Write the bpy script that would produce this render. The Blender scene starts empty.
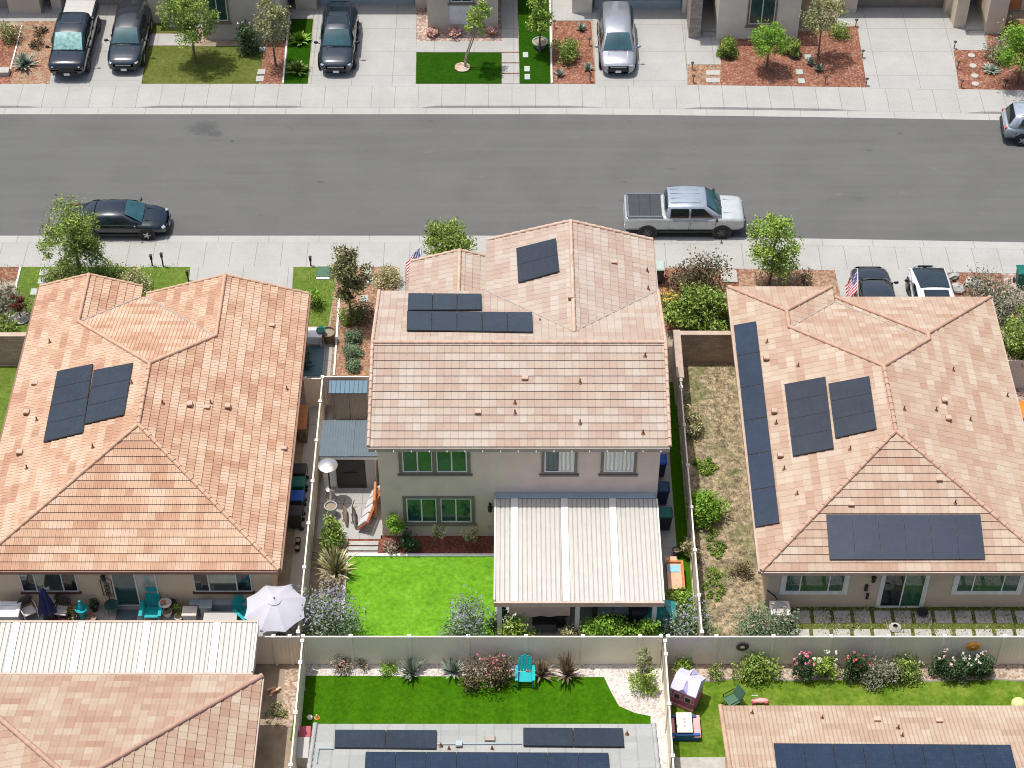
import bpy, bmesh, math, random
from mathutils import Vector, Matrix, noise
rnd = random.Random(11)
S = bpy.context.scene
COL = S.collection
PI = math.pi
# ------------------------------------------------------------------ camera constants (drone at 64 m, short tele lens)
CAM_H, CAM_P, CAM_F = 64.0, math.radians(45.5), 1950.0
def at(x, y, z=0.0):
    """ground survey helper: the point at height z seen at photo pixel x, y"""
    a = (x-512)/CAM_F; b = (384-y)/CAM_F
    dy = math.cos(CAM_P)+b*math.sin(CAM_P); dz = -math.sin(CAM_P)+b*math.cos(CAM_P)
    t = (z-CAM_H)/dz
    return Vector((a*t, dy*t, z))
def on_plane(x, y, p0, n):
    a = (x-512)/CAM_F; b = (384-y)/CAM_F
    d = Vector((a, math.cos(CAM_P)+b*math.sin(CAM_P), -math.sin(CAM_P)+b*math.cos(CAM_P)))
    o = Vector((0, 0, CAM_H))
    return o + d*((p0-o).dot(n)/d.dot(n))

# ------------------------------------------------------------------ materials
MATS = {}
class NT:
    def __init__(s, name):
        s.m = bpy.data.materials.new(name); s.m.use_nodes = True
        s.t = s.m.node_tree; s.b = s.t.nodes['Principled BSDF']
        MATS[name] = s.m
    def n(s, typ, **kw):
        nd = s.t.nodes.new(typ)
        for k, v in kw.items():
            if k in nd.inputs.keys() if not k.startswith('_') else False: nd.inputs[k].default_value = v
            else: setattr(nd, k.lstrip('_'), v)
        return nd
    def l(s, a, b): s.t.links.new(a, b)
    def math(s, op, a, b=None, c=None):
        nd = s.n('ShaderNodeMath', operation=op)
        for i, v in enumerate((a, b, c)):
            if v is None: continue
            if isinstance(v, (int, float)): nd.inputs[i].default_value = v
            else: s.l(v, nd.inputs[i])
        return nd.outputs[0]
    def mix(s, f, a, b, blend='MIX'):
        nd = s.n('ShaderNodeMix', data_type='RGBA', blend_type=blend)
        for sock, v in ((nd.inputs[0], f), (nd.inputs[6], a), (nd.inputs[7], b)):
            if isinstance(v, (int, float)): sock.default_value = v
            elif isinstance(v, tuple): sock.default_value = (*v[:3], 1)
            else: s.l(v, sock)
        return nd.outputs[2]
    def ramp(s, f, stops, interp='LINEAR'):
        nd = s.n('ShaderNodeValToRGB'); cr = nd.color_ramp; cr.interpolation = interp
        while len(cr.elements) < len(stops): cr.elements.new(0.5)
        for e, (p, c) in zip(cr.elements, stops):
            e.position = p; e.color = (*c, 1) if len(c) == 3 else c
        s.l(f, nd.inputs[0]); return nd.outputs[0]
    def pos(s): return s.n('ShaderNodeNewGeometry').outputs['Position']
    def noise(s, vec, scale, detail=3, rough=.55, dim='3D'):
        nd = s.n('ShaderNodeTexNoise'); nd.inputs['Scale'].default_value = scale
        nd.inputs['Detail'].default_value = detail; nd.inputs['Roughness'].default_value = rough
        s.l(vec, nd.inputs['Vector']); return nd.outputs['Fac']
    def voro(s, vec, scale):
        nd = s.n('ShaderNodeTexVoronoi'); nd.inputs['Scale'].default_value = scale
        s.l(vec, nd.inputs['Vector']); return nd
    def bump(s, h, strength=.3, dist=.02):
        nd = s.n('ShaderNodeBump'); nd.inputs['Strength'].default_value = strength; nd.inputs['Distance'].default_value = dist
        s.l(h, nd.inputs['Height']); s.l(nd.outputs[0], s.b.inputs['Normal'])
    def sep(s, v):
        nd = s.n('ShaderNodeSeparateXYZ'); s.l(v, nd.inputs[0]); return nd.outputs
    def scaled(s, v, sx, sy, sz):
        nd = s.n('ShaderNodeVectorMath', operation='MULTIPLY'); s.l(v, nd.inputs[0]); nd.inputs[1].default_value = (sx, sy, sz); return nd.outputs[0]
    def color(s, c): s.l(c, s.b.inputs['Base Color'])
    def rough(s, r, spec=None, metal=None):
        s.b.inputs['Roughness'].default_value = r
        if spec is not None: s.b.inputs['Specular IOR Level'].default_value = spec
        if metal is not None: s.b.inputs['Metallic'].default_value = metal
        return s.m

def simple(name, c, r=.6, var=.12, scale=3.0, metal=0, spec=.4, bump=0, bscale=40):
    k = NT(name); p = k.pos()
    f = k.noise(p, scale, 4)
    lo = tuple(v*(1-var) for v in c); hi = tuple(min(1, v*(1+var)) for v in c)
    k.color(k.ramp(f, [(.3, lo), (.7, hi)]))
    if bump: k.bump(k.noise(p, bscale, 2), bump, .01)
    return k.rough(r, spec, metal)

def concrete(name, c, jx, jy, ox=0., oy=0., var=.07, jw=.03, dark=.62):
    """poured concrete with saw joints every jx, jy metres (0 = none)"""
    k = NT(name); p = k.pos(); s = k.sep(p)
    f = k.noise(p, .6, 6, .62); g = k.noise(p, 14, 4, .7)
    col = k.ramp(f, [(.3, tuple(v*(1-var) for v in c)), (.7, tuple(v*(1+var) for v in c))])
    col = k.mix(.12, col, k.ramp(g, [(.3, (.25, .24, .22)), (.65, (.9, .88, .84))]), 'OVERLAY')
    # rust and tyre stains with shapes of their own
    st = k.noise(k.scaled(p, .35, .9, 1), 1.3, 5, .7)
    col = k.mix(k.ramp(st, [(.58, (0, 0, 0)), (.78, (.3, .3, .3))]), col, tuple(v*.72 for v in c))
    for ax, j, o in ((0, jx, ox), (1, jy, oy)):
        if not j: continue
        q = k.math('DIVIDE', k.math('SUBTRACT', s[ax], o), j)
        fr = k.math('FRACT', q); cell = k.math('FLOOR', q)
        wn = k.n('ShaderNodeTexWhiteNoise', noise_dimensions='1D'); k.l(cell, wn.inputs['W'])
        col = k.mix(1.0, col, k.ramp(wn.outputs['Value'], [(0, (.965, .965, .965)), (1, (1., 1., 1.))]), 'MULTIPLY')
        d = k.math('MINIMUM', fr, k.math('SUBTRACT', 1, fr))
        line = k.math('LESS_THAN', d, jw/j/2)
        col = k.mix(line, col, tuple(v*dark for v in c))
    k.color(col); k.bump(g, .15, .01)
    return k.rough(.85, .25)

def chips(name, cols, scale=14., bump=.6, rough=.9, patch=None):
    """mulch or gravel: voronoi chips in several colours"""
    k = NT(name); p = k.pos()
    v = k.voro(p, scale); s = k.sep(v.outputs['Color'])
    n = len(cols)
    col = k.ramp(s[0], [(i/n, c) for i, c in enumerate(cols)], 'CONSTANT')
    big = k.noise(p, .9, 4, .6)
    col = k.mix(1, col, k.ramp(big, [(.3, (.78, .78, .78)), (.7, (1.1, 1.1, 1.1))]), 'MULTIPLY')
    if patch: col = k.mix(k.ramp(k.noise(p, 1.6, 5, .65), [(.52, (0, 0, 0)), (.64, (.8, .8, .8))]), col, patch)
    k.color(col); k.bump(k.math('SUBTRACT', 1, v.outputs['Distance']), bump, .04)
    return k.rough(rough, .2)

def lawn(name, a, b, c, fine=30., patchy=.5, mow=0):
    k = NT(name); p = k.pos()
    f = k.noise(p, fine*.5, 4, .85); g = k.noise(p, 1.1, 6, .7); h = k.noise(p, 4.5, 5, .75)
    col = k.ramp(f, [(.28, a), (.52, b), (.75, c)])
    col = k.mix(patchy, col, k.ramp(g, [(.36, a), (.5, b), (.66, c)]))
    col = k.mix(.6, col, k.ramp(h, [(.32, (.5, .5, .5)), (.68, (1.4, 1.4, 1.4))]), 'MULTIPLY')
    if mow:
        s = k.sep(p)
        w = k.math('SINE', k.math('MULTIPLY', s[0], 2*PI/mow))
        col = k.mix(.22, col, k.ramp(k.math('MULTIPLY_ADD', w, .5, .5), [(.3, (.7, .7, .7)), (.7, (1.2, 1.2, 1.2))]), 'MULTIPLY')
    k.color(col); k.bump(f, .7, .03)
    return k.rough(.9, .04)

def tile(name, cols, ribs=0., tw=.33, tl=.36, cont=.5, groove=.75):
    """concrete roof tiles from UV metres: every tile its own tone, tones run in short clusters along a course"""
    k = NT(name)
    uv = k.n('ShaderNodeUVMap').outputs[0]; s = k.sep(uv)
    cu = k.math('FLOOR', k.math('DIVIDE', s[0], tw)); cv = k.math('FLOOR', k.math('DIVIDE', s[1], tl))
    def wn(a, b, seed):
        cmb = k.n('ShaderNodeCombineXYZ'); cmb.inputs[2].default_value = seed
        k.l(a, cmb.inputs[0]); k.l(b, cmb.inputs[1])
        w = k.n('ShaderNodeTexWhiteNoise', noise_dimensions='3D'); k.l(cmb.outputs[0], w.inputs['Vector']); return w.outputs['Value']
    one = wn(cu, cv, 1.)
    off = k.math('MULTIPLY', wn(cv, cv, 7.), 4.)
    clus = wn(k.math('FLOOR', k.math('DIVIDE', k.math('ADD', cu, off), 3.0)), cv, 3.)
    cv3 = k.n('ShaderNodeCombineXYZ'); k.l(k.math('MULTIPLY', cu, .30), cv3.inputs[0]); k.l(k.math('MULTIPLY', cv, .62), cv3.inputs[1]); cv3.inputs[2].default_value = len(name)*3.7
    blob = k.noise(cv3.outputs[0], 1.0, 2, .5)
    blob = k.math('MULTIPLY_ADD', k.math('SUBTRACT', blob, .5), 2.6, .5)
    f = k.math('ADD', k.math('ADD', k.math('MULTIPLY', one, .16), k.math('MULTIPLY', clus, .30)), k.math('MULTIPLY', blob, .54))
    col = k.ramp(f, [(.2+.6*i/(len(cols)-1), c) for i, c in enumerate(cols)])
    p = k.pos()
    col = k.mix(.25, col, k.ramp(k.noise(p, 9, 5, .75), [(.3, (.35, .35, .35)), (.7, (.62, .62, .62))]), 'OVERLAY')
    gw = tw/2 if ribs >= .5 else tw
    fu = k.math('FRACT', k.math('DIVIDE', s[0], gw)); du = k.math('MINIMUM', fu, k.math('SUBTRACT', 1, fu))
    col = k.mix(k.math('MULTIPLY', k.math('LESS_THAN', du, .07 if ribs >= .5 else .03), groove*.6), col, (.14, .09, .065))  # dark joint lines; in rib valleys dirt and self-shadow are painted as colour
    # dirt gathers in the laps
    st = k.noise(k.scaled(p, 1, 1, 1), 1.7, 5, .7)
    col = k.mix(k.ramp(st, [(.55, (0, 0, 0)), (.8, (.22, .22, .22))]), col, (.22, .16, .12))
    k.color(col)
    h = k.math('GREATER_THAN', du, .04)
    if ribs:
        w = k.math('SINE', k.math('MULTIPLY', s[0], 2*PI/(tw/2)))
        h = k.math('ADD', k.math('MULTIPLY', w, ribs), h)
    k.bump(k.math('ADD', h, k.math('MULTIPLY', one, .5)), .8, .02)
    return k.rough(.8, .25)

def leafmat(name, cols, spread=1.0):
    k = NT(name)
    g = k.n('ShaderNodeNewGeometry').outputs['Random Per Island']
    p = k.pos()
    f = k.math('ADD', k.math('MULTIPLY', g, .55), k.math('MULTIPLY', k.math('MULTIPLY_ADD', k.math('SUBTRACT', k.noise(p, 2.6, 3, .6), .5), 2.4, .5), .45))
    n = len(cols)-1
    k.color(k.ramp(f, [(.18+.6*i/n, c) for i, c in enumerate(cols)]))
    k.b.inputs['Subsurface Weight'].default_value = 0
    k.rough(.55, .3)
    # thin leaves let some light through
    tr = k.n('ShaderNodeBsdfTranslucent'); k.l(k.b.inputs['Base Color'].links[0].from_socket, tr.inputs[0])
    mx = k.n('ShaderNodeMixShader'); mx.inputs[0].default_value = .18
    out = k.t.nodes['Material Output']
    k.l(k.b.outputs[0], mx.inputs[1]); k.l(tr.outputs[0], mx.inputs[2]); k.l(mx.outputs[0], out.inputs[0])
    return k.m

def paint(name, c, metal=.0, r=.28, coat=.8):
    k = NT(name); p = k.pos()
    k.color(k.ramp(k.noise(p, 2.5, 3), [(.3, tuple(v*.92 for v in c)), (.7, tuple(min(1, v*1.08) for v in c))]))
    k.b.inputs['Coat Weight'].default_value = coat; k.b.inputs['Coat Roughness'].default_value = .06
    return k.rough(r, .5, metal)

def glass(name, c, r=.05, metal=.0, ior=1.6):
    k = NT(name); p = k.pos()
    k.color(k.ramp(k.noise(p, 1.5, 3), [(.3, tuple(v*.7 for v in c)), (.7, tuple(v*1.3 for v in c))]))
    k.b.inputs['IOR'].default_value = ior
    return k.rough(r, .6, metal)

A = {}
def asphalt():
    k = NT('asphalt'); p = k.pos()
    f = k.noise(k.scaled(p, .05, 1.0, 1), 1.6, 6, .65); g = k.noise(p, 40, 3, .8); b = k.noise(p, .35, 5, .6)
    c = k.ramp(f, [(.3, (0.088, 0.089, 0.084)), (.7, (0.119, 0.120, 0.113))])
    c = k.mix(.5, c, k.ramp(b, [(.35, (0.094, 0.095, 0.089)), (.65, (0.117, 0.118, 0.110))]))
    c = k.mix(.3, c, k.ramp(g, [(.3, (0.306, 0.312, 0.318)), (.7, (0.714, 0.728, 0.742))]), 'OVERLAY')
    sp = k.noise(k.scaled(p, .7, 1.3, 1), 1.1, 3, .5)
    c = k.mix(k.ramp(sp, [(.68, (0, 0, 0)), (.76, (0.510, 0.520, 0.530))]), c, (0.143, 0.140, 0.133))
    sd = k.noise(k.scaled(p, 1.1, 2.2, 1), .9, 3, .5)
    c = k.mix(k.ramp(sd, [(.24, (0.612, 0.624, 0.636)), (.31, (0, 0, 0))]), c, (0.066, 0.067, 0.065))
    for (ox, oy), rx, ry, am in (((-16.35, 82.0), 1.0, .75, .55), ((-15.6, 81.5), .5, .35, .5), ((-14.7, 80.9), .12, .1, .8), ((8.2, 78.6), .5, .12, .3), ((17.6, 76.2), .45, .2, .3), ((3.9, 75.5), .7, .1, .25)):
        sx = k.sep(p); dx = k.math('DIVIDE', k.math('SUBTRACT', sx[0], ox), rx); dy = k.math('DIVIDE', k.math('SUBTRACT', sx[1], oy), ry)
        d2 = k.math('ADD', k.math('MULTIPLY', dx, dx), k.math('MULTIPLY', dy, dy)); d2 = k.math('ADD', d2, k.math('MULTIPLY_ADD', k.noise(p, 3.5, 5, .7), 2.4, -1.2))
        c = k.mix(k.ramp(d2, [(.1, (am,)*3), (.95, (0, 0, 0))]), c, (0.046, 0.052, 0.053))
    k.color(c); k.bump(g, .4, .01); return k.rough(.85, .25)
A['asphalt'] = asphalt()
A['oil'] = simple('oil_stain', (.06, .06, .06), .5, .4, 6)
A['walk'] = concrete('sidewalk_concrete', (0.324, 0.324, 0.304), 1.26, 0)
A['gutter'] = concrete('gutter_concrete', (0.332, 0.332, 0.312), 2.5, 0, .4)
A['drive1'] = concrete('driveway_concrete', (0.324, 0.324, 0.308), 2.95, 2.6, -22.9, 86.0)
A['drive2'] = concrete('pad_concrete', (0.332, 0.332, 0.316), 2.2, 2.2, .1, .6)
A['sideyard'] = concrete('side_yard_concrete', (0.338, 0.332, 0.312), 0, 2.4, 0, .3)
A['patioconc'] = concrete('patio_concrete', (.33, .325, .31), 2.4, 2.4, 0, .3)
A['paver'] = simple('paver_concrete', (0.357, 0.348, 0.320), .85, .14, 4, bump=.2)
A['greenpaver'] = simple('pale_green_stone', (0.330, 0.390, 0.345), .85, .1, 4)
A['mulch'] = chips('red_mulch', [(0.199, 0.077, 0.046), (0.252, 0.115, 0.074), (0.159, 0.065, 0.042), (0.292, 0.168, 0.117), (0.219, 0.092, 0.059)], 11)
A['mulchlight'] = chips('orange_mulch', [(0.257, 0.133, 0.077), (0.306, 0.181, 0.115), (0.220, 0.112, 0.068), (0.337, 0.237, 0.168)], 11, patch=(0.257, 0.209, 0.138))
A['mulchdark'] = chips('brown_mulch', [(0.173, 0.054, 0.034), (0.217, 0.077, 0.051), (0.130, 0.046, 0.034)], 12)
A['rock'] = chips('pink_rock', [(0.383, 0.281, 0.230), (0.306, 0.212, 0.170), (0.468, 0.383, 0.323), (0.255, 0.187, 0.162)], 8)
A['gravel'] = chips('white_gravel', [(0.527, 0.484, 0.442), (0.612, 0.578, 0.535), (0.425, 0.374, 0.332), (0.561, 0.510, 0.468)], 13, .7)
A['tangravel'] = chips('tan_gravel', [(0.340, 0.246, 0.178), (0.425, 0.340, 0.264), (0.272, 0.187, 0.136), (0.468, 0.391, 0.323)], 11, .7)
A['soil'] = simple('bare_soil', (.27, .215, .155), .95, .3, 1.2, bump=.5)
A['dry'] = None
A['grass'] = lawn('natural_lawn', (.075, .115, .018), (.10, .155, .026), (.15, .20, .045))
A['grassdull'] = lawn('dull_lawn', (.07, .088, .018), (.095, .115, .025), (.14, .15, .045))
A['turf'] = lawn('bright_turf', (0.078, 0.216, 0.011), (0.115, 0.285, 0.016), (0.166, 0.350, 0.032), 12, .5)
A['turfdeep'] = lawn('deep_turf', (0.028, 0.092, 0.002), (0.039, 0.121, 0.002), (0.060, 0.147, 0.005), 26, .35, 1.3)
A['turfdark'] = lawn('front_turf', (0.012, 0.050, 0.002), (0.017, 0.062, 0.002), (0.027, 0.075, 0.004), 30, .3)
A['turflime'] = lawn('mottled_turf', (0.056, 0.116, 0.008), (0.102, 0.170, 0.016), (0.174, 0.224, 0.034), 14, .75)
def dry():
    k = NT('dry_weeds'); p = k.pos()
    f = k.noise(p, 5, 8, .8); g = k.noise(p, 1.0, 5, .6); w = k.noise(p, .55, 4, .55)
    c = k.ramp(f, [(.36, (0.067, 0.057, 0.038)), (.46, (0.210, 0.166, 0.105)), (.55, (0.381, 0.305, 0.200)), (.66, (0.406, 0.343, 0.242))])
    c = k.mix(.2, c, k.ramp(g, [(.35, (0.190, 0.157, 0.105)), (.65, (0.400, 0.314, 0.190))]))
    c = k.mix(1., c, k.ramp(k.noise(p, 2.4, 6, .7), [(.36, (.45, .45, .45)), (.5, (1., 1., 1.)), (.64, (1.35, 1.33, 1.3))]), 'MULTIPLY')
    c = k.mix(k.ramp(w, [(.52, (0, 0, 0)), (.62, (.6, .6, .6))]), c, (0.085, 0.122, 0.024))
    k.color(c); k.bump(f, 1, .06); return k.rough(.95, .1)
A['dry'] = dry()
def stucco(name, c): return simple(name, c, .9, .06, 1.4, spec=.2, bump=.35, bscale=60)
A['stucco_center'] = stucco('stucco_greige', (.69, .57, .46))
A['stucco_left'] = stucco('stucco_sand', (0.643, 0.530, 0.381))
A['stucco_right'] = stucco('stucco_taupe', (0.491, 0.410, 0.319))
A['stucco_north'] = stucco('stucco_warm_grey', (0.526, 0.479, 0.391))
A['stucco_pale'] = stucco('stucco_pale_grey', (0.702, 0.678, 0.577))
A['stucco_beige'] = stucco('stucco_beige', (0.585, 0.502, 0.391))

A['vinyl'] = simple('tan_vinyl', (.74, .655, .53), .5, .06, 1.2)
A['vinylgrey'] = simple('grey_tan_vinyl', (.80, .73, .60), .5, .05, 1.0)
A['white'] = simple('white_paint', (.70, .69, .66), .5, .05, 2)
A['panwhite'] = simple('pan_white', (.44, .425, .385), .5, .05, 2)
A['offwhite'] = simple('off_white_metal', (.66, .64, .60), .45, .06, 2)
A['covergap'] = simple('pan_gap', (.33, .315, .295), .7)
A['tanbeam'] = simple('tan_beam', (.46, .35, .28), .6)
A['fascia'] = simple('fascia_grey', (.31, .275, .225), .6)
A['tangutter'] = simple('tan_gutter', (.40, .31, .24), .6)
A['fasciabrown'] = simple('fascia_brown', (.22, .12, .08), .6)
A['trimdark'] = simple('dark_grey_trim', (.19, .165, .135), .6)
A['trimbrown'] = simple('brown_trim', (.10, .05, .035), .6)
A['trimlight'] = simple('pale_trim', (.62, .62, .60), .6)
A['block'] = None
def block(name, c):
    k = NT(name); p = k.pos(); s = k.sep(p)
    cmb = k.n('ShaderNodeCombineXYZ'); k.l(k.math('ADD', s[0], s[1]), cmb.inputs[0]); k.l(s[2], cmb.inputs[1])
    b = k.n('ShaderNodeTexBrick'); k.l(cmb.outputs[0], b.inputs['Vector'])
    b.inputs['Scale'].default_value = 1; b.inputs['Brick Width'].default_value = .4; b.inputs['Row Height'].default_value = .15
    b.inputs['Mortar Size'].default_value = .008
    b.inputs['Color1'].default_value = (*[v*.85 for v in c], 1); b.inputs['Color2'].default_value = (*[v*1.15 for v in c], 1); b.inputs['Mortar'].default_value = (*[v*.6 for v in c], 1)
    k.color(k.mix(.4, b.outputs['Color'], k.ramp(k.noise(p, 6, 4, .7), [(.3, (.4, .4, .4)), (.7, (.6, .6, .6))]), 'OVERLAY')); return k.rough(.9, .2)
A['block'] = block('tan_block', (.38, .295, .22)); A['stone'] = block('ledge_stone', (.33, .29, .25))
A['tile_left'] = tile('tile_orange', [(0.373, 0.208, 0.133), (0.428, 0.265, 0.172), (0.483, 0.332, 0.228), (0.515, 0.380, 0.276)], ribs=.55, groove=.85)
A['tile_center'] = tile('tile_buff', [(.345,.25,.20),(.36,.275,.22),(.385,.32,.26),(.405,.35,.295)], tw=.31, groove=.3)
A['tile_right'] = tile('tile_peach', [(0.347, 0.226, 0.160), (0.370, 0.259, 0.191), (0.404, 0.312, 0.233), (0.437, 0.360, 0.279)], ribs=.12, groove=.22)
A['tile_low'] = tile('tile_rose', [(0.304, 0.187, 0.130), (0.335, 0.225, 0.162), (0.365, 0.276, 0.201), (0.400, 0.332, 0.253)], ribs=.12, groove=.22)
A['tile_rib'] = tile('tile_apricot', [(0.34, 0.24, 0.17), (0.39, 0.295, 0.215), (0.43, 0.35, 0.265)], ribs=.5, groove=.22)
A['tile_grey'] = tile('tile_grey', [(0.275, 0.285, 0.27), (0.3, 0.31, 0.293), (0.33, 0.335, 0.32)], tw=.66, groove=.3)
for nm, c in (('cap_left', (.46, .30, .205)), ('cap_center', (.46, .33, .25)), ('cap_right', (.42, .27, .195)), ('cap_low', (.39, .245, .18)), ('cap_rib', (.41, .27, .18)), ('cap_grey', (.32, .33, .31))):
    A[nm] = simple(nm+'_tile', c, .8, .16, 2.5, bump=.2)
A['flash'] = simple('flashing', (.33, .285, .245), .7, .1, 3)
A['copper'] = simple('rusty_pipe', (.22, .10, .06), .7, .3, 8)
A['tilevent'] = simple('vent_tan', (.44, .32, .245), .7)
def solar(name, c):
    k = NT(name)
    uv = k.n('ShaderNodeUVMap').outputs[0]; s = k.sep(uv)
    fu = k.math('FRACT', k.math('MULTIPLY', s[0], 6.)); fv = k.math('FRACT', k.math('MULTIPLY', s[1], 10.))
    l = k.math('MAXIMUM', k.math('LESS_THAN', fu, .03), k.math('LESS_THAN', fv, .03))
    p = k.pos()
    base = k.ramp(k.noise(p, .5, 4), [(.3, tuple(v*.85 for v in c)), (.7, tuple(v*1.2 for v in c))])
    dust = k.noise(p, 3, 5, .7)
    base = k.mix(k.ramp(dust, [(.5, (0, 0, 0)), (.8, (.05, .05, .05))]), base, (.3, .28, .25))
    k.color(k.mix(k.math('MULTIPLY', l, .12), base, (.12, .13, .15)))
    k.b.inputs['Coat Weight'].default_value = .35; k.b.inputs['Coat Roughness'].default_value = .15
    return k.rough(.22, .5)
A['solar'] = solar('solar_cells', (.019, .026, .035))
A['solarblue'] = solar('solar_cells_blue', (0.013, 0.024, 0.044))
A['solarframe'] = simple('solar_frame', (.045, .045, .05), .4, metal=.5)
A['glasswin'] = glass('window_glass', (.022, .075, .07), .04, .0, 1.58)
A['glasslawn'] = glass('window_glass_lawn_reflection', (.02, .09, .045), .04, .0, 1.58)  # green base colour paints in the reflection of the lawn
A['glassdark'] = glass('window_glass_dark', (.012, .018, .022), .04, .0, 1.5)
A['glassmirror'] = glass('window_glass_mirrored', (.10, .13, .11), .04, .35, 2.2)
A['glasspale'] = glass('door_glass_pale', (.32, .30, .27), .12, .0, 1.7)
A['curtain'] = None
def curtain():
    k = NT('curtain_cloth'); p = k.pos(); s = k.sep(p)
    w = k.math('SINE', k.math('ADD', k.math('MULTIPLY', s[0], 38.), k.math('MULTIPLY', k.noise(p, 2, 2), 5.)))
    k.color(k.ramp(k.math('MULTIPLY_ADD', w, .5, .5), [(.1, (.42, .46, .38)), (.7, (.74, .76, .66))]))
    k.b.inputs['Coat Weight'].default_value = .6
    return k.rough(.5)
A['curtain'] = curtain()
A['black'] = simple('black_plastic', (.018, .018, .02), .5, .2)
A['rubber'] = simple('tyre_rubber', (.025, .025, .026), .85, .2)
A['alloy'] = simple('alloy', (.55, .55, .56), .3, .05, metal=.8)
A['darkalloy'] = simple('dark_alloy', (.12, .12, .125), .35, .05, metal=.7)
A['chrome'] = simple('chrome', (.7, .7, .72), .15, .03, metal=.95)
A['carglass'] = glass('car_glass', (.010, .018, .022), .04, 0, 1.7)
A['windshield'] = glass('windshield_glass', (.018, .07, .082), .05, 0, 1.7)
A['sunshade'] = simple('sunshade_foil', (.17, .33, .31), .35, .45, 5)
A['headlight'] = simple('headlight', (.36, .38, .40), .12, .1, metal=.3)
A['tail'] = simple('taillight', (.45, .015, .02), .2)
A['plate'] = simple('plate', (.7, .7, .68), .4)
A['teal'] = simple('teal_plastic', (.0, .33, .36), .45, .08)
A['tealdark'] = simple('teal_canvas', (.01, .20, .19), .7, .2)
A['tealpale'] = simple('sun_bleached_teal', (.05, .36, .35), .7, .2)
A['navy'] = simple('navy_cloth', (.012, .022, .10), .8, .25, 6)
A['umbrella'] = simple('white_umbrella_cloth', (.43, .43, .47), .85, .04, 2)
A['bark'] = simple('bark', (.14, .105, .075), .95, .3, 6, bump=.6)
A['barkpale'] = simple('pale_bark', (.33, .27, .2), .95, .25, 6, bump=.6)
A['bin_black'] = simple('bin_black', (.03, .03, .035), .5)
A['bin_green'] = simple('bin_green', (.0, .115, .085), .45)
A['bin_blue'] = simple('bin_blue', (.01, .075, .36), .45)
A['bin_navy'] = simple('bin_navy', (.012, .04, .09), .45)
A['shedblue'] = simple('shed_blue_metal', (.085, .15, .195), .45, .06, metal=.2)
A['shedgrey'] = simple('shed_slate', (.085, .115, .135), .6, .07)
A['sheddoor'] = simple('shed_door', (.26, .23, .19), .6, .06)
A['interior'] = simple('dark_interior', (.05, .05, .045), .9, .2)
A['steel'] = simple('steel', (.62, .61, .58), .28, .08, metal=.85)
A['terracotta'] = simple('terracotta', (.45, .19, .095), .8, .15, 6)
A['wood'] = simple('orange_wood', (.46, .18, .065), .6, .2, 7)
A['woodpale'] = simple('pale_wood', (.62, .37, .24), .6, .12, 7)
A['redwood'] = simple('red_wood', (.40, .12, .06), .6, .2, 7)
A['cushion'] = simple('grey_cushion', (.52, .51, .50), .9, .08, 4)
A['ceramic'] = simple('glazed_pot', (.32, .34, .33), .4, .15, 6)
A['potwhite'] = simple('pale_pot', (.62, .56, .50), .7, .12)
A['greybox'] = simple('grey_storage', (.40, .39, .37), .6, .06)
A['bluegrey'] = simple('blue_grey_plastic', (.30, .37, .40), .5, .06)
A['lilac'] = simple('lilac_plastic', (.56, .54, .80), .5, .04)
A['pinkplastic'] = simple('pink_plastic', (.52, .14, .25), .5, .08)
A['pinkpale'] = simple('pale_pink_plastic', (.72, .33, .33), .5, .06)
A['blueplastic'] = simple('blue_plastic', (.015, .09, .27), .5, .08)
A['beigeplastic'] = simple('beige_plastic', (.60, .55, .50), .5, .05)
A['yellow'] = simple('pale_yellow_rubber', (.60, .58, .25), .5, .08)
A['greyblue_mat'] = simple('slate_mat', (.10, .175, .215), .8, .08)
A['utilgreen'] = simple('utility_green', (.05, .12, .07), .6)
A['darkmetal'] = simple('dark_metal', (.05, .04, .035), .5, .3)
A['shadecloth'] = simple('tan_shade_cloth', (.42, .33, .27), .9, .05)
A['wickerdark'] = simple('dark_wicker', (.085, .07, .06), .8, .3, 20)
A['orange'] = simple('orange_cloth', (.72, .20, .02), .7, .15)
A['sunorange'] = simple('sun_ornament_glaze', (.62, .27, .03), .5, .2, 9)
A['redcrate'] = simple('faded_red_plastic', (.38, .075, .09), .6)
A['skyblue'] = simple('sky_blue_tray', (.22, .47, .66), .5)
A['tubwhite'] = simple('tub_acrylic', (.68, .71, .72), .25, .08)
A['tubwater'] = chips('tub_bubbles', [(.50, .56, .58), (.70, .74, .75), (.36, .42, .45), (.80, .82, .82)], 4, .3, .2)
# leaves
L = {}
L['fresh'] = leafmat('leaves_fresh', [(0.092, 0.174, 0.019), (0.169, 0.288, 0.034), (0.288, 0.423, 0.068), (0.439, 0.544, 0.121)])
L['mid'] = leafmat('leaves_mid', [(0.069, 0.123, 0.020), (0.125, 0.209, 0.033), (0.227, 0.323, 0.057), (0.410, 0.492, 0.116)])
L['dark'] = leafmat('leaves_dark', [(0.016, 0.041, 0.016), (0.032, 0.074, 0.024), (0.061, 0.115, 0.041), (0.121, 0.176, 0.081)])
L['grey'] = leafmat('leaves_grey', [(0.095, 0.101, 0.061), (0.176, 0.182, 0.115), (0.270, 0.270, 0.189), (0.419, 0.405, 0.311)])
L['olive'] = leafmat('leaves_olive', [(0.089, 0.105, 0.034), (0.178, 0.200, 0.068), (0.297, 0.312, 0.135), (0.446, 0.446, 0.230)])
L['lime'] = leafmat('leaves_lime', [(.085, .17, .01), (.15, .30, .02), (.22, .40, .04), (.30, .46, .08)])
L['blue'] = leafmat('leaves_blue_green', [(0.070, 0.121, 0.063), (0.132, 0.206, 0.109), (0.217, 0.298, 0.173), (0.310, 0.397, 0.230)])
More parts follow.
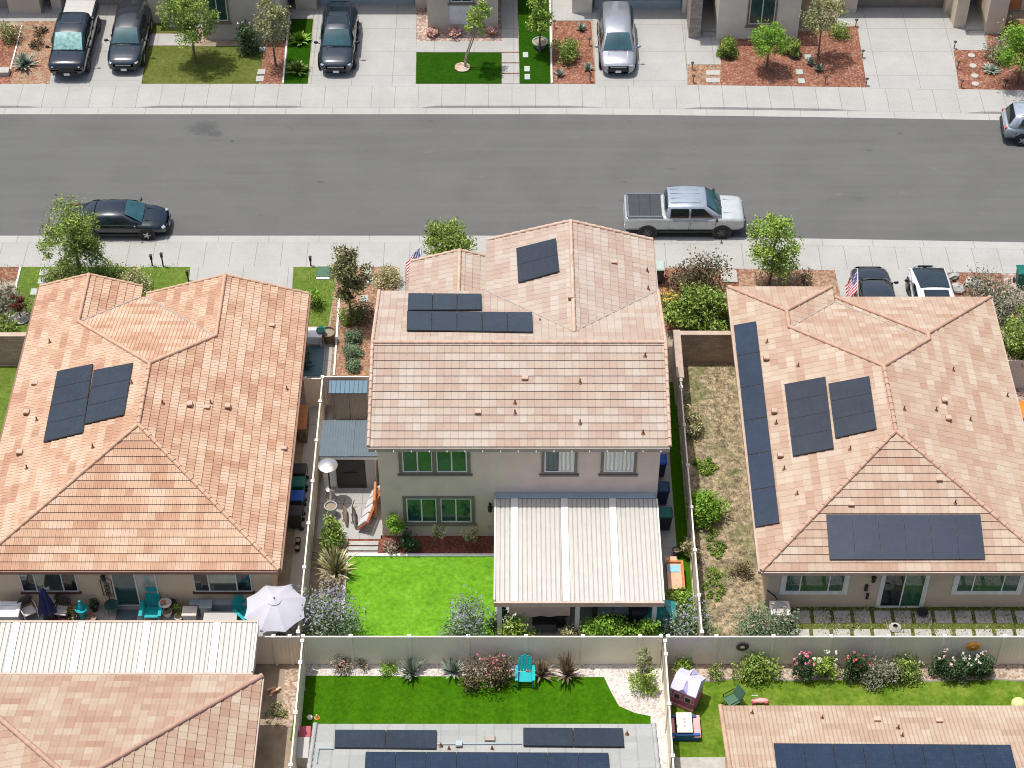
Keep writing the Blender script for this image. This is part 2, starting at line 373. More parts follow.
L['varieg'] = leafmat('leaves_variegated', [(0.135, 0.135, 0.047), (0.284, 0.270, 0.108), (0.459, 0.432, 0.230), (0.608, 0.581, 0.378)])
L['plum'] = leafmat('leaves_plum', [(0.052, 0.034, 0.024), (0.111, 0.078, 0.047), (0.149, 0.132, 0.061), (0.238, 0.202, 0.108)])
L['redleaf'] = leafmat('leaves_red', [(.07, .015, .012), (.14, .03, .02), (.2, .06, .035)])
L['lav'] = leafmat('lavender_flowers', [(.22, .20, .29), (.32, .30, .41), (.42, .40, .50)])
L['agave'] = leafmat('agave_leaves', [(0.135, 0.189, 0.135), (0.243, 0.297, 0.230), (0.378, 0.432, 0.351)])
L['straw'] = leafmat('straw', [(.19, .155, .105), (.32, .265, .185), (.44, .375, .275)])
L['pinkf'] = leafmat('pink_flowers', [(.55, .10, .18), (.70, .20, .30), (.75, .35, .42)])
L['palepink'] = leafmat('pale_pink_flowers', [(.55, .28, .25), (.70, .42, .38), (.78, .55, .50)])
L['redf'] = leafmat('red_flowers', [(.50, .06, .06), (.65, .12, .10), (.70, .22, .18)])
L['whitef'] = leafmat('white_flowers', [(.62, .58, .46), (.75, .72, .62), (.8, .78, .72)])
L['yellowf'] = leafmat('yellow_flowers', [(.55, .32, .04), (.65, .42, .06), (.7, .5, .12)])
L['phorm'] = leafmat('bronze_straps', [(.12, .09, .06), (.22, .19, .12), (.30, .16, .12), (.26, .28, .16)])

# ------------------------------------------------------------------ mesh builder
ORG = {}
class MB:
    def __init__(s): s.v = []; s.f = []; s.mi = []; s.uv = {}; s.smooth = False
    def add(s, vs, fs, mi=0):
        o = len(s.v); s.v += [tuple(v) for v in vs]
        for f in fs: s.f.append(tuple(i+o for i in f)); s.mi.append(mi)
        return o
    def face(s, vs, uvs=None, mi=0):
        o = len(s.v); s.v += [tuple(v) for v in vs]
        if uvs: s.uv[len(s.f)] = uvs
        s.f.append(tuple(range(o, o+len(vs)))); s.mi.append(mi)
    def box(s, cx, cy, cz, sx, sy, sz, rz=0, M=None, mi=0, taper=1.0):
        vs = []
        for z in (-.5, .5):
            t = taper if z > 0 else 1
            for x, y in ((-.5, -.5), (.5, -.5), (.5, .5), (-.5, .5)):
                v = Vector((x*sx*t, y*sy*t, z*sz))
                if rz: v = Matrix.Rotation(rz, 3, 'Z') @ v
                if M is not None: v = M @ v
                vs.append(v+Vector((cx, cy, cz)))
        s.add(vs, [(3, 2, 1, 0), (4, 5, 6, 7), (0, 1, 5, 4), (1, 2, 6, 5), (2, 3, 7, 6), (3, 0, 4, 7)], mi)
        return s
    def b(s, x0, x1, y0, y1, z0, z1, mi=0):
        return s.box((x0+x1)/2, (y0+y1)/2, (z0+z1)/2, abs(x1-x0), abs(y1-y0), abs(z1-z0), mi=mi)
    def prism(s, pts, z0, z1, mi=0):
        n = len(pts)
        a = sum(pts[i][0]*pts[(i+1) % n][1]-pts[(i+1) % n][0]*pts[i][1] for i in range(n))
        if a < 0: pts = pts[::-1]
        s.add([(p[0], p[1], z0) for p in pts]+[(p[0], p[1], z1) for p in pts],
              [tuple(range(n))[::-1], tuple(range(n, 2*n))]+[(i, (i+1) % n, n+(i+1) % n, n+i) for i in range(n)], mi)
        return s
    def tube(s, pts, r, seg=7, mi=0, caps=True):
        pts = [Vector(p) for p in pts]; n = len(pts)
        rs = r if isinstance(r, (list, tuple)) else [r]*n
        rings = []; up = None
        for i, p in enumerate(pts):
            d = (pts[min(i+1, n-1)]-pts[max(i-1, 0)]).normalized()
            if up is None: up = Vector((0, 0, 1)) if abs(d.z) < .9 else Vector((1, 0, 0))
            a = d.cross(up).normalized(); bb = a.cross(d).normalized(); up = bb
            rings += [p+(a*math.cos(2*PI*j/seg)+bb*math.sin(2*PI*j/seg))*rs[i] for j in range(seg)]
        fs = [(i*seg+j, i*seg+(j+1) % seg, (i+1)*seg+(j+1) % seg, (i+1)*seg+j) for i in range(n-1) for j in range(seg)]
        if caps: fs += [tuple(range(seg))[::-1], tuple(range((n-1)*seg, n*seg))]
        s.add(rings, fs, mi); return s
    def lathe(s, prof, c=(0, 0, 0), seg=16, M=None, mi=0, wob=0):
        vs = []
        for r, z in prof:
            for j in range(seg):
                a = 2*PI*j/seg; v = Vector((r*math.cos(a), r*math.sin(a), z))
                if M is not None: v = M @ v
                vs.append(v+Vector(c))
        n = len(prof)
        fs = [(i*seg+j, i*seg+(j+1) % seg, (i+1)*seg+(j+1) % seg, (i+1)*seg+j) for i in range(n-1) for j in range(seg)]
        if prof[0][0] > 1e-6: fs.append(tuple(range(seg))[::-1])
        if prof[-1][0] > 1e-6: fs.append(tuple(range((n-1)*seg, n*seg)))
        s.add(vs, fs, mi); return s
    def ball(s, c, rx, ry, rz, seg=14, rings=8, mi=0):
        vs = []; 
        for i in range(rings+1):
            t = PI*i/rings
            for j in range(seg):
                a = 2*PI*j/seg
                vs.append((c[0]+rx*math.sin(t)*math.cos(a), c[1]+ry*math.sin(t)*math.sin(a), c[2]-rz*math.cos(t)))
        s.add(vs, [(i*seg+j, i*seg+(j+1) % seg, (i+1)*seg+(j+1) % seg, (i+1)*seg+j) for i in range(rings) for j in range(seg)], mi); return s
    def loft(s, secs, closed=True, mi=0):
        n = len(secs[0]); vs = [p for q in secs for p in q]
        m = n if closed else n-1
        fs = [(i*n+j, i*n+(j+1) % n, (i+1)*n+(j+1) % n, (i+1)*n+j) for i in range(len(secs)-1) for j in range(m)]
        if closed: fs += [tuple(range(n))[::-1], tuple(range((len(secs)-1)*n, len(secs)*n))]
        s.add(vs, fs, mi); return s
    def build(s, name, mat, parent=None, loc=None, local=False, smooth=None, bevel=0):
        me = bpy.data.meshes.new(name)
        off = Vector((0, 0, 0))
        if not local:
            if parent is not None: off = ORG.get(parent.name, Vector((0, 0, 0)))
            elif loc is not None: off = Vector(loc)
        vs = [(x-off.x, y-off.y, z-off.z) for x, y, z in s.v] if off.length else s.v
        me.from_pydata(vs, [], s.f)
        ms = mat if isinstance(mat, (list, tuple)) else [mat]
        for m in ms: me.materials.append(m)
        if len(ms) > 1: me.polygons.foreach_set('material_index', s.mi)
        if s.uv:
            ul = me.uv_layers.new(name='UVMap')
            for fi, uvs in s.uv.items():
                p = me.polygons[fi]
                for k, li in enumerate(p.loop_indices): ul.data[li].uv = uvs[k]
        if smooth:
            bm = bmesh.new(); bm.from_mesh(me); bmesh.ops.remove_doubles(bm, verts=bm.verts, dist=1e-5)
            bmesh.ops.recalc_face_normals(bm, faces=bm.faces); bm.to_mesh(me); bm.free()
            me.polygons.foreach_set('use_smooth', [True]*len(me.polygons))
            me.set_sharp_from_angle(angle=math.radians(smooth))
        o = bpy.data.objects.new(name, me); COL.objects.link(o)
        if parent is not None:
            o.parent = parent; ORG[o.name] = ORG.get(parent.name, Vector((0, 0, 0)))
        else:
            if loc is not None: o.location = loc
            ORG[o.name] = off
        if bevel:
            md = o.modifiers.new('bevel', 'BEVEL'); md.width = bevel; md.segments = 2; md.limit_method = 'ANGLE'
        return o
def tag(o, label, cat, group=None):
    o['label'] = label; o['category'] = cat
    if group: o['group'] = group
    return o
def thing(name, label, cat, loc, rz=0, group=None):
    o = bpy.data.objects.new(name, None); COL.objects.link(o)
    o.location = loc; o.rotation_euler = (0, 0, rz); o.empty_display_size = .2
    ORG[o.name] = Vector(loc)
    return tag(o, label, cat, group)
def struct(name, mb, m):
    o = mb.build(name, m); o['kind'] = 'structure'; return o

# ------------------------------------------------------------------ setting: road, kerbs, ground
def bend(x): return 0 if x < 2 else -.55*((x-2)/25)**1.4
XS = [-60+i for i in range(0, 151)]
def strip(y0, y1, z0, z1, mb=None, x0=-60, x1=90):
    mb = mb or MB()
    for i in range(len(XS)-1):
        a, b = XS[i], XS[i+1]
        f = lambda q, x: q(x) if callable(q) else q
        mb.face([(a, f(y0, a)+bend(a), f(z0, a)), (b, f(y0, b)+bend(b), f(z0, b)), (b, f(y1, b)+bend(b), f(z1, b)), (a, f(y1, a)+bend(a), f(z1, a))])
    return mb
g = MB(); g.face([(-400, -300, -.2), (400, -300, -.2), (400, 500, -.2), (-400, 500, -.2)]); struct('ground', g, A['soil'])
struct('road', strip(73.3, 83.24, -.115, -.115), A['asphalt'])
DRV = [(-25.3, -20.2), (-10.9, -5.0), (4.45, 9.2), (18.4, 24.2)]
def kerb_north(x):
    for a, b in DRV:
        if a-1.0 < x < b+1.0: return -.075 if a <= x <= b else -.075+.095*min(1, max(a-x, x-b))
    return .02
struct('gutter', strip(72.85, 73.36, -.10, -.108, strip(83.17, 83.72, -.108, -.095)), A['gutter'])
sw = strip(70.9, 72.62, .022, .022); strip(72.62, 72.86, .022, -.095, sw)
strip(83.70, 83.76, -.1, kerb_north, sw); strip(83.76, 84.35, kerb_north, .022, sw); strip(84.35, 85.68, .022, .022, sw)
struct('pavement', sw, A['walk'])
so = MB().b(-60, 90, -40, 72.0, -.19, 0)
so.b(-60, 90, 84.6, 180, -.19, 0)
struct('terrain', so, A['soil'])
def patch(name, m, pts, z=.012, thick=.1, pix=True, kind=True):
    q = [at(x, y, z)[:2] for x, y in pts] if pix else pts
    mb = MB().prism(list(q), z-thick, z)
    o = mb.build(name, m)
    o['kind'] = 'structure'; return o
def rect(name, m, x0, x1, y0, y1, z=.012): return patch(name, m, [(x0, y0), (x1, y0), (x1, y1), (x0, y1)], z, .1, False)
YN = 85.66
def npatch(name, m, pts, z=.012): return patch(name, m, pts, z)
# north side yards (photo pixels on the ground)
npatch('mulch_ground', A['mulch'], [(-60, 85), (10, 85), (24, 26), (-60, 26)], .014)
npatch('mulch_ground', A['mulchlight'], [(11, 85), (49, 85), (58, 21), (23, 21)], .018)
npatch('path', A['drive2'], [(-10, 21), (62, 21), (70, -10), (-10, -10)], .02)
npatch('driveway', A['drive1'], [(49, 86), (141, 86), (156, -10), (63, -10)], .03)
npatch('lawn', A['grassdull'], [(141, 84), (259, 84), (264, 46), (149, 46)], .018)
npatch('path', A['drive2'], [(149, 45), (190, 45), (194, 34), (151, 34)], .026)
npatch('lawn', A['grassdull'], [(151, 33), (190, 33), (193, 22), (154, 22)], .018)
npatch('mulch_ground', A['soil'], [(205, 46), (264, 46), (268, 30), (208, 30)], .016)
npatch('mulch_ground', A['mulch'], [(260, 84), (282, 84), (288, 20), (266, 20)], .014)
npatch('lawn', A['turfdark'], [(284, 84), (307.5, 84), (313, 19), (291, 19)], .02)
npatch('path', A['drive2'], [(291, 18.5), (313, 18.5), (318, -8), (294, -8)], .02)
npatch('driveway', A['drive2'], [(308.5, 86), (415.5, 86), (417, -5), (316, -5)], .03)
npatch('mulch_ground', A['rock'], [(416.5, 41), (502, 41), (502, 8), (417, 8)], .014)
npatch('path', A['drive2'], [(416, 52), (519, 52), (518, 41), (416.5, 41)], .026)
npatch('path', A['drive2'], [(502, 41), (518, 41), (517, -10), (501, -10)], .026)
npatch('lawn', A['turfdark'], [(416, 83.5), (501.5, 83.5), (501.5, 52.5), (416.5, 52.5)], .022)
for i in range(3):
    npatch('path', A['drive2'], [(502, 83.5-i*10.6), (519.4-i*.2, 83.5-i*10.6), (519.2-i*.2, 74-i*10.6), (502, 74-i*10.6)], .026)
npatch('mulch_ground', A['mulchdark'], [(501.8, 84), (519.6, 84), (519, 52), (501.8, 52)], .012)
npatch('lawn', A['turfdark'], [(520, 83.5), (550.5, 83.5), (548.5, -8), (517.5, -8)], .02)
npatch('mulch_ground', A['mulch'], [(553, 84), (595, 84), (591, 21), (553, 21)], .014)
npatch('path', A['drive2'], [(552.5, 20.5), (595, 20.5), (594, -8), (551.5, -8)], .02)
npatch('driveway', A['drive1'], [(596, 86), (687.5, 86), (683, -5), (592, -5)], .03)
npatch('path', A['drive2'], [(687, 64.5), (721, 64.5), (717, -5), (683, -5)], .026)
npatch('mulch_ground', A['mulchlight'], [(688.5, 86), (721, 86), (720, 65), (687.5, 65)], .018)
npatch('mulch_ground', A['mulch'], [(721, 86.5), (867, 87.5), (857, 26), (720, 40)], .014)
npatch('path', A['drive2'], [(838, 26), (857, 26), (855, -5), (835, -5)], .02)
npatch('driveway', A['drive2'], [(867, 88), (959, 90), (946, -5), (853, -5)], .03)
npatch('path', A['drive2'], [(951, 50), (988, 50), (980, 20), (946, 22)], .026)
npatch('mulch_ground', A['mulch'], [(959.5, 90.5), (1100, 94), (1100, 20), (988, 20), (987, 50), (952, 50)], .012)
# white edging strips between lots
def edging(pts, w=.09, h=.1):
    mb = MB(); q = [at(x, y, 0) for x, y in pts]
    for a, b in zip(q, q[1:]):
        d = (b-a); n = Vector((-d.y, d.x, 0)).normalized()*w/2
        mb.prism([(a-n)[:2], (b-n)[:2], (b+n)[:2], (a+n)[:2]], -.05, h)
    o = mb.build('kerb_strip', A['white']); o['kind'] = 'structure'
edging([(551.7, 84), (550, -6)]); edging([(283, 84), (289.5, 16)]); edging([(10.5, 70), (22, 26)], .07, .06)
# south front yards
patch('mulch_ground', A['mulch'], [(-80, 266.5), (20, 266.5), (17, 281), (-80, 281)], .014)
patch('mulch_ground', A['rock'], [(-80, 281), (17, 281), (5, 333), (-80, 333)], .014)
patch('lawn', A['grass'], [(21, 266.5), (191, 266.5), (186, 300), (100, 340), (5, 340)], .018)
patch('lawn', A['grass'], [(-80, 366), (25, 366), (10, 470), (-80, 470)], .016)
edging([(20.5, 268), (6, 330)], .09, .06)
patch('driveway', A['drive2'], [(190.5, 266.6), (293, 266.6), (291, 330), (184, 330)], .03)
patch('lawn', A['grass'], [(293.8, 266.6), (338, 266.6), (328, 326), (290, 326)], .018)
patch('mulch_ground', A['mulchlight'], [(334, 266.6), (398, 266.6), (390, 380), (331, 380), (331, 326)], .014)
edging([(339.5, 296), (334, 376)], .09, .08)
patch('path', A['drive2'], [(280, 334), (333.5, 334), (330, 379), (280, 379)], .026)
patch('path', A['drive2'], [(397.5, 266.6), (405.5, 266.6), (405, 300), (396, 300)], .026)
rect('driveway', A['drive2'], -4.8, 6.4, 66, 71.2, .03)
patch('mulch_ground', A['mulch'], [(658, 267), (739, 267.5), (738, 330), (662, 330)], .014)
patch('mulch_ground', A['mulchlight'], [(739, 267.5), (835, 269), (841, 300), (739, 300)], .016)
patch('driveway', A['drive2'], [(834.5, 269), (940.5, 270), (948, 320), (846, 320)], .03)
patch('mulch_ground', A['mulch'], [(940.5, 270), (1000, 271), (1020, 320), (947, 320)], .014)
patch('mulch_ground', A['rock'], [(1000, 271), (1120, 273), (1150, 420), (1020, 420)], .013)
# back yards
rect('side_yard', A['sideyard'], -9.3, -8.6, 47.2, 61.5, .02)
rect('patio', A['patioconc'], -26, -8.6, 47.2, 50.05, .025)
rect('dog_run', A['soil'], -8.4, -7.2, 47.2, 52.8, .012); rect('mulch_ground', A['mulchdark'], -7.0, -5.6, 52.75, 53.62, .02)
rect('patio', A['drive2'], -8.35, -5.55, 53.6, 56.6, .03)
rect('side_yard', A['patioconc'], -8.35, -5.55, 56.6, 62.4, .02)
rect('mulch_ground', A['mulchdark'], -5.6, -.7, 52.78, 53.8, .03)
rect('lawn', A['turf'], -6.95, -.7, 47.2, 52.62, .025)
rect('patio', A['patioconc'], -.75, 6.2, 47.9, 53.8, .02)
rect('mulch_ground', A['mulchdark'], -.75, 6.2, 47.15, 47.9, .018)
rect('side_yard', A['patioconc'], 6.2, 7.0, 48.4, 63, .02)
rect('lawn', A['turfdeep'], 7.0, 7.5, 47.2, 63, .014)
e = MB().b(-7.05, -.68, 52.62, 52.74, -.05, .1).b(-7.05, -6.93, 47.2, 52.62, -.05, .1); o = e.build('kerb_strip', A['white']); o['kind'] = 'structure'
rect('weedy_yard', A['dry'], 7.6, 10.5, 47.2, 64.2, .012)
rect('lawn', A['grassdull'], 10.5, 24.5, 47.15, 50, .015)
patch('gravel_ground', A['gravel'], [(298, 664), (666, 664), (672, 790), (640, 790), (310, 790)], .014)
patch('lawn', A['turfdeep'], [(300, 675.6), (604, 677), (610, 690), (619, 706), (635, 713), (650.5, 716), (651, 740), (290, 740)], .03)
patch('gravel_ground', A['tangravel'], [(672, 661), (1060, 658), (1060, 680), (672, 684)], .014)
curve = [(672, 700), (690, 684), (700, 681), (712, 681), (722, 680), (735, 678), (760, 678), (790, 680.5), (820, 678.5), (850, 679), (875, 681), (900, 678), (930, 681), (960, 679.5), (990, 678.5), (1010, 680), (1060, 682)]
patch('lawn', A['turflime'], curve+[(1060, 765), (670, 757)], .03)
eb = MB(); q = [at(x, y, .03) for x, y in curve]
for a, b in zip(q, q[1:]): eb.tube([a, b], .045, 5)
o = eb.build('kerb_strip', A['fascia']); o['kind'] = 'structure'
rect('patio', A['paver'], 6.2, 9.0, 38.5, 42.6, .04)
rect('side_yard', A['tangravel'], -9.1, -8.3, 44.0, 46.9, .012)

# ------------------------------------------------------------------ roofs
SLOPE = .31
def clip(poly, axis, val, keep_above):
    out = []
    for i, p in enumerate(poly):
        q = poly[(i+1) % len(poly)]
        a = (p[axis]-val) * (1 if keep_above else -1); b = (q[axis]-val) * (1 if keep_above else -1)
        if a >= 0: out.append(p)
        if (a > 0 and b < 0) or (a < 0 and b > 0):
            t = a/(a-b); out.append(tuple(p[k]+(q[k]-p[k])*t for k in range(2)))
    return out
def plane_of(down, z0, ref, sl=SLOPE):
    """roof plane falling towards 'down' (unit xy), at height z0 where xy.down == ref"""
    d = Vector((down[0], down[1], 0)); n = Vector((d.x*sl, d.y*sl, 1)).normalized()
    p0 = Vector((d.x*ref, d.y*ref, z0)); return p0, n
def roof_plane(mb, pts, down, z0, ref, sl=SLOPE, tl=.36, lift=.04, shift=0):
    """tiled plane over the plan polygon pts: courses of real thickness, lapped like tiles"""
    d = Vector((down[0], down[1])); e = Vector((-d.y, d.x)); k = math.sqrt(1+sl*sl)
    n3 = Vector((d.x*sl, d.y*sl, 1)).normalized()
    uv = [((Vector(p).dot(e)), (ref-Vector(p).dot(d))*k) for p in pts]
    vmin, vmax = min(q[1] for q in uv), max(q[1] for q in uv)
    def w(u, v, h):
        r = ref-v/k; x = d.x*r+e.x*u; y = d.y*r+e.y*u
        return Vector((x, y, z0+v/k*sl))+n3*h
    i = math.floor(vmin/tl+1e-6)
    while i*tl < vmax-1e-4:
        a, b = max(i*tl, vmin), min((i+1)*tl, vmax)
        c = clip(clip(uv, 1, a, True), 1, b, False)
        if len(c) >= 3:
            hh = lambda v: .012+lift*(1-(v-i*tl)/tl)
            fp = [w(u, v, hh(v)) for u, v in c]
            fu = [(u+shift, min(max(v, i*tl+.01), (i+1)*tl-.01)+20*tl) for u, v in c]
            nn = (fp[1]-fp[0]).cross(fp[2]-fp[0])
            if nn.z < 0: fp.reverse(); fu.reverse()
            mb.face(fp, fu)
            low = [q for q in c if abs(q[1]-a) < 1e-5]
            if len(low) >= 2:
                u0, u1 = min(q[0] for q in low), max(q[0] for q in low)
                t = [w(u0, a, 0), w(u1, a, 0), w(u1, a, hh(a)), w(u0, a, hh(a))]
                if (t[1]-t[0]).cross(t[2]-t[0]).dot(Vector((d.x, d.y, 0))) < 0: t.reverse()
                v_ = i*tl+.02+20*tl
                mb.face(t, [(q[0]+shift, v_) for q in ((u0,), (u1,), (u1,), (u0,))] if False else [(u0+shift, v_), (u1+shift, v_), (u1+shift, v_), (u0+shift, v_)])
        i += 1
class Runs:
    """ridge and hip caps: every run its own part"""
    def __init__(s): s.r = []
    def build(s, name, mat, parent, smooth=50):
        for m in s.r: m.build('ridge_caps', mat, parent, smooth=smooth)
def caps(rs, a, b, r=.10, step=.38):
    mb = MB(); rs.r.append(mb)
    a = Vector(a); b = Vector(b); L_ = (b-a).length; n = max(1, int(L_/step)); d = (b-a)/n
    for i in range(n):
        p = a+d*i; q = a+d*(i+1.12)
        mb.tube([p+Vector((0, 0, .05)), q+Vector((0, 0, .03))], [r, r*.8], 8)
def gutter_run(mb, a, b, h=.16, t=.10, z=None):
    a = Vector(a); b = Vector(b); d = (b-a).normalized(); n = Vector((-d.y, d.x, 0))
    m = (a+b)/2; mb.box(m.x, m.y, m.z-h/2-.01, (b-a).length, t, h, math.atan2(d.y, d.x))
def window(house, x0, x1, z0, z1, y, frame=A['trimlight'], panes=2, glasses=None, sill=None, trim=.0, trimm=None, face=-1):
    """window on a wall facing -y: trim board, white vinyl frame, panes as sub-parts"""
    f = MB(); d = face
    def bx(mb, a, b, c, e, t0, t1): mb.b(a, b, y+d*t0, y+d*t1, c, e)
    t = .055
    if trim:
        tb = MB()
        bx(tb, x0-trim, x0-.002, z0-trim, z1+trim, -.02, .05); bx(tb, x1+.002, x1+trim, z0-trim, z1+trim, -.02, .05)
        bx(tb, x0-.002, x1+.002, z1+.002, z1+trim, -.02, .048); bx(tb, x0-.002, x1+.002, z0-trim, z0-.002, -.02, .048)
        tb.build('window_trim', trimm, house)
    bx(f, x0, x0+t, z0, z1, -.02, .04); bx(f, x1-t, x1, z0, z1, -.02, .04)
    bx(f, x0+t, x1-t, z0, z0+t, -.02, .038); bx(f, x0+t, x1-t, z1-t, z1, -.02, .038)
    ws = panes if isinstance(panes, (list, tuple)) else [1/panes]*panes
    x = x0+t; W = x1-x0-2*t; fr = []
    edges = [x]
    for q in ws: x += W*q; edges.append(x)
    for e_ in edges[1:-1]: bx(f, e_-t/2, e_+t/2, z0+t, z1-t, -.02, .036)
    fo = f.build('window', frame, house)
    for i in range(len(ws)):
        p = MB(); a, b = edges[i]+(t/2 if i else 0), edges[i+1]-(t/2 if i < len(ws)-1 else 0)
        bx(p, a, b, z0+t, z1-t, -.01, .012+.006*(i % 2))
        gm = glasses[i] if glasses else A['glasswin']
        p.build('curtained_pane' if gm is A['curtain'] else 'pane', gm, fo)
    if sill:
        s_ = MB(); bx(s_, x0-trim-.08, x1+trim+.08, z0-trim-.1, z0-trim-.004, -.02, .09); s_.build('sill', sill, fo)
    return fo
def wall_lamp(house, x, z, y):
    m = MB().b(x-.05, x+.05, y-.05, y, z-.02, z+.3).lathe([(.02, .0), (.09, .04), (.075, .28), (.11, .30), (.02, .40)], (x, y-.14, z-.12), 8)
    m.build('wall_lamp', A['black'], house)
def pipes(roof, pix, p0, n, cap):
    for x, y, kind in pix:
        p = on_plane(x, y, p0, n)
        if kind == 'p':
            m = MB().tube([p, p+Vector((0, 0, .26))], .032, 8).lathe([(.09, .03), (.04, .08)], p, 10)
            m.build('vent_pipe', A['copper'], roof, smooth=40)
        elif kind == 'b':
            m = MB().box(p.x, p.y, p.z+.1, .26, .24, .2, taper=.9)
            m.box(p.x, p.y-.125, p.z+.10, .19, .03, .13, mi=1); m.build('roof_vent', [cap, A['copper']], roof)
        else:
            m = MB().box(p.x, p.y, p.z+.06, .3, .22, .11, taper=.82); m.box(p.x, p.y-.108, p.z+.075, .23, .03, .06, mi=1)
            m.build('tile_vent', [cap, A['copper']], roof)
def solar_array(house, corners, p0, n, count, mat=None, split=None, name='solar_panel'):
    """corners TL, TR, BR, BL (photo pixels on the roof plane); count panels run from the TL-TR edge to the BL-BR edge (along) or across"""
    mat = mat or A['solar']
    up = .13
    c = [on_plane(x, y, p0+n*up, n) for x, y in corners]
    along = split or 'v'
    for i in range(count):
        a, b = i/count, (i+1)/count
        if along == 'v': q = [c[0].lerp(c[3], a), c[1].lerp(c[2], a), c[1].lerp(c[2], b), c[0].lerp(c[3], b)]
        else: q = [c[0].lerp(c[1], a), c[0].lerp(c[1], b), c[3].lerp(c[2], b), c[3].lerp(c[2], a)]
        m = sum(q, Vector())/4
        q = [v+(m-v).normalized()*.012 for v in q]
        if (q[1]-q[0]).cross(q[2]-q[0]).z < 0: q.reverse()
        fr = MB(); th = n*.04
        fr.add([v-th for v in q]+[v for v in q], [(3, 2, 1, 0), (0, 1, 5, 4), (1, 2, 6, 5), (2, 3, 7, 6), (3, 0, 4, 7), (4, 5, 6, 7)])
        for v in q:
            w_ = v+(m-v)*.15; fr.tube([w_-th, w_-n*(up+.0)], .02, 5)
        fo = fr.build('solar_panel', A['solarframe'], house)
        cell = MB(); qq = [v+(m-v).normalized()*.035+n*.004 for v in q]
        cell.face(qq, [(0, 0), (1, 0), (1, 1), (0, 1)])
        cell.build('solar_cells', mat, fo)

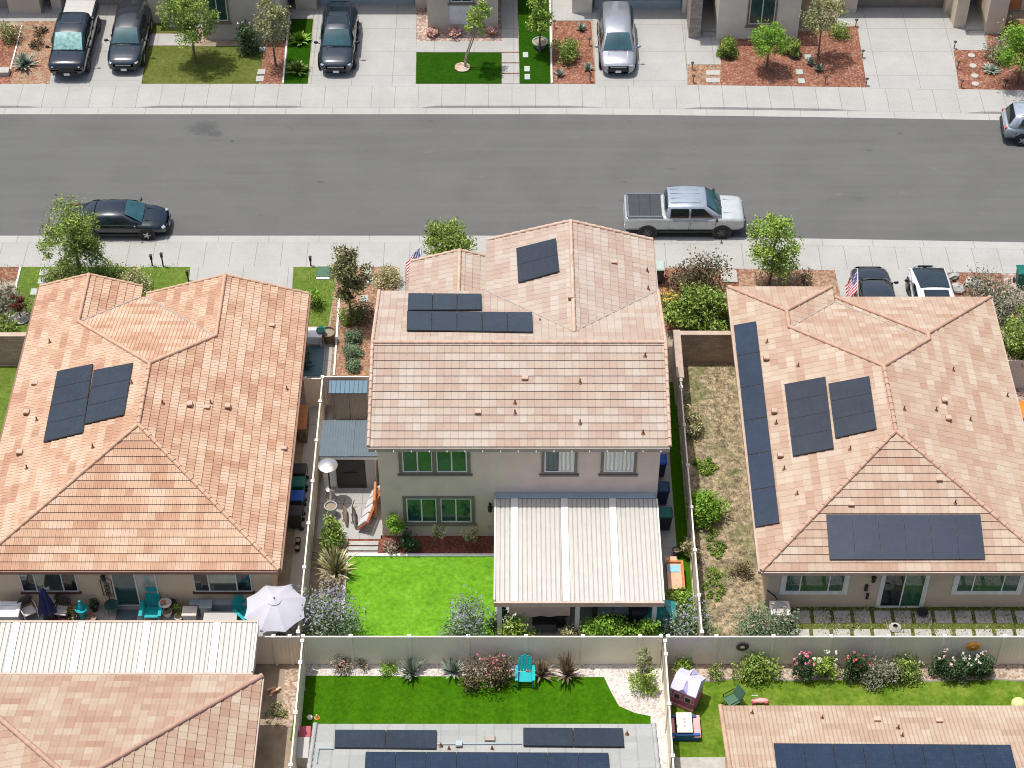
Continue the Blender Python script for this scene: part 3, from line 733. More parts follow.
def hip_house(name, label, x0, x1, yb, xa, yl, xb, yr, tilem, capm, wallm, gables=True, ez=2.9, gutcol=None):
    """single-storey house: back hip, ridge, front hip meeting two front wings (gabled or hipped)"""
    h = thing(name, label, 'house', ((x0+x1)/2, (yb+yl)/2, 0))
    w = (x1-x0)/2; xc = (x0+x1)/2; zr = ez+SLOPE*w
    B = (xc, yb+w); yv = yr-.35 if not gables else 65.6
    Cf = (xc, yv-w)
    xl, wl = (x0+xa)/2, (xa-x0)/2; xr, wr = (xb+x1)/2, (x1-xb)/2
    D = (xl, Cf[1]+(xc-xl)); G = (xr, Cf[1]+(xr-xc))
    zl, zrr = ez+SLOPE*wl, ez+SLOPE*wr
    m = MB()
    roof_plane(m, [(x0, yb), (x1, yb), B], (0, -1), ez, -yb)
    # front hip between the wings
    roof_plane(m, [Cf, G, (xb, yv), (xa, yv), D], (0, 1), ez, yv)
    el = yl if gables else yl-wl; er = yr if gables else yr-wr
    roof_plane(m, [(x0, yb), B, Cf, D, (x0, D[1])], (-1, 0), ez, -x0)
    roof_plane(m, [(x0, D[1]), D, (xl, el), (x0, yl)], (-1, 0), ez, -x0)
    roof_plane(m, [(x1, yb), (x1, G[1]), G, Cf, B], (1, 0), ez, x1)
    roof_plane(m, [(x1, G[1]), (x1, yr), (xr, er), G], (1, 0), ez, x1)
    roof_plane(m, [D, (xa, yv), (xa, yl), (xl, el)], (1, 0), ez, xa)
    roof_plane(m, [G, (xr, er), (xb, yr), (xb, yv)], (-1, 0), ez, -xb)
    if not gables:
        roof_plane(m, [(x0, yl), (xl, el), (xa, yl)], (0, 1), ez, yl)
        roof_plane(m, [(xb, yr), (xr, er), (x1, yr)], (0, 1), ez, yr)
    rf = m.build('roof', tilem, h)
    c = Runs(); P = lambda q, z: (q[0], q[1], z)
    Bz, Cz, Dz, Gz = P(B, zr), P(Cf, zr), P(D, zl), P(G, zrr)
    El, Er = (xl, el, zl), (xr, er, zrr)
    for a, b in (((x0, yb, ez), Bz), ((x1, yb, ez), Bz), (Bz, Cz), (Dz, Cz), (Gz, Cz), (El, Dz), (Er, Gz)): caps(c, a, b)
    if not gables:
        for a, b in (((x0, yl, ez), El), ((xa, yl, ez), El), ((xb, yr, ez), Er), ((x1, yr, ez), Er)): caps(c, a, b)
    else:
        for a, b in (((x0, yl, ez), El), ((xa, yl, ez), El), ((xb, yr, ez), Er), ((x1, yr, ez), Er)): caps(c, a, b, .07)
    c.build('ridge_caps', capm, rf, smooth=50)
    fl = MB(); fl.tube([Vector(Dz)+Vector((0.1, 0, .02)), (xa, yv, ez+.03)], .05, 6); fl.tube([Vector(Gz)+Vector((-.1, 0, .02)), (xb, yv, ez+.03)], .05, 6)
    fl.build('valley_flashing', A['flash'], rf)
    gt = MB(); gm = gutcol or A['fascia']
    for a, b in (((x0, yb-.03), (x1, yb-.03)), ((x1+.03, yb), (x1+.03, yr)), ((x0-.03, yl), (x0-.03, yb))):
        gutter_run(gt, (*a, ez), (*b, ez), t=.1 if a[1] == b[1] else .16)
    gt.build('gutter', gm, rf)
    so_ = MB().prism([(x0+.02, yb+.02), (x1-.02, yb+.02), (x1-.02, yr-.02), (xb+.02, yr-.02), (xb+.02, yv-.02), (xa-.02, yv-.02), (xa-.02, yl-.02), (x0+.02, yl-.02)], ez-.06, ez-.02)
    so_.build('soffit', wallm, rf)
    i = .45
    wl_ = MB().prism([(x0+i, yb+i), (x1-i, yb+i), (x1-i, yr-i), (xb+i, yr-i), (xb+i, yv-i), (xa-i, yv-i), (xa-i, yl-i), (x0+i, yl-i)], -.1, ez-.07)
    if gables:
        for xx, yy, ww in ((xl, yl, wl), (xr, yr, wr)):
            wl_.add([(xx-ww+.4, yy-i-.1, ez-.07), (xx+ww-.4, yy-i-.1, ez-.07), (xx, yy-i-.1, ez+SLOPE*(ww-.4)-.1), (xx-ww+.4, yy-i, ez-.07), (xx+ww-.4, yy-i, ez-.07), (xx, yy-i, ez+SLOPE*(ww-.4)-.1)],
                    [(0, 1, 2), (5, 4, 3), (0, 3, 4, 1), (1, 4, 5, 2), (2, 5, 3, 0)])
    wl_.build('wall', wallm, h)
    pl = {'back': plane_of((0, -1), ez, -yb), 'left': plane_of((-1, 0), ez, -x0), 'right': plane_of((1, 0), ez, x1), 'front': plane_of((0, 1), ez, yv)}
    return h, rf, pl

# --- left house
hl, rl, pl = hip_house('orange_roofed_house', 'single storey house with ribbed orange tile roof and two short rows of solar panels', -21.8, -9.35, 49.55, -17.05, 66.35, -16.8, 65.85, A['tile_left'], A['cap_left'], A['stucco_left'], True, gutcol=A['fasciabrown'])
solar_array(hl, [(57, 371), (93, 363.5), (83, 432), (43, 442)], *pl['left'], 4)
solar_array(hl, [(93.4, 370), (133, 362.5), (124, 414.5), (84, 424)], *pl['left'], 3)
pipes(rl, [(35, 384, 't'), (27, 414, 'b'), (37, 421, 'p'), (20, 454, 'b'), (27, 469, 'p'), (93, 448, 'p'), (50, 343, 'p'), (132, 384, 'p')], *pl['left'], A['tilevent'])
pipes(rl, [(163, 404, 'p'), (190, 406, 'b'), (207, 408, 't'), (211, 404, 'p'), (228, 408, 'b'), (272, 326, 't'), (287, 390, 'p'), (284, 449, 't')], *pl['right'], A['tilevent'])
YL = 50.0
def wx(px, z, y):  # photo column -> world x on a wall plane y at height z
    d = y*math.cos(CAM_P)-(z-CAM_H)*math.sin(CAM_P); return (px-512)*d/CAM_F
window(hl, wx(19, 1.9, YL), wx(76, 1.9, YL), 1.0, 2.45, YL, A['trimlight'], [.25, .5, .25], [A['glassdark'], A['glassmirror'], A['glassdark']], A['trimbrown'])
window(hl, wx(192.5, 1.9, YL), wx(251, 1.9, YL), 1.0, 2.45, YL, A['trimlight'], [.25, .5, .25], [A['glassdark'], A['glassmirror'], A['glassdark']], A['trimbrown'])
window(hl, wx(114, 1, YL), wx(158.5, 1, YL), .06, 2.3, YL, A['white'], [.53, .47], [A['glasswin'], A['glasspale']])
wall_lamp(hl, wx(103, 2.2, YL), 1.95, YL)
# --- right house
hr, rr, pr_ = hip_house('peach_roofed_house', 'single storey house with flat peach tile roof and four blocks of solar panels', 10.0, 21.95, 49.5, 14.75, 66.3, 14.85, 65.6, A['tile_right'], A['cap_right'], A['stucco_right'], False, gutcol=A['tangutter'])
solar_array(hr, [(733.5, 325), (756, 321), (779.5, 522.5), (755, 527)], *pr_['left'], 6, A['solarblue'])
solar_array(hr, [(784, 384), (825.5, 376.5), (834, 448), (792.5, 456)], *pr_['left'], 4)
solar_array(hr, [(828, 383.5), (869.5, 375.8), (877, 428.5), (835, 438)], *pr_['left'], 3)
solar_array(hr, [(826, 514), (980.5, 514), (985.5, 559), (829.5, 559.5)], *pr_['back'], 6, A['solarblue'], 'h')
pipes(rr, [(774, 413, 'b'), (776, 424, 'p'), (780, 457, 'b'), (784, 470, 'p'), (850, 450, 'p'), (797, 495, 'p'), (767, 343, 'p'), (766, 360, 'b'), (798, 367, 'p'), (787, 270+120, 'p')][:9], *pr_['left'], A['tilevent'])
pipes(rr, [(904, 410, 'p'), (936, 411, 'p'), (944, 402, 'b'), (948, 420, 'b'), (970, 421, 'p'), (953, 371, 'p'), (1007, 397, 'p')], *pr_['right'], A['tilevent'])
pipes(rr, [(939, 480, 't'), (851, 505, 't'), (955, 504, 'p')], *pr_['back'], A['tilevent'])
YR = 49.95
for a, b in ((785, 845), (957.5, 1020)):
    window(hr, wx(a, 1.7, YR), wx(b, 1.7, YR), 1.05, 2.35, YR, A['trimlight'], [.25, .5, .25], [A['glasswin'], A['glasslawn'], A['glasswin']], None, .16, A['trimlight'])
window(hr, wx(882, 1.2, YR), wx(924, 1.2, YR), .06, 2.3, YR, A['trimlight'], [.5, .5], [A['glassdark'], A['glasslawn']], None, .13, A['trimlight'])
wall_lamp(hr, wx(874, 2.2, YR), 1.95, YR)
MB().b(wx(866, 1.3, YR)-.07, wx(866, 1.3, YR)+.07, YR-.08, YR, 1.15, 1.5).b(wx(867, .7, YR)-.05, wx(867, .7, YR)+.05, YR-.07, YR, .6, .95).build('meter_box', A['black'], hr)

# --- center house (two storeys)
SC = .30
hc = thing('two_storey_house', 'two storey greige house with buff tile roof behind the bright green lawn', 'house', (.3, 58, 0))
cx0, cx1, cyb, cyf, cez = -5.8, 6.38, 53.38, 62.6, 6.05
cyr = (cyb+cyf)/2; czr = cez+SC*(cyf-cyb)/2
gx0, gx1, gyf = -1.1, 6.32, 66.0
gxr = (gx0+gx1)/2; gzr = cez+SC*(gx1-gx0)/2; gym = cyr+(czr-gzr)/SC
m = MB()
roof_plane(m, [(cx0, cyb), (cx1, cyb), (cx1, cyr), (cx0, cyr)], (0, -1), cez, -cyb, SC)
roof_plane(m, [(cx0, cyr), (cx1, cyr), (cx1, gym), (cx0, gym)], (0, 1), cez, cyf, SC)
roof_plane(m, [(cx0, gym), (gxr, gym), (gx0, cyf), (cx0, cyf)], (0, 1), cez, cyf, SC)
roof_plane(m, [(gxr, gym), (cx1, gym), (cx1, cyf), (gx1, cyf)], (0, 1), cez, cyf, SC)
roof_plane(m, [(gxr, gym), (gxr, gyf), (gx0, gyf), (gx0, cyf)], (-1, 0), cez, -gx0, SC)
roof_plane(m, [(gxr, gym), (gx1, cyf), (gx1, gyf), (gxr, gyf)], (1, 0), cez, gx1, SC)
rc = m.build('roof', A['tile_center'], hc)
c = Runs(); caps(c, (cx0, cyr, czr), (cx1, cyr, czr)); caps(c, (gxr, gyf, gzr), (gxr, gym, gzr))
for a, b in (((cx0, cyb, cez), (cx0, cyr, czr)), ((cx0, cyf, cez), (cx0, cyr, czr)), ((cx1, cyb, cez), (cx1, cyr, czr)), ((cx1, cyf, cez), (cx1, cyr, czr)), ((gx0, gyf, cez), (gxr, gyf, gzr)), ((gx1, gyf, cez), (gxr, gyf, gzr))): caps(c, a, b, .085, .36)
c.build('ridge_caps', A['cap_center'], rc, smooth=50)
fl = MB().tube([(gxr, gym, gzr+.03), (gx0, cyf, cez+.03)], .05, 6).tube([(gxr, gym, gzr+.03), (gx1, cyf, cez+.03)], .04, 6)
fl.build('valley_flashing', A['flash'], rc)
gt = MB(); gutter_run(gt, (cx0, cyb-.03, cez), (cx1, cyb-.03, cez), .2); gutter_run(gt, (cx0, cyf+.03, cez), (gx0, cyf+.03, cez)); gutter_run(gt, (gx0-.03, cyf, cez), (gx0-.03, gyf, cez)); gutter_run(gt, (gx1+.03, cyf, cez), (gx1+.03, gyf, cez))
gt.build('gutter', A['fascia'], rc)
MB().b(cx0+.02, cx1-.02, cyb+.02, cyf-.02, cez-.1, cez-.02).b(gx0+.02, gx1-.02, cyf-.01, gyf-.02, cez-.1, cez-.022).build('soffit', A['fascia'], rc)
# low front gable (garage wing)
lx0, lx1, lyf, lez = -4.75, -.12, 68.05, 2.9
lxr = (lx0+lx1)/2; lzr = lez+SLOPE*(lx1-lx0)/2
m = MB()
roof_plane(m, [(lxr, 62.3), (lxr, lyf), (lx0, lyf), (lx0, 62.3)], (-1, 0), lez, -lx0); roof_plane(m, [(lxr, 62.3), (lx1, 62.3), (lx1, lyf), (lxr, lyf)], (1, 0), lez, lx1)
lr = m.build('wing_roof', A['tile_center'], hc)
c = Runs(); caps(c, (lxr, lyf, lzr), (lxr, 62.3, lzr)); caps(c, (lx0, lyf, lez), (lxr, lyf, lzr), .08); caps(c, (lx1, lyf, lez), (lxr, lyf, lzr), .08); c.build('ridge_caps', A['cap_center'], lr, smooth=50)
YC = 53.76
w_ = MB().prism([(-5.5, YC), (6.06, YC), (6.06, 65.6), (-.8, 65.6), (-.8, 67.6), (-4.4, 67.6), (-4.4, 62.2), (-5.5, 62.2)], -.1, 2.82)
w_.prism([(-5.498, YC+.002), (6.058, YC+.002), (6.058, 65.598), (-.82, 65.598), (-.82, 62.2), (-5.498, 62.2)], 2.82, cez-.12)
for y_, in ((65.45,),): w_.add([(gx0+.3, y_, cez-.12), (gx1-.3, y_, cez-.12), (gxr, y_, gzr-.15), (gx0+.3, y_+.1, cez-.12), (gx1-.3, y_+.1, cez-.12), (gxr, y_+.1, gzr-.15)], [(0, 1, 2), (5, 4, 3), (0, 3, 4, 1), (1, 4, 5, 2), (2, 5, 3, 0)])
for x_ in (-5.4, 5.95): w_.add([(x_, cyb+.4, cez-.12), (x_, cyf-.4, cez-.12), (x_, cyr, czr-.15), (x_+.1, cyb+.4, cez-.12), (x_+.1, cyf-.4, cez-.12), (x_+.1, cyr, czr-.15)], [(2, 1, 0), (3, 4, 5), (1, 4, 3, 0), (2, 5, 4, 1), (0, 3, 5, 2)])
w_.add([(lx0+.3, 67.5, 2.82), (lx1-.3, 67.5, 2.82), (lxr, 67.5, lzr-.12), (lx0+.3, 67.6, 2.82), (lx1-.3, 67.6, 2.82), (lxr, 67.6, lzr-.12)], [(0, 1, 2), (5, 4, 3), (0, 3, 4, 1), (1, 4, 5, 2), (2, 5, 3, 0)])
w_.build('wall', A['stucco_center'], hc)
def cw(a, b, z0, z1, gl, sill=A['trimdark'], trim=.12): window(hc, wx(a, (z0+z1)/2, YC), wx(b, (z0+z1)/2, YC), z0, z1, YC, A['white'], 2, gl, sill, trim, A['trimdark'])
gG = [A['glasswin'], A['glasslawn']]
cw(402, 432.5, 4.15, 5.75, gG, None, .0); cw(436, 467, 4.15, 5.75, gG, None, .0)
cw(406.5, 437, .98, 2.5, gG, None, .0); cw(440.5, 471.5, .98, 2.5, gG, None, .0)
for z0, z1, a, b in ((4.15, 5.75, 402, 467), (.98, 2.5, 406.5, 471.5)):
    xa_, xb_ = wx(a, (z0+z1)/2, YC), wx(b, (z0+z1)/2, YC)
    s_ = MB().b(xa_-.14, xa_-.003, YC-.05, YC+.02, z0-.12, z1+.12).b(xb_+.003, xb_+.14, YC-.05, YC+.02, z0-.12, z1+.12)
    if z1 < 3: s_.b(xa_-.003, xb_+.003, YC-.048, YC+.02, z1+.003, z1+.12)
    s_.b(xa_-.003, xb_+.003, YC-.048, YC+.02, z0-.12, z0-.003).b(wx(434.2 if a == 402 else 438.7, (z0+z1)/2, YC)-.09, wx(434.2 if a == 402 else 438.7, (z0+z1)/2, YC)+.09, YC-.044, YC+.02, z0, z1)
    s_.b(xa_-.22, xb_+.22, YC-.09, YC+.02, z0-.2, z0-.123); s_.build('window_trim', A['trimdark'], hc)
cw(544.5, 574.5, 4.15, 5.75, [A['glasswin'], A['curtain']]); cw(604, 634, 4.15, 5.75, [A['curtain'], A['curtain']])
wall_lamp(hc, wx(490, 2.1, YC), 1.9, YC)
MB().b(wx(489, .6, YC)-.05, wx(489, .6, YC)+.05, YC-.05, YC, .6, .75).build('outlet_box', A['greybox'], hc)
lt = MB()
for i in range(17): lt.ball((cx0+.3+i*.72, cyb-.1, cez-.16), .035, .035, .05, 6, 4)
lt.build('string_lights', A['white'], hc)
pf = plane_of((0, 1), cez, cyf, SC); pL = plane_of((-1, 0), cez, -gx0, SC); pR = plane_of((1, 0), cez, gx1, SC); pB = plane_of((0, -1), cez, -cyb, SC)
solar_array(hc, [(408.3, 293), (481.5, 293.5), (482, 309.5), (407.5, 310)], *pf, 3, None, 'h')
solar_array(hc, [(407, 310.8), (532, 312), (533, 332), (406.5, 330)], *pf, 5, None, 'h')
solar_array(hc, [(516, 248), (556, 238), (559.5, 271), (518, 282.5)], *pL, 2)
pipes(rc, [(571, 299, 'b'), (540, 323, 'p'), (514, 341, 'p')], *pL, A['tilevent'])
pipes(rc, [(614, 263, 't'), (647, 272, 'p'), (648, 290, 'p')], *pR, A['tilevent'])
pipes(rc, [(478, 413, 't'), (515, 404, 'p'), (515, 414, 'p'), (525, 379, 't'), (580, 383, 'p'), (580, 424, 'p'), (643, 434, 'p'), (645, 357, 'p')], *pB, A['tilevent'])

# --- patio covers
def patio_cover(name, label, x0, x1, y0, y1, z0, z1, flats, posts, beam, pitch=.19, sh=0.):
    t = thing(name, label, 'patio cover', ((x0+x1)/2, (y0+y1)/2, 0))
    dz = lambda y: z0+(z1-z0)*(y-y0)/(y1-y0)
    pan = MB(); base = MB(); wide = []
    def slab(mb, a, b, za, zb):
        mb.add([(a+sh*0, y0, dz(y0)+za), (b, y0, dz(y0)+za), (b, y1, dz(y1)+za), (a, y1, dz(y1)+za), (a, y0, dz(y0)+zb), (b, y0, dz(y0)+zb), (b, y1, dz(y1)+zb), (a, y1, dz(y1)+zb)],
               [(3, 2, 1, 0), (4, 5, 6, 7), (0, 1, 5, 4), (1, 2, 6, 5), (2, 3, 7, 6), (3, 0, 4, 7)])
    slab(base, x0, x1, -.02, .0)
    edges = []; x = x0
    marks = sorted(flats)
    while x < x1-.02:
        nxt = next((f for f in marks if f > x-1e-6), None)
        if nxt is not None and abs(nxt-x) < 1e-6:
            wide.append(MB()); slab(wide[-1], x+.006, min(x1, x+.3)-.006, .003, .06); x += .3; continue
        e_ = min(x+pitch, x1, nxt if nxt is not None else x1)
        if e_-x > .05: slab(pan, x+.014, e_-.03, .003, .03)
        x = e_
    base.build('pan_joints', A['covergap'], t); pan.build('roof_pans', A['panwhite'], t); [w_.build('beam_cover', A['offwhite'], t) for w_ in wide]
    bm_ = MB().b(x0-.06, x1+.06, y0-.09, y0-.003, z0-.2, z0+.05)
    if beam == 'both': bm_.b(x0-.06, x1+.06, y1+.003, y1+.09, z1-.2, z1+.055)
    bm_.build('gutter_beam', A['tanbeam'], t)
    MB().b(x1+.003, x1+.07, y0, y1, z0-.15, z1+.04).build('side_beam', A['offwhite'], t); MB().b(x0-.07, x0-.003, y0, y1, z0-.15, z1+.04).build('side_beam', A['offwhite'], t)
    for px_, py_ in posts: MB().b(px_-.09, px_+.09, py_-.09, py_+.09, -.02, z0-.2).build('post', A['offwhite'], t)
    return t
pc = patio_cover('patio_cover', 'ribbed off white patio cover attached to the two storey house', -.66, 5.99, 48.1, 53.4, 2.7, 2.82, [-.05+.0, 2.02, 4.02], [(-.5, 48.25), (2.62, 48.25), (5.7, 48.25)], 'one')
fl = MB().b(-.75, 5.95, 53.42, 53.755, 2.62, 2.86); fl.build('wall_flashing', A['bluegrey'], pc)
patio_cover('long_patio_cover', 'long ribbed cream patio cover standing before the house with the rose tile roof', -24.0, -10.05, 44.78, 47.12, 2.5, 2.62, [-22.1, -19.65, -17.1, -14.5, -11.75], [(-10.4, 46.9), (-14.5, 46.9), (-18.5, 46.9)], 'both', .21)

# --- lower row houses
def low_roof(name, label, planes, tilem, capm, capsegs, wall, wallm, loc):
    h = thing(name, label, 'house', loc)
    m = MB()
    for a in planes: roof_plane(m, *a)
    rf = m.build('roof', tilem, h); c = Runs()
    for a, b, r in capsegs: caps(c, a, b, r)
    c.build('ridge_caps', capm, rf, smooth=50)
    MB().prism(wall, -.1, 2.8).build('wall', wallm, h)
    return h, rf
ze = 2.9
x0, x1, yf = -21.5, -9.57, 44.35; w = (x1-x0)/2; xc = (x0+x1)/2; ya = yf-w; yb = 28
h1, r1 = low_roof('rose_roofed_house', 'house with rose and grey flat tile roof, patio cover along its eave', [
    ([(x0, yf), (x1, yf), (xc, ya)], (0, 1), ze, yf), ([(x1, yf), (x1, yb), (xc, yb), (xc, ya)], (1, 0), ze, x1), ([(x0, yf), (xc, ya), (xc, yb), (x0, yb)], (-1, 0), ze, -x0)],
    A['tile_low'], A['cap_low'], [((x0, yf, ze), (xc, ya, ze+SLOPE*w), .115), ((x1, yf, ze), (xc, ya, ze+SLOPE*w), .115), ((xc, ya, ze+SLOPE*w), (xc, yb, ze+SLOPE*w), .115)],
    [(x0+.45, yb+.4), (x1-.45, yb+.4), (x1-.45, yf-.45), (x0+.45, yf-.45)], A['stucco_left'], (xc, 36, 0))
gt = MB(); gutter_run(gt, (x1+.03, yb, ze), (x1+.03, yf, ze)); gutter_run(gt, (x0, yf+.03, ze), (x1, yf+.03, ze)); gt.build('gutter', A['tanbeam'], r1)
x0, x1, yf, yr_ = -7.42, 5.36, 42.12, 35.8
h2, r2 = low_roof('grey_roofed_house', 'house with pale grey flat tile roof and three blocks of solar panels', [
    ([(x0, yf), (x0, yr_), (x1, yr_), (x1, yf)], (0, 1), ze, yf), ([(x0, yr_), (x0, 29.5), (x1, 29.5), (x1, yr_)], (0, -1), ze, -29.5)],
    A['tile_grey'], A['cap_grey'], [((x0, yr_, ze+SLOPE*(yf-yr_)), (x1, yr_, ze+SLOPE*(yf-yr_)), .11), ((x0+.05, yf, ze), (x0+.05, yr_, ze+SLOPE*(yf-yr_)), .1), ((x1-.05, yf, ze), (x1-.05, yr_, ze+SLOPE*(yf-yr_)), .1)],
    [(x0+.4, 30), (x1-.4, 30), (x1-.4, yf-.45), (x0+.4, yf-.45)], A['stucco_pale'], (-1, 36, 0))
p2 = plane_of((0, 1), ze, yf)
solar_array(h2, [(335, 729.5), (437, 730), (436.5, 748.5), (334, 747.5)], *p2, 2, None, 'h')
solar_array(h2, [(523, 727.5), (623, 728), (624.5, 746.5), (523, 745.5)], *p2, 2, None, 'h')
solar_array(h2, [(365.5, 751.5), (608.5, 752.5), (612, 800), (363, 799)], *p2, 8, A['solarblue'], 'h')
pipes(r2, [(441, 747, 'p'), (459, 746, 'b'), (449, 750, 'p'), (492, 750, 'p'), (627, 735, 'p')], *p2, A['bluegrey'])
pp = [on_plane(x, y, p2[0]+p2[1]*.09, p2[1]) for x, y in ((334, 748.5), (319, 748.5), (317, 758), (317, 763))]
MB().tube(pp, .025, 6).build('conduit', A['bluegrey'], r2)
pp = [on_plane(x, y, p2[0]+p2[1]*.09, p2[1]) for x, y in ((437, 744), (522, 743.5))]
MB().tube(pp, .02, 6).build('conduit', A['bluegrey'], r2)
p_ = on_plane(490, 740.5, *p2); MB().box(p_.x, p_.y, p_.z+.1, .42, .25, .16, taper=.8).build('tile_vent', A['flash'], r2)
x0, x1, yf, yr_ = 7.82, 24, 42.95, 35
h3, r3 = low_roof('apricot_roofed_house', 'house with strongly ribbed apricot tile roof and one wide block of solar panels', [
    ([(x0, yf), (x0, yr_), (x1, yr_), (x1, yf)], (0, 1), ze, yf), ([(x0, yr_), (x0, 27), (x1, 27), (x1, yr_)], (0, -1), ze, -27)],
    A['tile_rib'], A['cap_rib'], [((x0, yr_, ze+SLOPE*(yf-yr_)), (x1, yr_, ze+SLOPE*(yf-yr_)), .11), ((x0+.05, yf, ze), (x0+.05, yr_, ze+SLOPE*(yf-yr_)), .1)],
    [(x0+.4, 28), (x1-.4, 28), (x1-.4, yf-.45), (x0+.4, yf-.45)], A['stucco_beige'], (14, 36, 0))
p3 = plane_of((0, 1), ze, yf)
solar_array(h3, [(773.5, 743), (1010.5, 744.5), (1022, 790), (779, 788)], *p3, 8, A['solarblue'], 'h')
pipes(r3, [(822, 719, 'p'), (877, 720, 't'), (939, 721, 't'), (898, 729, 'p'), (902, 737, 'p'), (752, 714, 'p')], *p3, A['tilevent'])

# ------------------------------------------------------------------ fences and walls
def fence(label, p, q, h=1.83, mat=None, step=2.36, phase=0., name='vinyl_fence', loc_mid=True, posts=None, ends=(True, True)):
    mat = mat or A['vinyl']
    p = Vector((*p, 0)); q = Vector((*q, 0)); d = (q-p).normalized(); Ln = (q-p).length; ang = math.atan2(d.y, d.x)
    t = thing(name, label, 'fence', (p+q)/2)
    ps = posts if posts is not None else [phase+i*step for i in range(int((Ln-phase)/step)+1)]
    ps = sorted(set(([0.07] if ends[0] else [])+[x for x in ps if .3 < x < Ln-.3]+([Ln-.07] if ends[1] else [])))
    pan = MB(); a = 0.; k = int(Ln/.155)
    for i in range(k):  # tongue and groove boards
        c = p+d*((i+.5)*Ln/k); pan.box(c.x, c.y, .05+(h-.16)/2, Ln/k-.008, .035, h-.16, ang)
    c = p+d*Ln/2; pan.box(c.x, c.y, .05+(h-.2)/2, Ln, .02, h-.2, ang)
    pan.build('panel', mat, t)
    for zz, hh, th in ((h-.06, .11, .06), (.1, .15, .055)): MB().box(c.x, c.y, zz, Ln, th, hh, ang).build('rail', mat, t)
    for x in ps:
        c = p+d*x
        po = MB().box(c.x, c.y, (h+.02)/2-.05, .125, .125, h+.12, ang).build('post', mat, t)
        MB().box(c.x, c.y, h+.025, .15, .15, .04, ang).box(c.x, c.y, h+.07, .12, .12, .06, ang, taper=.25).build('post_cap', A['white'], po)
    return t
YF = 47.06
fx = lambda px: at(px, 640, 1.6).x
fence('tan vinyl fence behind the white umbrella and long patio cover', (-14.0, YF), (-8.42, YF), posts=[14.0+fx(274), 14.0+fx(290)], ends=(False, False))
fence('tan vinyl fence between the bright turf and the white gravel strip', (-8.36, YF), (5.98, YF), mat=A['vinylgrey'], posts=[fx(v)+8.36 for v in (351, 409.5, 468, 526, 583, 640, 657)])
fence('tan vinyl fence above the rose bed with two round ornaments on it', (6.12, YF), (26.5, YF), mat=A['vinylgrey'], posts=[fx(v)-6.12 for v in (716, 773, 830.5, 888, 944, 1004)]+[17, 19.3])
fence('tan vinyl side fence between orange roofed house and two storey house', (-8.5, YF+.15), (-8.5, 61.6), phase=1.0)
fence('tan vinyl side fence between two storey house and the weedy yard', (7.55, YF+.15), (7.55, 61.4), phase=1.9)
fence('tan vinyl side fence left of the deep green lawn', (-8.3, 26), (-8.3, YF-.15), phase=.9)
fence('tan vinyl side fence between white gravel and the pink playhouse', (6.05, 26), (6.05, YF-.15), phase=1.3)
fence('short tan vinyl gate panel closing the side yard of the orange roofed house', (-9.35, 61.45), (-8.58, 61.45), ends=(True, False))
fence('short tan vinyl panel behind the blue metal shed', (-8.42, 61.5), (-5.52, 61.5), ends=(False, False), h=1.9)
def blockwall(label, x0, x1, y0, y1, h, capm=A['tanbeam']):
    t = thing('block_wall', label, 'wall', ((x0+x1)/2, (y0+y1)/2, 0))
    MB().b(x0, x1, y0, y1, -.1, h).build('masonry', A['block'], t)
    MB().b(x0-.03, x1+.03, y0-.03, y1+.03, h, h+.07).build('coping', A['tangutter'], t)
blockwall('brown block wall under the big green bush, across the weedy yard', 7.75, 10.42, 64.25, 64.45, 1.8)
blockwall('brown block wall beside the front lawn of the orange roofed house', -30, -21.4, 64.15, 64.35, 1.8)
t = thing('stucco_wall', 'thick pale stucco wall end beside the roof of the two storey house', 'wall', (7.55, 63, 0))
MB().b(7.42, 7.68, 61.5, 64.5, -.1, 1.8).build('masonry', A['stucco_beige'], t); MB().b(7.38, 7.72, 61.46, 64.54, 1.8, 1.88).build('coping', A['tangutter'], t)
fence('tan fence panel at the right edge beside the peach roofed house', (22.0, 62.6), (26, 62.6), posts=[2.])

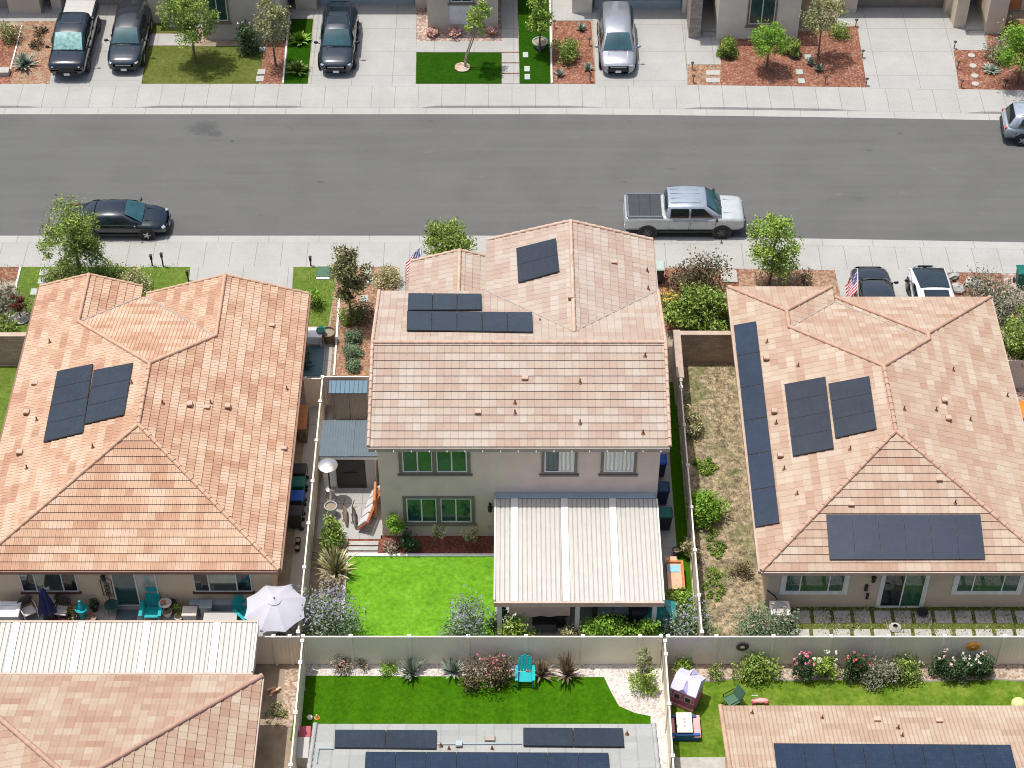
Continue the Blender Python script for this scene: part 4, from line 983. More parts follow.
# ------------------------------------------------------------------ houses across the street
def north_house(name, label, wm, loc, garage, walls, roof, windows=(), pillars=(), porch=None, pillar_mat=None, doorm=None):
    h = thing(name, label, 'house', loc)
    w = MB(); gx0_, gx1_, gy = garage
    HZ = 3.6
    for x0, x1, y0, y1 in walls: w.b(x0, x1, y0, y1, -.1, HZ-.05)
    w.b(gx0_, gx1_, gy-.02, gy+.4, 2.25, HZ-.06)
    w.build('wall', wm, h)
    g = MB(); n = 4
    for i in range(n): g.b(gx0_+.02, gx1_-.02, gy+.22+.004*(i % 2), gy+.3, .02+i*.555, .02+(i+1)*.555-.012)
    g.build('garage_door', doorm or A['fascia'], h)
    for x0, x1, y0, y1, z1 in pillars: MB().b(x0, x1, y0, y1, -.05, HZ-.07).build('pillar', pillar_mat or wm, h)
    for x0, x1, z0, z1, y in windows: window(h, x0, x1, z0, z1, y, A['trimlight'], 2, [A['glasswin'], A['glasswin']], A['trimdark'], .1, A['trimdark'])
    if porch:
        x0, x1, y0, y1 = porch
        MB().b(x0, x1, y0, y1, -.02, .17).b(x0+.1, x1-.1, y0-.35, y0-.003, -.02, .09).build('porch_step', A['patioconc'], h)
        MB().b(x0+.15, x1-.15, y1-.1, y1-.03, .17, 2.3).build('door', A['trimbrown'], h)
    rx0, rx1, _, ry1 = roof; ry0 = gy-.38; m = MB(); ry = (ry0+ry1)/2; hz = HZ
    for x0, x1, y0, y1 in walls+[q[:4] for q in pillars]:
        if y0 < gy-.6: roof_plane(m, [(x0-.25, y0-.3), (x1+.25, y0-.3), (x1+.25, ry0), (x0-.25, ry0)], (0, -1), hz+.01, -(y0-.3), .04)
    roof_plane(m, [(rx0, ry0), (rx1, ry0), (rx1, ry), (rx0, ry)], (0, -1), hz, -ry0); roof_plane(m, [(rx0, ry), (rx1, ry), (rx1, ry1), (rx0, ry1)], (0, 1), hz, ry1)
    rf = m.build('roof', A['tile_center'], h); c = Runs(); caps(c, (rx0, ry, hz+SLOPE*(ry-ry0)), (rx1, ry, hz+SLOPE*(ry-ry0))); c.build('ridge_caps', A['cap_center'], rf, smooth=50)
    return h
gp = lambda px, py: at(px, py, 0)
def gx(px, Y): d = Y*math.cos(CAM_P)+CAM_H*math.sin(CAM_P); return (px-512)*d/CAM_F
north_house('grey_stucco_house', 'grey stucco house behind the two dark cars, tree in front of its window', A['stucco_north'], (-19, 95, 0), (gx(63, 93), gx(151, 93), 92.85),
    [(gx(151, 91.3), gx(167, 91.3), 91.3, 103), (gx(167, 92), gx(209, 92), 92.6, 102.9), (gx(206, 89.8), gx(284, 89.8), 89.75, 103), (gx(52, 92.5), gx(62, 92.5), 92.6, 103)],
    (-26.5, -12.3, 89.9, 103.4), [(gx(210.5, 89.8), gx(231, 89.8), 1.3, 3.0, 89.75)], porch=(gx(169, 91.5), gx(205, 91.5), 91.2, 92.6))
north_house('taupe_stucco_house', 'taupe stucco house with pale panelled window bay and potted plants along its wall', A['stucco_north'], (-5, 95, 0), (gx(318, 93), gx(415, 93), 92.95),
    [(gx(428, 90.6), gx(498, 90.6), 90.6, 103), (gx(415, 92), gx(428, 92), 92.8, 102.9), (gx(296, 92.6), gx(317, 92.6), 92.6, 103), (gx(498, 94), gx(519, 94), 95, 102.8)],
    (-12.3, .6, 90.2, 103.4), [(gx(451.5, 90.5), gx(473, 90.5), 1.95, 3.1, 90.6)], doorm=A['bluegrey'])
b_ = MB().b(gx(450, 90.6), gx(475, 90.6), 90.53, 90.6, .5, 1.84); b_.build('bay_panel', A['trimlight'], bpy.data.objects['taupe_stucco_house'])
north_house('stone_pillared_house', 'pale stucco house with ledge stone pillar beside its dark porch', A['stucco_pale'], (9, 95, 0), (gx(594, 92.6), gx(681, 92.6), 92.5),
    [(gx(716, 89.9), gx(797, 89.9), 89.85, 103), (gx(700, 94), gx(716, 94), 94.2, 102.9), (gx(572, 92.3), gx(592, 92.3), 92.3, 103), (gx(682, 92.3), gx(688.5, 92.3), 92.3, 103)],
    (3.2, 16.6, 89.5, 103.4), [(gx(746.5, 89.9), gx(772, 89.9), 1.0, 3.0, 89.85)], [(gx(688.5, 89.9), gx(700, 89.9), 89.9, 94.2, 5.68)], (gx(700, 91), gx(715, 91), 90.4, 94.2), A['stone'], A['bluegrey'])
north_house('beige_stucco_house', 'beige stucco house with wide dark garage door and deep porch at upper right', A['stucco_beige'], (23, 95, 0), (gx(857, 92.6), gx(943, 92.6), 92.6),
    [(gx(838, 92.3), gx(856, 92.3), 92.3, 103), (gx(944, 92.3), gx(953, 92.3), 92.3, 103), (gx(984, 90.3), gx(1003, 90.3), 90.3, 103), (gx(965, 94), gx(984, 94), 94.4, 102.9), (gx(1003, 92.6), gx(1070, 92.6), 92.6, 103)],
    (17.5, 32, 90.2, 103.4), (), [(gx(953, 90.9), gx(965, 90.9), 90.9, 94.4, 5.68)], (gx(965, 91), gx(984, 91), 90.5, 94.4), None, A['trimdark'])
MB().b(gx(1007, 92.6), gx(1020, 92.6), 92.54, 92.62, .1, 2.2).build('side_door', A['wood'], bpy.data.objects['beige_stucco_house'])
north_house('corner_house', 'house at upper left corner, only the shade of its front shows on a pale drive', A['stucco_north'], (-32, 95, 0), (-33, -28.4, 92.6),
    [(-28.4, -26.6, 92.2, 103), (-36, -33, 92.2, 103)], (-36.5, -26.3, 91.8, 103.4))

# ------------------------------------------------------------------ vehicles
A['greybed'] = paint('paint_shadow_grey', (.12, .14, .15), .3, .35)
A['tonneau'] = simple('vinyl_bed_cover', (.035, .04, .045), .7, .15)
def car(name, label, loc, rz, sp, group=None):
    t = thing(name, label, sp.get('cat', 'car'), loc, rz, group)
    P, lower = sp['paint'], sp.get('lower')
    def ring(x, w, zb, zs, zt):
        half = [(0, zb), (w*.72, zb), (w*.95, zb+.08), (w, zb+.3), (w*1.0, zs-.26), (w*.985, zs-.12), (w*.94, zs-.025), (w*.80, zs+(zt-zs)*.5), (w*.45, zt-.008), (0, zt)]
        return [(x, y, z) for y, z in half]+[(x, -y, z) for y, z in half[-2:0:-1]]
    st = sp['body']; secs = []
    for a, b in zip(st, st[1:]):
        for k in range(3):
            u = k/3; secs.append(ring(*[p+(q-p)*u for p, q in zip(a, b)]))
    secs.append(ring(*st[-1]))
    bo = MB(); bo.loft(secs); body = bo.build('body', P, t, local=True, smooth=62)
    wb, wt, belt, top = sp['wb'], sp['wt'], sp['belt'], sp['roof']
    f0, f1, r1, r0 = sp['cab']
    def cr(x, b, a, zt_):
        half = [(0, belt-.12), (b, belt-.12), (b+.01, belt), ((a+b)/2+.035*(zt_-belt > .2), (belt+zt_)/2+.02), (a+.01, zt_-.07 if zt_-belt > .2 else zt_-.01), (a*.88, zt_-.012), (a*.45, zt_+.018), (0, zt_+.028)]
        return [(x, y, z) for y, z in half]+[(x, -y, z) for y, z in half[-2:0:-1]]
    cab = MB(); xm = (f1+r1)/2
    cab.loft([cr(r0, wb*.86, wb*.80, belt+.02), cr(r0+(r1-r0)*.5, wb*.93, wt*.97, belt+(top-belt)*.55), cr(r1, wb*.97, wt*.95, top-.035), cr(xm, wb, wt, top), cr(f1, wb*.985, wt*.96, top-.02), cr(f1+(f0-f1)*.5, wb*.95, wt*.99, belt+(top-belt)*.53), cr(f0, wb*.9, wb*.86, belt+.02)])
    cabin = cab.build('cabin', sp.get('roofpaint', P), t, local=True, smooth=62)
    def pane(name_, xa, xb, wa, wb_, za, zb_, m, nm, dx):
        mb = MB(); G_ = []
        for i in range(5):
            u = i/4
            for j in range(7):
                s_ = -1+2*j/6
                G_.append((xa+(xb-xa)*u+dx*.03+.02*dx*(1-s_*s_), (wa+(wb_-wa)*u)*s_, za+(zb_-za)*u+.028*(1-s_*s_)+.03+.035*math.sin(PI*u)))
        mb.add(G_, [(i*7+j, i*7+j+1, (i+1)*7+j+1, (i+1)*7+j) for i in range(4) for j in range(6)])
        return mb.build(nm, m, cabin, local=True, smooth=60)
    h = top-belt
    pane('w', f0-.05*(f0-f1), f1+.06*(f0-f1), wb*.82, wt*.83, belt+.05*h, top-.05*h-.02, sp.get('wind', A['windshield']), 'windshield', 1)
    pane('r', r0+.12*(r1-r0), r1-.1*(r1-r0), wb*.76, wt*.8, belt+.1*h, top-.1*h-.03, A['carglass'], 'rear_window', -1)
    for s_ in (1, -1):
        for a, b, c_, d_ in sp['side']:  # lower rear, lower front, upper front, upper rear x
            mb = MB(); rows = []
            for u in (0, .5, 1):
                z = belt+.05+(h-.17)*u
                y = ((wb+.012)+(wt-wb)*u*.93+.036*math.sin(PI*u))*s_*1.0+.014*s_
                rows += [(a+(d_-a)*u, y, z), (b+(c_-b)*u, y, z)]
            mb.add(rows, [(0, 1, 3, 2), (2, 3, 5, 4)]); mb.build('side_window', A['carglass'], cabin, local=True, smooth=60)
        mx = f0-sp.get('mdx', .28)
        MB().ball((mx, s_*(wb+.2), belt+.06), .07, .12, .09, 10, 6).tube([(mx+.02, s_*(wb-.02), belt), (mx, s_*(wb+.16), belt+.04)], .025, 6).build('side_mirror', sp.get('mirror', P), t, local=True, smooth=50)
    if sp.get('sunroof'):
        for a, b in sp['sunroof']:
            MB().box((a+b)/2, 0, top+.016, abs(b-a), wt*1.4, .03).build('sunroof', A['carglass'], cabin, local=True, bevel=.01)
    if sp.get('rails'):
        for s_ in (1, -1): MB().tube([(r1+.2, s_*wt*.9, top+.0), (r1+.35, s_*wt*.9, top+.06), (f1-.35, s_*wt*.9, top+.06), (f1-.2, s_*wt*.9, top)], .022, 6).build('roof_rail', sp['rails'], cabin, local=True)
    R_, wd = sp['wheel'], .25; W_ = sp['w']
    for x in sp['axles']:
        for s_ in (1, -1):
            y = s_*(W_-.10)
            M = Matrix.Rotation(-s_*PI/2, 3, 'X')
            ar = MB().lathe([(0, .0), (R_+.085, .0), (R_+.075, .012), (0, .014)], (x, s_*(W_-.004), R_+.015), 22, M=M); ar.build('wheel_arch', A['black'], t, local=True)
            ty = MB().lathe([(R_*.6, -.02), (R_*.94, -.02), (R_, .03), (R_, .22), (R_*.95, .255), (R_*.66, .26), (R_*.62, .2)], (x, s_*(W_-.225), R_-.0), 24, M=M)
            w_ = ty.build('wheel', A['rubber'], t, local=True, smooth=40)
            ri = MB().lathe([(0, .0), (R_*.64, .0)], (x, s_*(W_-.045), R_), 20, M=M)
            ri.build('rim_well', A['black'], w_, local=True)
            sk = MB().lathe([(R_*.56, .01), (R_*.66, .01), (R_*.66, .03), (R_*.56, .03)], (x, s_*(W_-.045), R_), 20, M=M).lathe([(0, .035), (R_*.16, .03), (R_*.18, 0)], (x, s_*(W_-.045), R_), 10, M=M)
            for q in range(sp.get('spokes', 5)):
                an = 2*PI*q/sp.get('spokes', 5)
                sk.tube([(x, s_*(W_-.02), R_), (x+math.cos(an)*R_*.6, s_*(W_-.02), R_+math.sin(an)*R_*.6)], [.07, .05], 5)
            sk.build('rim', sp.get('rim', A['alloy']), w_, local=True, smooth=40)
    fx_, rx_ = st[-1][0], st[0][0]; hz, tz = sp['lamp_z'], sp['tail_z']
    wl = sp['lampw']
    for s_ in (1, -1):
        MB().box(fx_-sp.get('lampin', .24), s_*(W_*.68), hz, .2, wl*.75, .08, -s_*.65).build('headlight', A['headlight'], t, local=True, bevel=.03)
        MB().box(rx_+.08, s_*(W_*.76), tz, .14, .22, sp.get('tailh', .16), s_*.25).build('taillight', A['tail'], t, local=True, bevel=.03)
    gz = sp['grille_z']; gh = sp.get('grille_h', .2)
    gr = MB().box(fx_-.02, 0, gz, .08, W_*.9, gh)
    gr.build('grille', A['black'], t, local=True, bevel=.015)
    cm = MB()
    for k in (-1, 1): cm.box(fx_+.02, 0, gz+k*gh*.5, .03, W_*.9, .025)
    cm.build('grille_trim', sp.get('gtrim', A['chrome']), t, local=True)
    MB().box(fx_+.035, 0, gz-gh*.5-.1, .02, .31, .15).build('licence_plate', A['plate'], t, local=True)
    MB().box(fx_-.02, 0, sp['body'][-1][2]+.02, .12, W_*1.2, .14).build('bumper', sp.get('bumper', A['black']), t, local=True, bevel=.03)
    MB().box(rx_+.02, 0, sp['body'][0][2]+.02, .12, W_*1.6, .2).build('bumper', sp.get('rbumper', A['black']), t, local=True, bevel=.03)
    for s_ in (1, -1):
        MB().box((sp['axles'][0]+sp['axles'][1])/2, s_*(W_-.02), sp['body'][2][2]+.03, abs(sp['axles'][0]-sp['axles'][1])-2*R_-.2, .09, .1).build('side_sill', A['black'], t, local=True)
        for x in sp.get('handles', ()): MB().box(x, s_*(W_+.012), belt-.17, .2, .03, .035).build('door_handle', A['black'] if sp.get('dark') else P, t, local=True)
    sm = MB(); xs_ = sorted(set([sp['side'][0][1]+.04, sp['side'][-1][0]-.0, sp['side'][-1][1]+.06, sp['side'][0][0]-.02]))
    for s_ in (1, -1):
        for x in xs_: sm.box(x, s_*(W_-.004), .40+(belt-.22-.40)/2, .016, .014, belt-.22-.40)
    sm.build('door_gaps', A['black'], t, local=True)
    for k_ in range(sp.get('ribs', 0)): MB().box((f1+r1)/2-.05, (k_-(sp['ribs']-1)/2)*wt*.42, top+.022, (f1-r1)*.8, .05, .022).build('roof_rib', sp.get('roofpaint', P), cabin, local=True, bevel=.008)
    wp = MB()
    for s_ in (.35, -.2): wp.tube([(f0+.02, s_*wb, belt+.07), (f0-.1, (s_+.5)*wb*.9, belt+.12)], .014, 5)
    wp.build('wiper', A['black'], cabin, local=True)
    if sp.get('bed'):
        a, b, z = sp['bed']
        n = 3
        tm = MB()
        for i in range(n): tm.box(a+(b-a)*(i+.5)/n, 0, z, (b-a)/n-.006, W_*1.62, .05)
        tm.build('bed_cover', sp.get('bedmat', A['black']), t, local=True, bevel=.01)
        fr = MB()
        for s_ in (1, -1): fr.box((a+b)/2, s_*W_*.88, z+.0, b-a+.1, W_*.12, .07)
        fr.box(a-.06, 0, z-.01, .08, W_*1.7, .07); fr.build('bed_rail', sp.get('bedrail', P), t, local=True, bevel=.015)
    hd = MB()
    for s_ in (1, -1): hd.tube([(f0+.1, s_*W_*.52, sp['hood'][0]), (fx_-.3, s_*W_*.45, sp['hood'][1])], [.03, .022], 6)
    hd.build('hood_crease', P, t, local=True, smooth=50)
    return t
def pickup(paint_, **k):
    d = dict(cat='pickup truck', paint=paint_, w=1.0, wb=.965, wt=.84, belt=1.28, roof=1.96, cab=(1.82, .95, -.84, -.98), wheel=.40, axles=(1.86, -1.82),
             body=[(-2.95, .93, .62, 1.24, 1.25), (-2.88, .98, .5, 1.32, 1.33), (-2.0, 1.0, .45, 1.32, 1.33), (-1.0, 1.0, .42, 1.30, 1.32), (1.6, 1.0, .42, 1.25, 1.32), (2.4, .995, .45, 1.22, 1.29), (2.76, .975, .48, 1.17, 1.24), (2.88, .93, .5, 1.10, 1.17), (2.95, .84, .54, 1.0, 1.06)],
             side=[(-.76, .16, .16, -.72), (.27, 1.45, .9, .27)], lamp_z=1.0, tail_z=1.08, lampin=.1, tailh=.32, lampw=.34, grille_z=.82, grille_h=.32, bed=(-2.78, -1.14, 1.345), hood=(1.315, 1.22), handles=(-.5, .45), spokes=6, gtrim=A['black'])
    d.update(k); return d
def suv(paint_, **k):
    d = dict(cat='suv', paint=paint_, w=.95, wb=.90, wt=.70, belt=1.08, roof=1.70, cab=(1.15, .42, -1.85, -2.22), wheel=.36, axles=(1.42, -1.36),
             body=[(-2.36, .84, .5, .95, 1.0), (-2.28, .91, .38, 1.05, 1.09), (-1.4, .95, .33, 1.08, 1.1), (0, .95, .3, 1.07, 1.1), (1.1, .95, .32, 1.02, 1.09), (1.8, .93, .35, .93, 1.02), (2.16, .87, .40, .83, .92), (2.32, .75, .44, .72, .80), (2.40, .55, .48, .62, .68)],
             side=[(-1.75, -.95, -.95, -1.55), (-.87, -.02, -.02, -.87), (.06, .98, .48, .06)], lamp_z=.76, tail_z=.98, lampw=.4, lampin=.2, grille_z=.64, grille_h=.2, hood=(1.085, .9), handles=(-.7, .2), spokes=5)
    d.update(k); return d
def van(paint_, **k):
    d = suv(paint_, cat='minivan', w=.99, wb=.95, wt=.73, belt=1.06, roof=1.74, cab=(1.55, .72, -2.15, -2.42), axles=(1.55, -1.5), wheel=.34,
            body=[(-2.56, .86, .45, .95, 1.0), (-2.48, .95, .35, 1.04, 1.07), (-1.4, .99, .3, 1.05, 1.08), (.2, .99, .28, 1.05, 1.08), (1.45, .98, .3, 1.0, 1.06), (2.05, .95, .34, .88, .95), (2.36, .89, .40, .76, .83), (2.52, .77, .44, .64, .71), (2.60, .55, .48, .55, .6)],
            side=[(-2.2, -1.35, -1.35, -2.05), (-1.27, .0, .0, -1.27), (.08, 1.32, .76, .08)], lamp_z=.70, hood=(1.06, .82), handles=(-.1, .3)); d.update(k); return d
def sedan(paint_, **k):
    d = suv(paint_, cat='car', w=.92, wb=.87, wt=.66, belt=.95, roof=1.42, cab=(1.22, .28, -1.0, -1.95), wheel=.335, axles=(1.4, -1.38),
            body=[(-2.40, .55, .5, .82, .86), (-2.34, .72, .42, .90, .95), (-2.2, .86, .35, .95, 1.0), (-1.5, .92, .3, .96, 1.0), (0, .92, .27, .94, .97), (1.2, .92, .28, .89, .95), (1.7, .90, .30, .83, .90), (2.0, .85, .33, .75, .82), (2.2, .75, .37, .66, .73), (2.33, .58, .40, .58, .64), (2.39, .36, .43, .52, .56)],
            side=[(-1.55, -.98, -.98, -1.15), (-.9, -.1, -.1, -.9), (-.02, .98, .36, -.02)], lamp_z=.66, tail_z=.86, hood=(.955, .78), grille_z=.52, grille_h=.14, handles=(-.6, .2)); d.update(k); return d
NAVY = paint('paint_midnight', (.008, .016, .024), .2, .22, 1.0); NAVY2 = paint('paint_dark_blue', (.012, .024, .036), .25, .25, 1.0)
SILV = paint('paint_silver', (.31, .33, .365), .5, .32); WGREY = paint('paint_white_grey', (.43, .47, .465), .15, .3); WHITE = paint('paint_white', (.62, .63, .63), .0, .3)
SLV2 = paint('paint_pale_silver', (.35, .40, .45), .4, .3); BLK = paint('paint_black_green', (.022, .028, .033), .2, .25, 1.)
def nose(px, py, L_):  # car facing -y with its nose over ground pixel
    p = at(px, py, 0); return (p.x, p.y+L_, 0)
car('parked_pickup', 'midnight blue pickup truck with folded sunshade in windshield, grey bed cover', nose(68.5, 82.5, 2.95), -PI/2, pickup(NAVY, wind=A['sunshade'], dark=1, bedmat=A['greybox'], sunroof=[(-.55, .25)], mirror=A['black'], rim=A['darkalloy']))
car('parked_suv', 'dark navy compact suv with black roof beside the midnight pickup', nose(125, 75.5, 2.65), -PI/2, suv(NAVY2, roofpaint=BLK, gtrim=A['chrome']))
car('parked_suv', 'dark navy large suv with glass sunroof, alone on a pale driveway', nose(336.5, 77.5, 2.6), -PI/2, suv(NAVY2, w=1.0, wb=.95, wt=.74, roof=1.76, sunroof=[(.1, -.55), (-.62, -1.35)], rails=A['black'], mirror=A['black'], wind=A['windshield']))
bpy.data.objects['parked_suv.001'].scale = (1.1, 1.0, 1.0); bpy.data.objects['parked_suv'].scale = (1.12, 1.0, 1.0)
car('parked_minivan', 'silver minivan parked on a pale driveway across the street', nose(618, 77.5, 2.56), -PI/2, van(SILV))
car('parked_pickup', 'white and grey pickup truck with black bed cover parked at the near kerb', (8.54, 74.12, -.115), 0, pickup(WGREY, roofpaint=SLV2, ribs=4, rim=A['darkalloy'], bedmat=A['tonneau'], bedrail=A['greybed'], mirror=A['black'], rbumper=A['chrome']))
car('parked_sedan', 'black sedan parked at the near kerb behind a feathery tree', (-19.5, 73.92, -.115), 0, sedan(NAVY))
car('parked_suv', 'pale silver suv at the far kerb, cut by the right edge', (28.1, 81.35, -.115), -.06, suv(SLV2, rails=A['chrome']))
car('driveway_suv', 'dark grey suv parked nose out behind the peach roofed house', (at(867, 284, 0).x, 67.65, 0.03), PI/2, suv(BLK, gtrim=A['black'], wind=A['carglass']))
car('white_car', 'white car with large dark glass roof behind the peach roofed house', (at(924.5, 284, 0).x, 67.8, 0.03), PI/2, sedan(WHITE, w=.95, wb=.93, wt=.84, cab=(1.95, -.15, -.95, -1.9), roof=1.5, wind=A['carglass'], sunroof=[(-.2, -1.5)], gtrim=WHITE, mdx=.95, hood=(.9, .7), mirror=A['black']))

# ------------------------------------------------------------------ plants
def leaves(mb, c, spread, n, size, mi=0, up=.5, asp=.5, flat=None):
    g_ = rnd.gauss; u_ = rnd.uniform
    cl_ = lambda q: max(-1.7, min(1.7, q))*spread
    for _ in range(n):
        x, y, z = c[0]+cl_(g_(0, 1)), c[1]+cl_(g_(0, 1)), c[2]+cl_(g_(0, .8))
        if z < .03: z = .03+u_(0, .1)
        a = Vector((g_(0, 1), g_(0, 1), g_(0, .7))).normalized()
        nn = Vector((g_(0, .7), g_(0, .7), g_(0, .5)+up)); b = a.cross(nn)
        if b.length < 1e-3: continue
        b.normalize(); s = size*.8*u_(.6, 1.35); a *= s; b *= s*asp
        o = len(mb.v)
        mb.v += [(x-a.x, y-a.y, z-a.z), (x+b.x, y+b.y, z+b.z+s*.12), (x+a.x, y+a.y, z+a.z), (x-b.x, y-b.y, z-b.z+s*.12)]
        mb.f.append((o, o+1, o+2, o+3)); mb.mi.append(mi)
def clumps(c, r, rz, k, low=.15, shape='round'):
    out = []
    for i in range(k):
        while True:
            v = Vector((rnd.uniform(-1, 1), rnd.uniform(-1, 1), rnd.uniform(-1, 1)))
            if .1 < v.length < 1: break
        v = v.normalized()*(rnd.uniform(low, 1)**.5)
        rr = r
        if shape == 'cone': rr = r*(1-.6*max(-.2, v.z))
        out.append(Vector((c[0]+v.x*rr, c[1]+v.y*rr, c[2]+v.z*rz)))
    return out
def tree(name, label, px, py, h, r, lf, n=2600, size=.11, trunk=.07, base=.32, bark=None, group=None, flowers=None, lean=(0, 0), shape='round', cat='tree', k=26, stems=1, spread=.24, z=0.):
    p = at(px, py, z); loc = (p.x, p.y, z)
    t = thing(name, label, cat, loc, 0, group)
    cz = h*(base+(1-base)/2); rz = h*(1-base)/2
    cc = (p.x+lean[0], p.y+lean[1], cz+z)
    k = int(k*1.5); cl = clumps(cc, r*.9, rz*.9, k, shape=shape)
    m = MB()
    for s_ in range(stems):
        o = Vector((rnd.uniform(-.15, .15), rnd.uniform(-.15, .15), 0)) if stems > 1 else Vector()
        pts = [Vector((p.x, p.y, z-.05))+o*.5]
        for i in range(1, 5):
            u = i/4; pts.append(Vector((p.x+lean[0]*u+rnd.gauss(0, .04)+o.x*u*2, p.y+lean[1]*u+rnd.gauss(0, .04)+o.y*u*2, z+(cz+rz*.4)*u)))
        m.tube(pts, [trunk*1.25, trunk, trunk*.8, trunk*.55, trunk*.25], 7)
        for q in cl[s_::stems][:14]:
            b0 = pts[2].lerp(pts[3], rnd.random()); m.tube([b0, b0.lerp(q, .55)+Vector((0, 0, -.08*h*.2)), q], [trunk*.42, trunk*.28, trunk*.12], 5)
    m.build('trunk', bark or A['bark'], t, smooth=60)
    f = MB(); per = max(3, int(n*1.9)//len(cl))
    for q in cl:
        leaves(f, q, spread*.72*r*rnd.uniform(.6, 1.3), int(per*rnd.uniform(.6, 1.4)), size*.85)
        if flowers: leaves(f, q+Vector((0, 0, spread*r*.8)), spread*r*.5, int(per*flowers[1]), size*flowers[2], 1)
    f.build('crown', [L[lf]]+([L[flowers[0]]] if flowers else []), t)
    return t
def shrub(name, label, px, py, h, r, lf, n=900, size=.085, flowers=None, group=None, k=16, z=0., cat='shrub', spread=.26, ry=None):
    p = at(px, py, z); t = thing(name, label, cat, (p.x, p.y, z), 0, group)
    m = MB(); cl = []
    for i in range(k):
        a = rnd.uniform(0, 2*PI); q = math.sqrt(rnd.random()); el = rnd.random()
        cl.append(Vector((p.x+math.cos(a)*r*q*.85, p.y+math.sin(a)*(ry or r)*q*.85, z+h*(.15+.78*el*math.sqrt(max(0, 1-q*q*.75))))))
    for q in cl[:9]: m.tube([(p.x, p.y, z-.03), (q.x*.4+p.x*.6, q.y*.4+p.y*.6, z+(q.z-z)*.6), tuple(q)], [.022, .015, .008], 5)
    m.build('stems', A['bark'], t)
    f = MB(); per = max(3, int(n*1.6)//k)
    for q in cl:
        leaves(f, q, spread*min(r, h), per, size)
    if flowers:
        fm, cnt, fs = flowers
        for q in [rnd.choice(cl) for _ in range(cnt)]:
            a = Vector((q.x+rnd.gauss(0, r*.2), q.y+rnd.gauss(0, r*.2), z+h*rnd.uniform(.75, 1.08)))
            leaves(f, a, fs*.4, 6, fs*.6, 1, 1., .8)
    f.build('foliage', [L[lf]]+([L[flowers[0]]] if flowers else []), t); return t
def spikes(name, label, px, py, h, r, lf, n=40, w=.05, droop=.3, group=None, cat='plant', z=0.):
    p = at(px, py, z); t = MB()
    for i in range(n):
        a = rnd.uniform(0, 2*PI); tilt = rnd.uniform(.1, 1.0); L_ = rnd.uniform(.7, 1.1)
        d = Vector((math.cos(a), math.sin(a), 0)); s_ = Vector((-d.y, d.x, 0))*w*rnd.uniform(.7, 1.2)
        pts = []
        for u in (0, .45, .8, 1):
            pts.append(p+d*(r*L_*u*tilt)+Vector((0, 0, h*L_*(u-droop*u*u*tilt)*(1.15-.6*tilt)+.02)))
        o = [pts[0]-s_*.6, pts[0]+s_*.6, pts[1]-s_, pts[1]+s_, pts[2]-s_*.6, pts[2]+s_*.6, pts[3]]
        t.add(o, [(0, 1, 3, 2), (2, 3, 5, 4), (4, 5, 6)])
    o = t.build(name, L[lf], loc=(p.x, p.y, z)); return tag(o, label, cat, group)

# across the street
tree('young_tree', 'bushy bright green tree on the dull lawn before the grey stucco house', 196, 63, 4.5, 1.45, 'mid', 3600, .10, flowers=('whitef', 0, 1))
tree('young_tree', 'grey green tree beside the narrow mulch strip across the street', 276, 66, 4.4, 1.0, 'olive', 2000, .10, .055, .36)
shrub('dark_shrub', 'dark leafy shrub against the grey stucco wall, left of the grey green tree', 252, 52, 1.9, .7, 'dark', 900, .10, ('whitef', 5, .07))
shrub('dark_shrub', 'low dark shrub between the grey pillar and the bushy tree', 187, 27, 1.0, .5, 'blue', 350, .08)
for i, (x, y) in enumerate(((300, 42), (297, 72))): spikes('strap_plant', ('bright sago plant at the wall end of the narrow turf strip', 'bright sago plant nearer the pavement on the narrow turf strip')[i], x, y, .7, .85, 'lime' if i == 0 else 'mid', 110, .06, .5, 'sago plants on the turf strip')
tree('young_tree', 'thin leaning tree with twin trunks on the front turf rectangle', 463, 68, 4.6, .8, 'fresh', 950, .10, .045, .42, A['barkpale'], lean=(.75, .1), stems=2, k=16, spread=.2)
o = MB().lathe([(.42, 0), (.43, .08), (.25, .12), (0, .13)], at(462.5, 68, .02), 16).build('tree_ring', A['tangravel'], loc=at(462.5, 68, .02), smooth=40); tag(o, 'round pale gravel ring round the leaning tree trunks', 'tree ring')
tree('young_tree', 'loose light green tree in a grey pot on the turf beside the white edging', 540, 52, 4.3, .95, 'fresh', 1900, .11, .05, .3, z=.02)
def pot(label, px, py, r, h, m, z=0., name='plant_pot', soil=True):
    p = at(px, py, z); t = thing(name, label, 'pot', (p.x, p.y, z))
    MB().lathe([(r*.66, 0), (r*.95, h*.75), (r*1.05, h*.86), (r*1.05, h), (r*.9, h), (r*.88, h*.85), (0, h*.85)], p, 16).build('vessel', m, t, smooth=35)
    MB().lathe([(r*.86, h*.86), (0, h*.9)], p, 14).build('potting_soil', A['soil'], t); return t
pot('round grey pot holding the loose light green tree', 540, 47, .42, .4, A['ceramic'])
shrub('round_shrub', 'round green shrub on pink rock right of the white edging', 564, 58, 1.15, .75, 'mid', 1100, .075)
for x, y, l in ((559, 76, 'small agave on pink rock near the pavement, left one'), (588, 70, 'small agave on pink rock nearer the silver minivan'), (581, 30, 'small agave at the top of the pink rock bed')): spikes('agave', l, x, y, .45, .45, 'agave', 40, .05, .1, 'agaves on the pink rock bed')
shrub('boxed_shrub', 'square clipped shrub beside the porch with the stone pillar', 728, 55, 1.05, .55, 'mid', 2200, .07)
shrub('boxed_shrub', 'square clipped shrub right of the lime green round tree', 790, 54, .95, .5, 'mid', 1800, .07)
tree('lime_tree', 'lime green round headed small tree in front of a pale wall', 766, 69, 3.0, 1.15, 'lime', 2600, .085, .05, .36)
tree('young_tree', 'open pale green tree with loose branches left of the wide driveway', 818, 58, 4.2, 1.15, 'olive', 1500, .10, .05, .36, k=20)
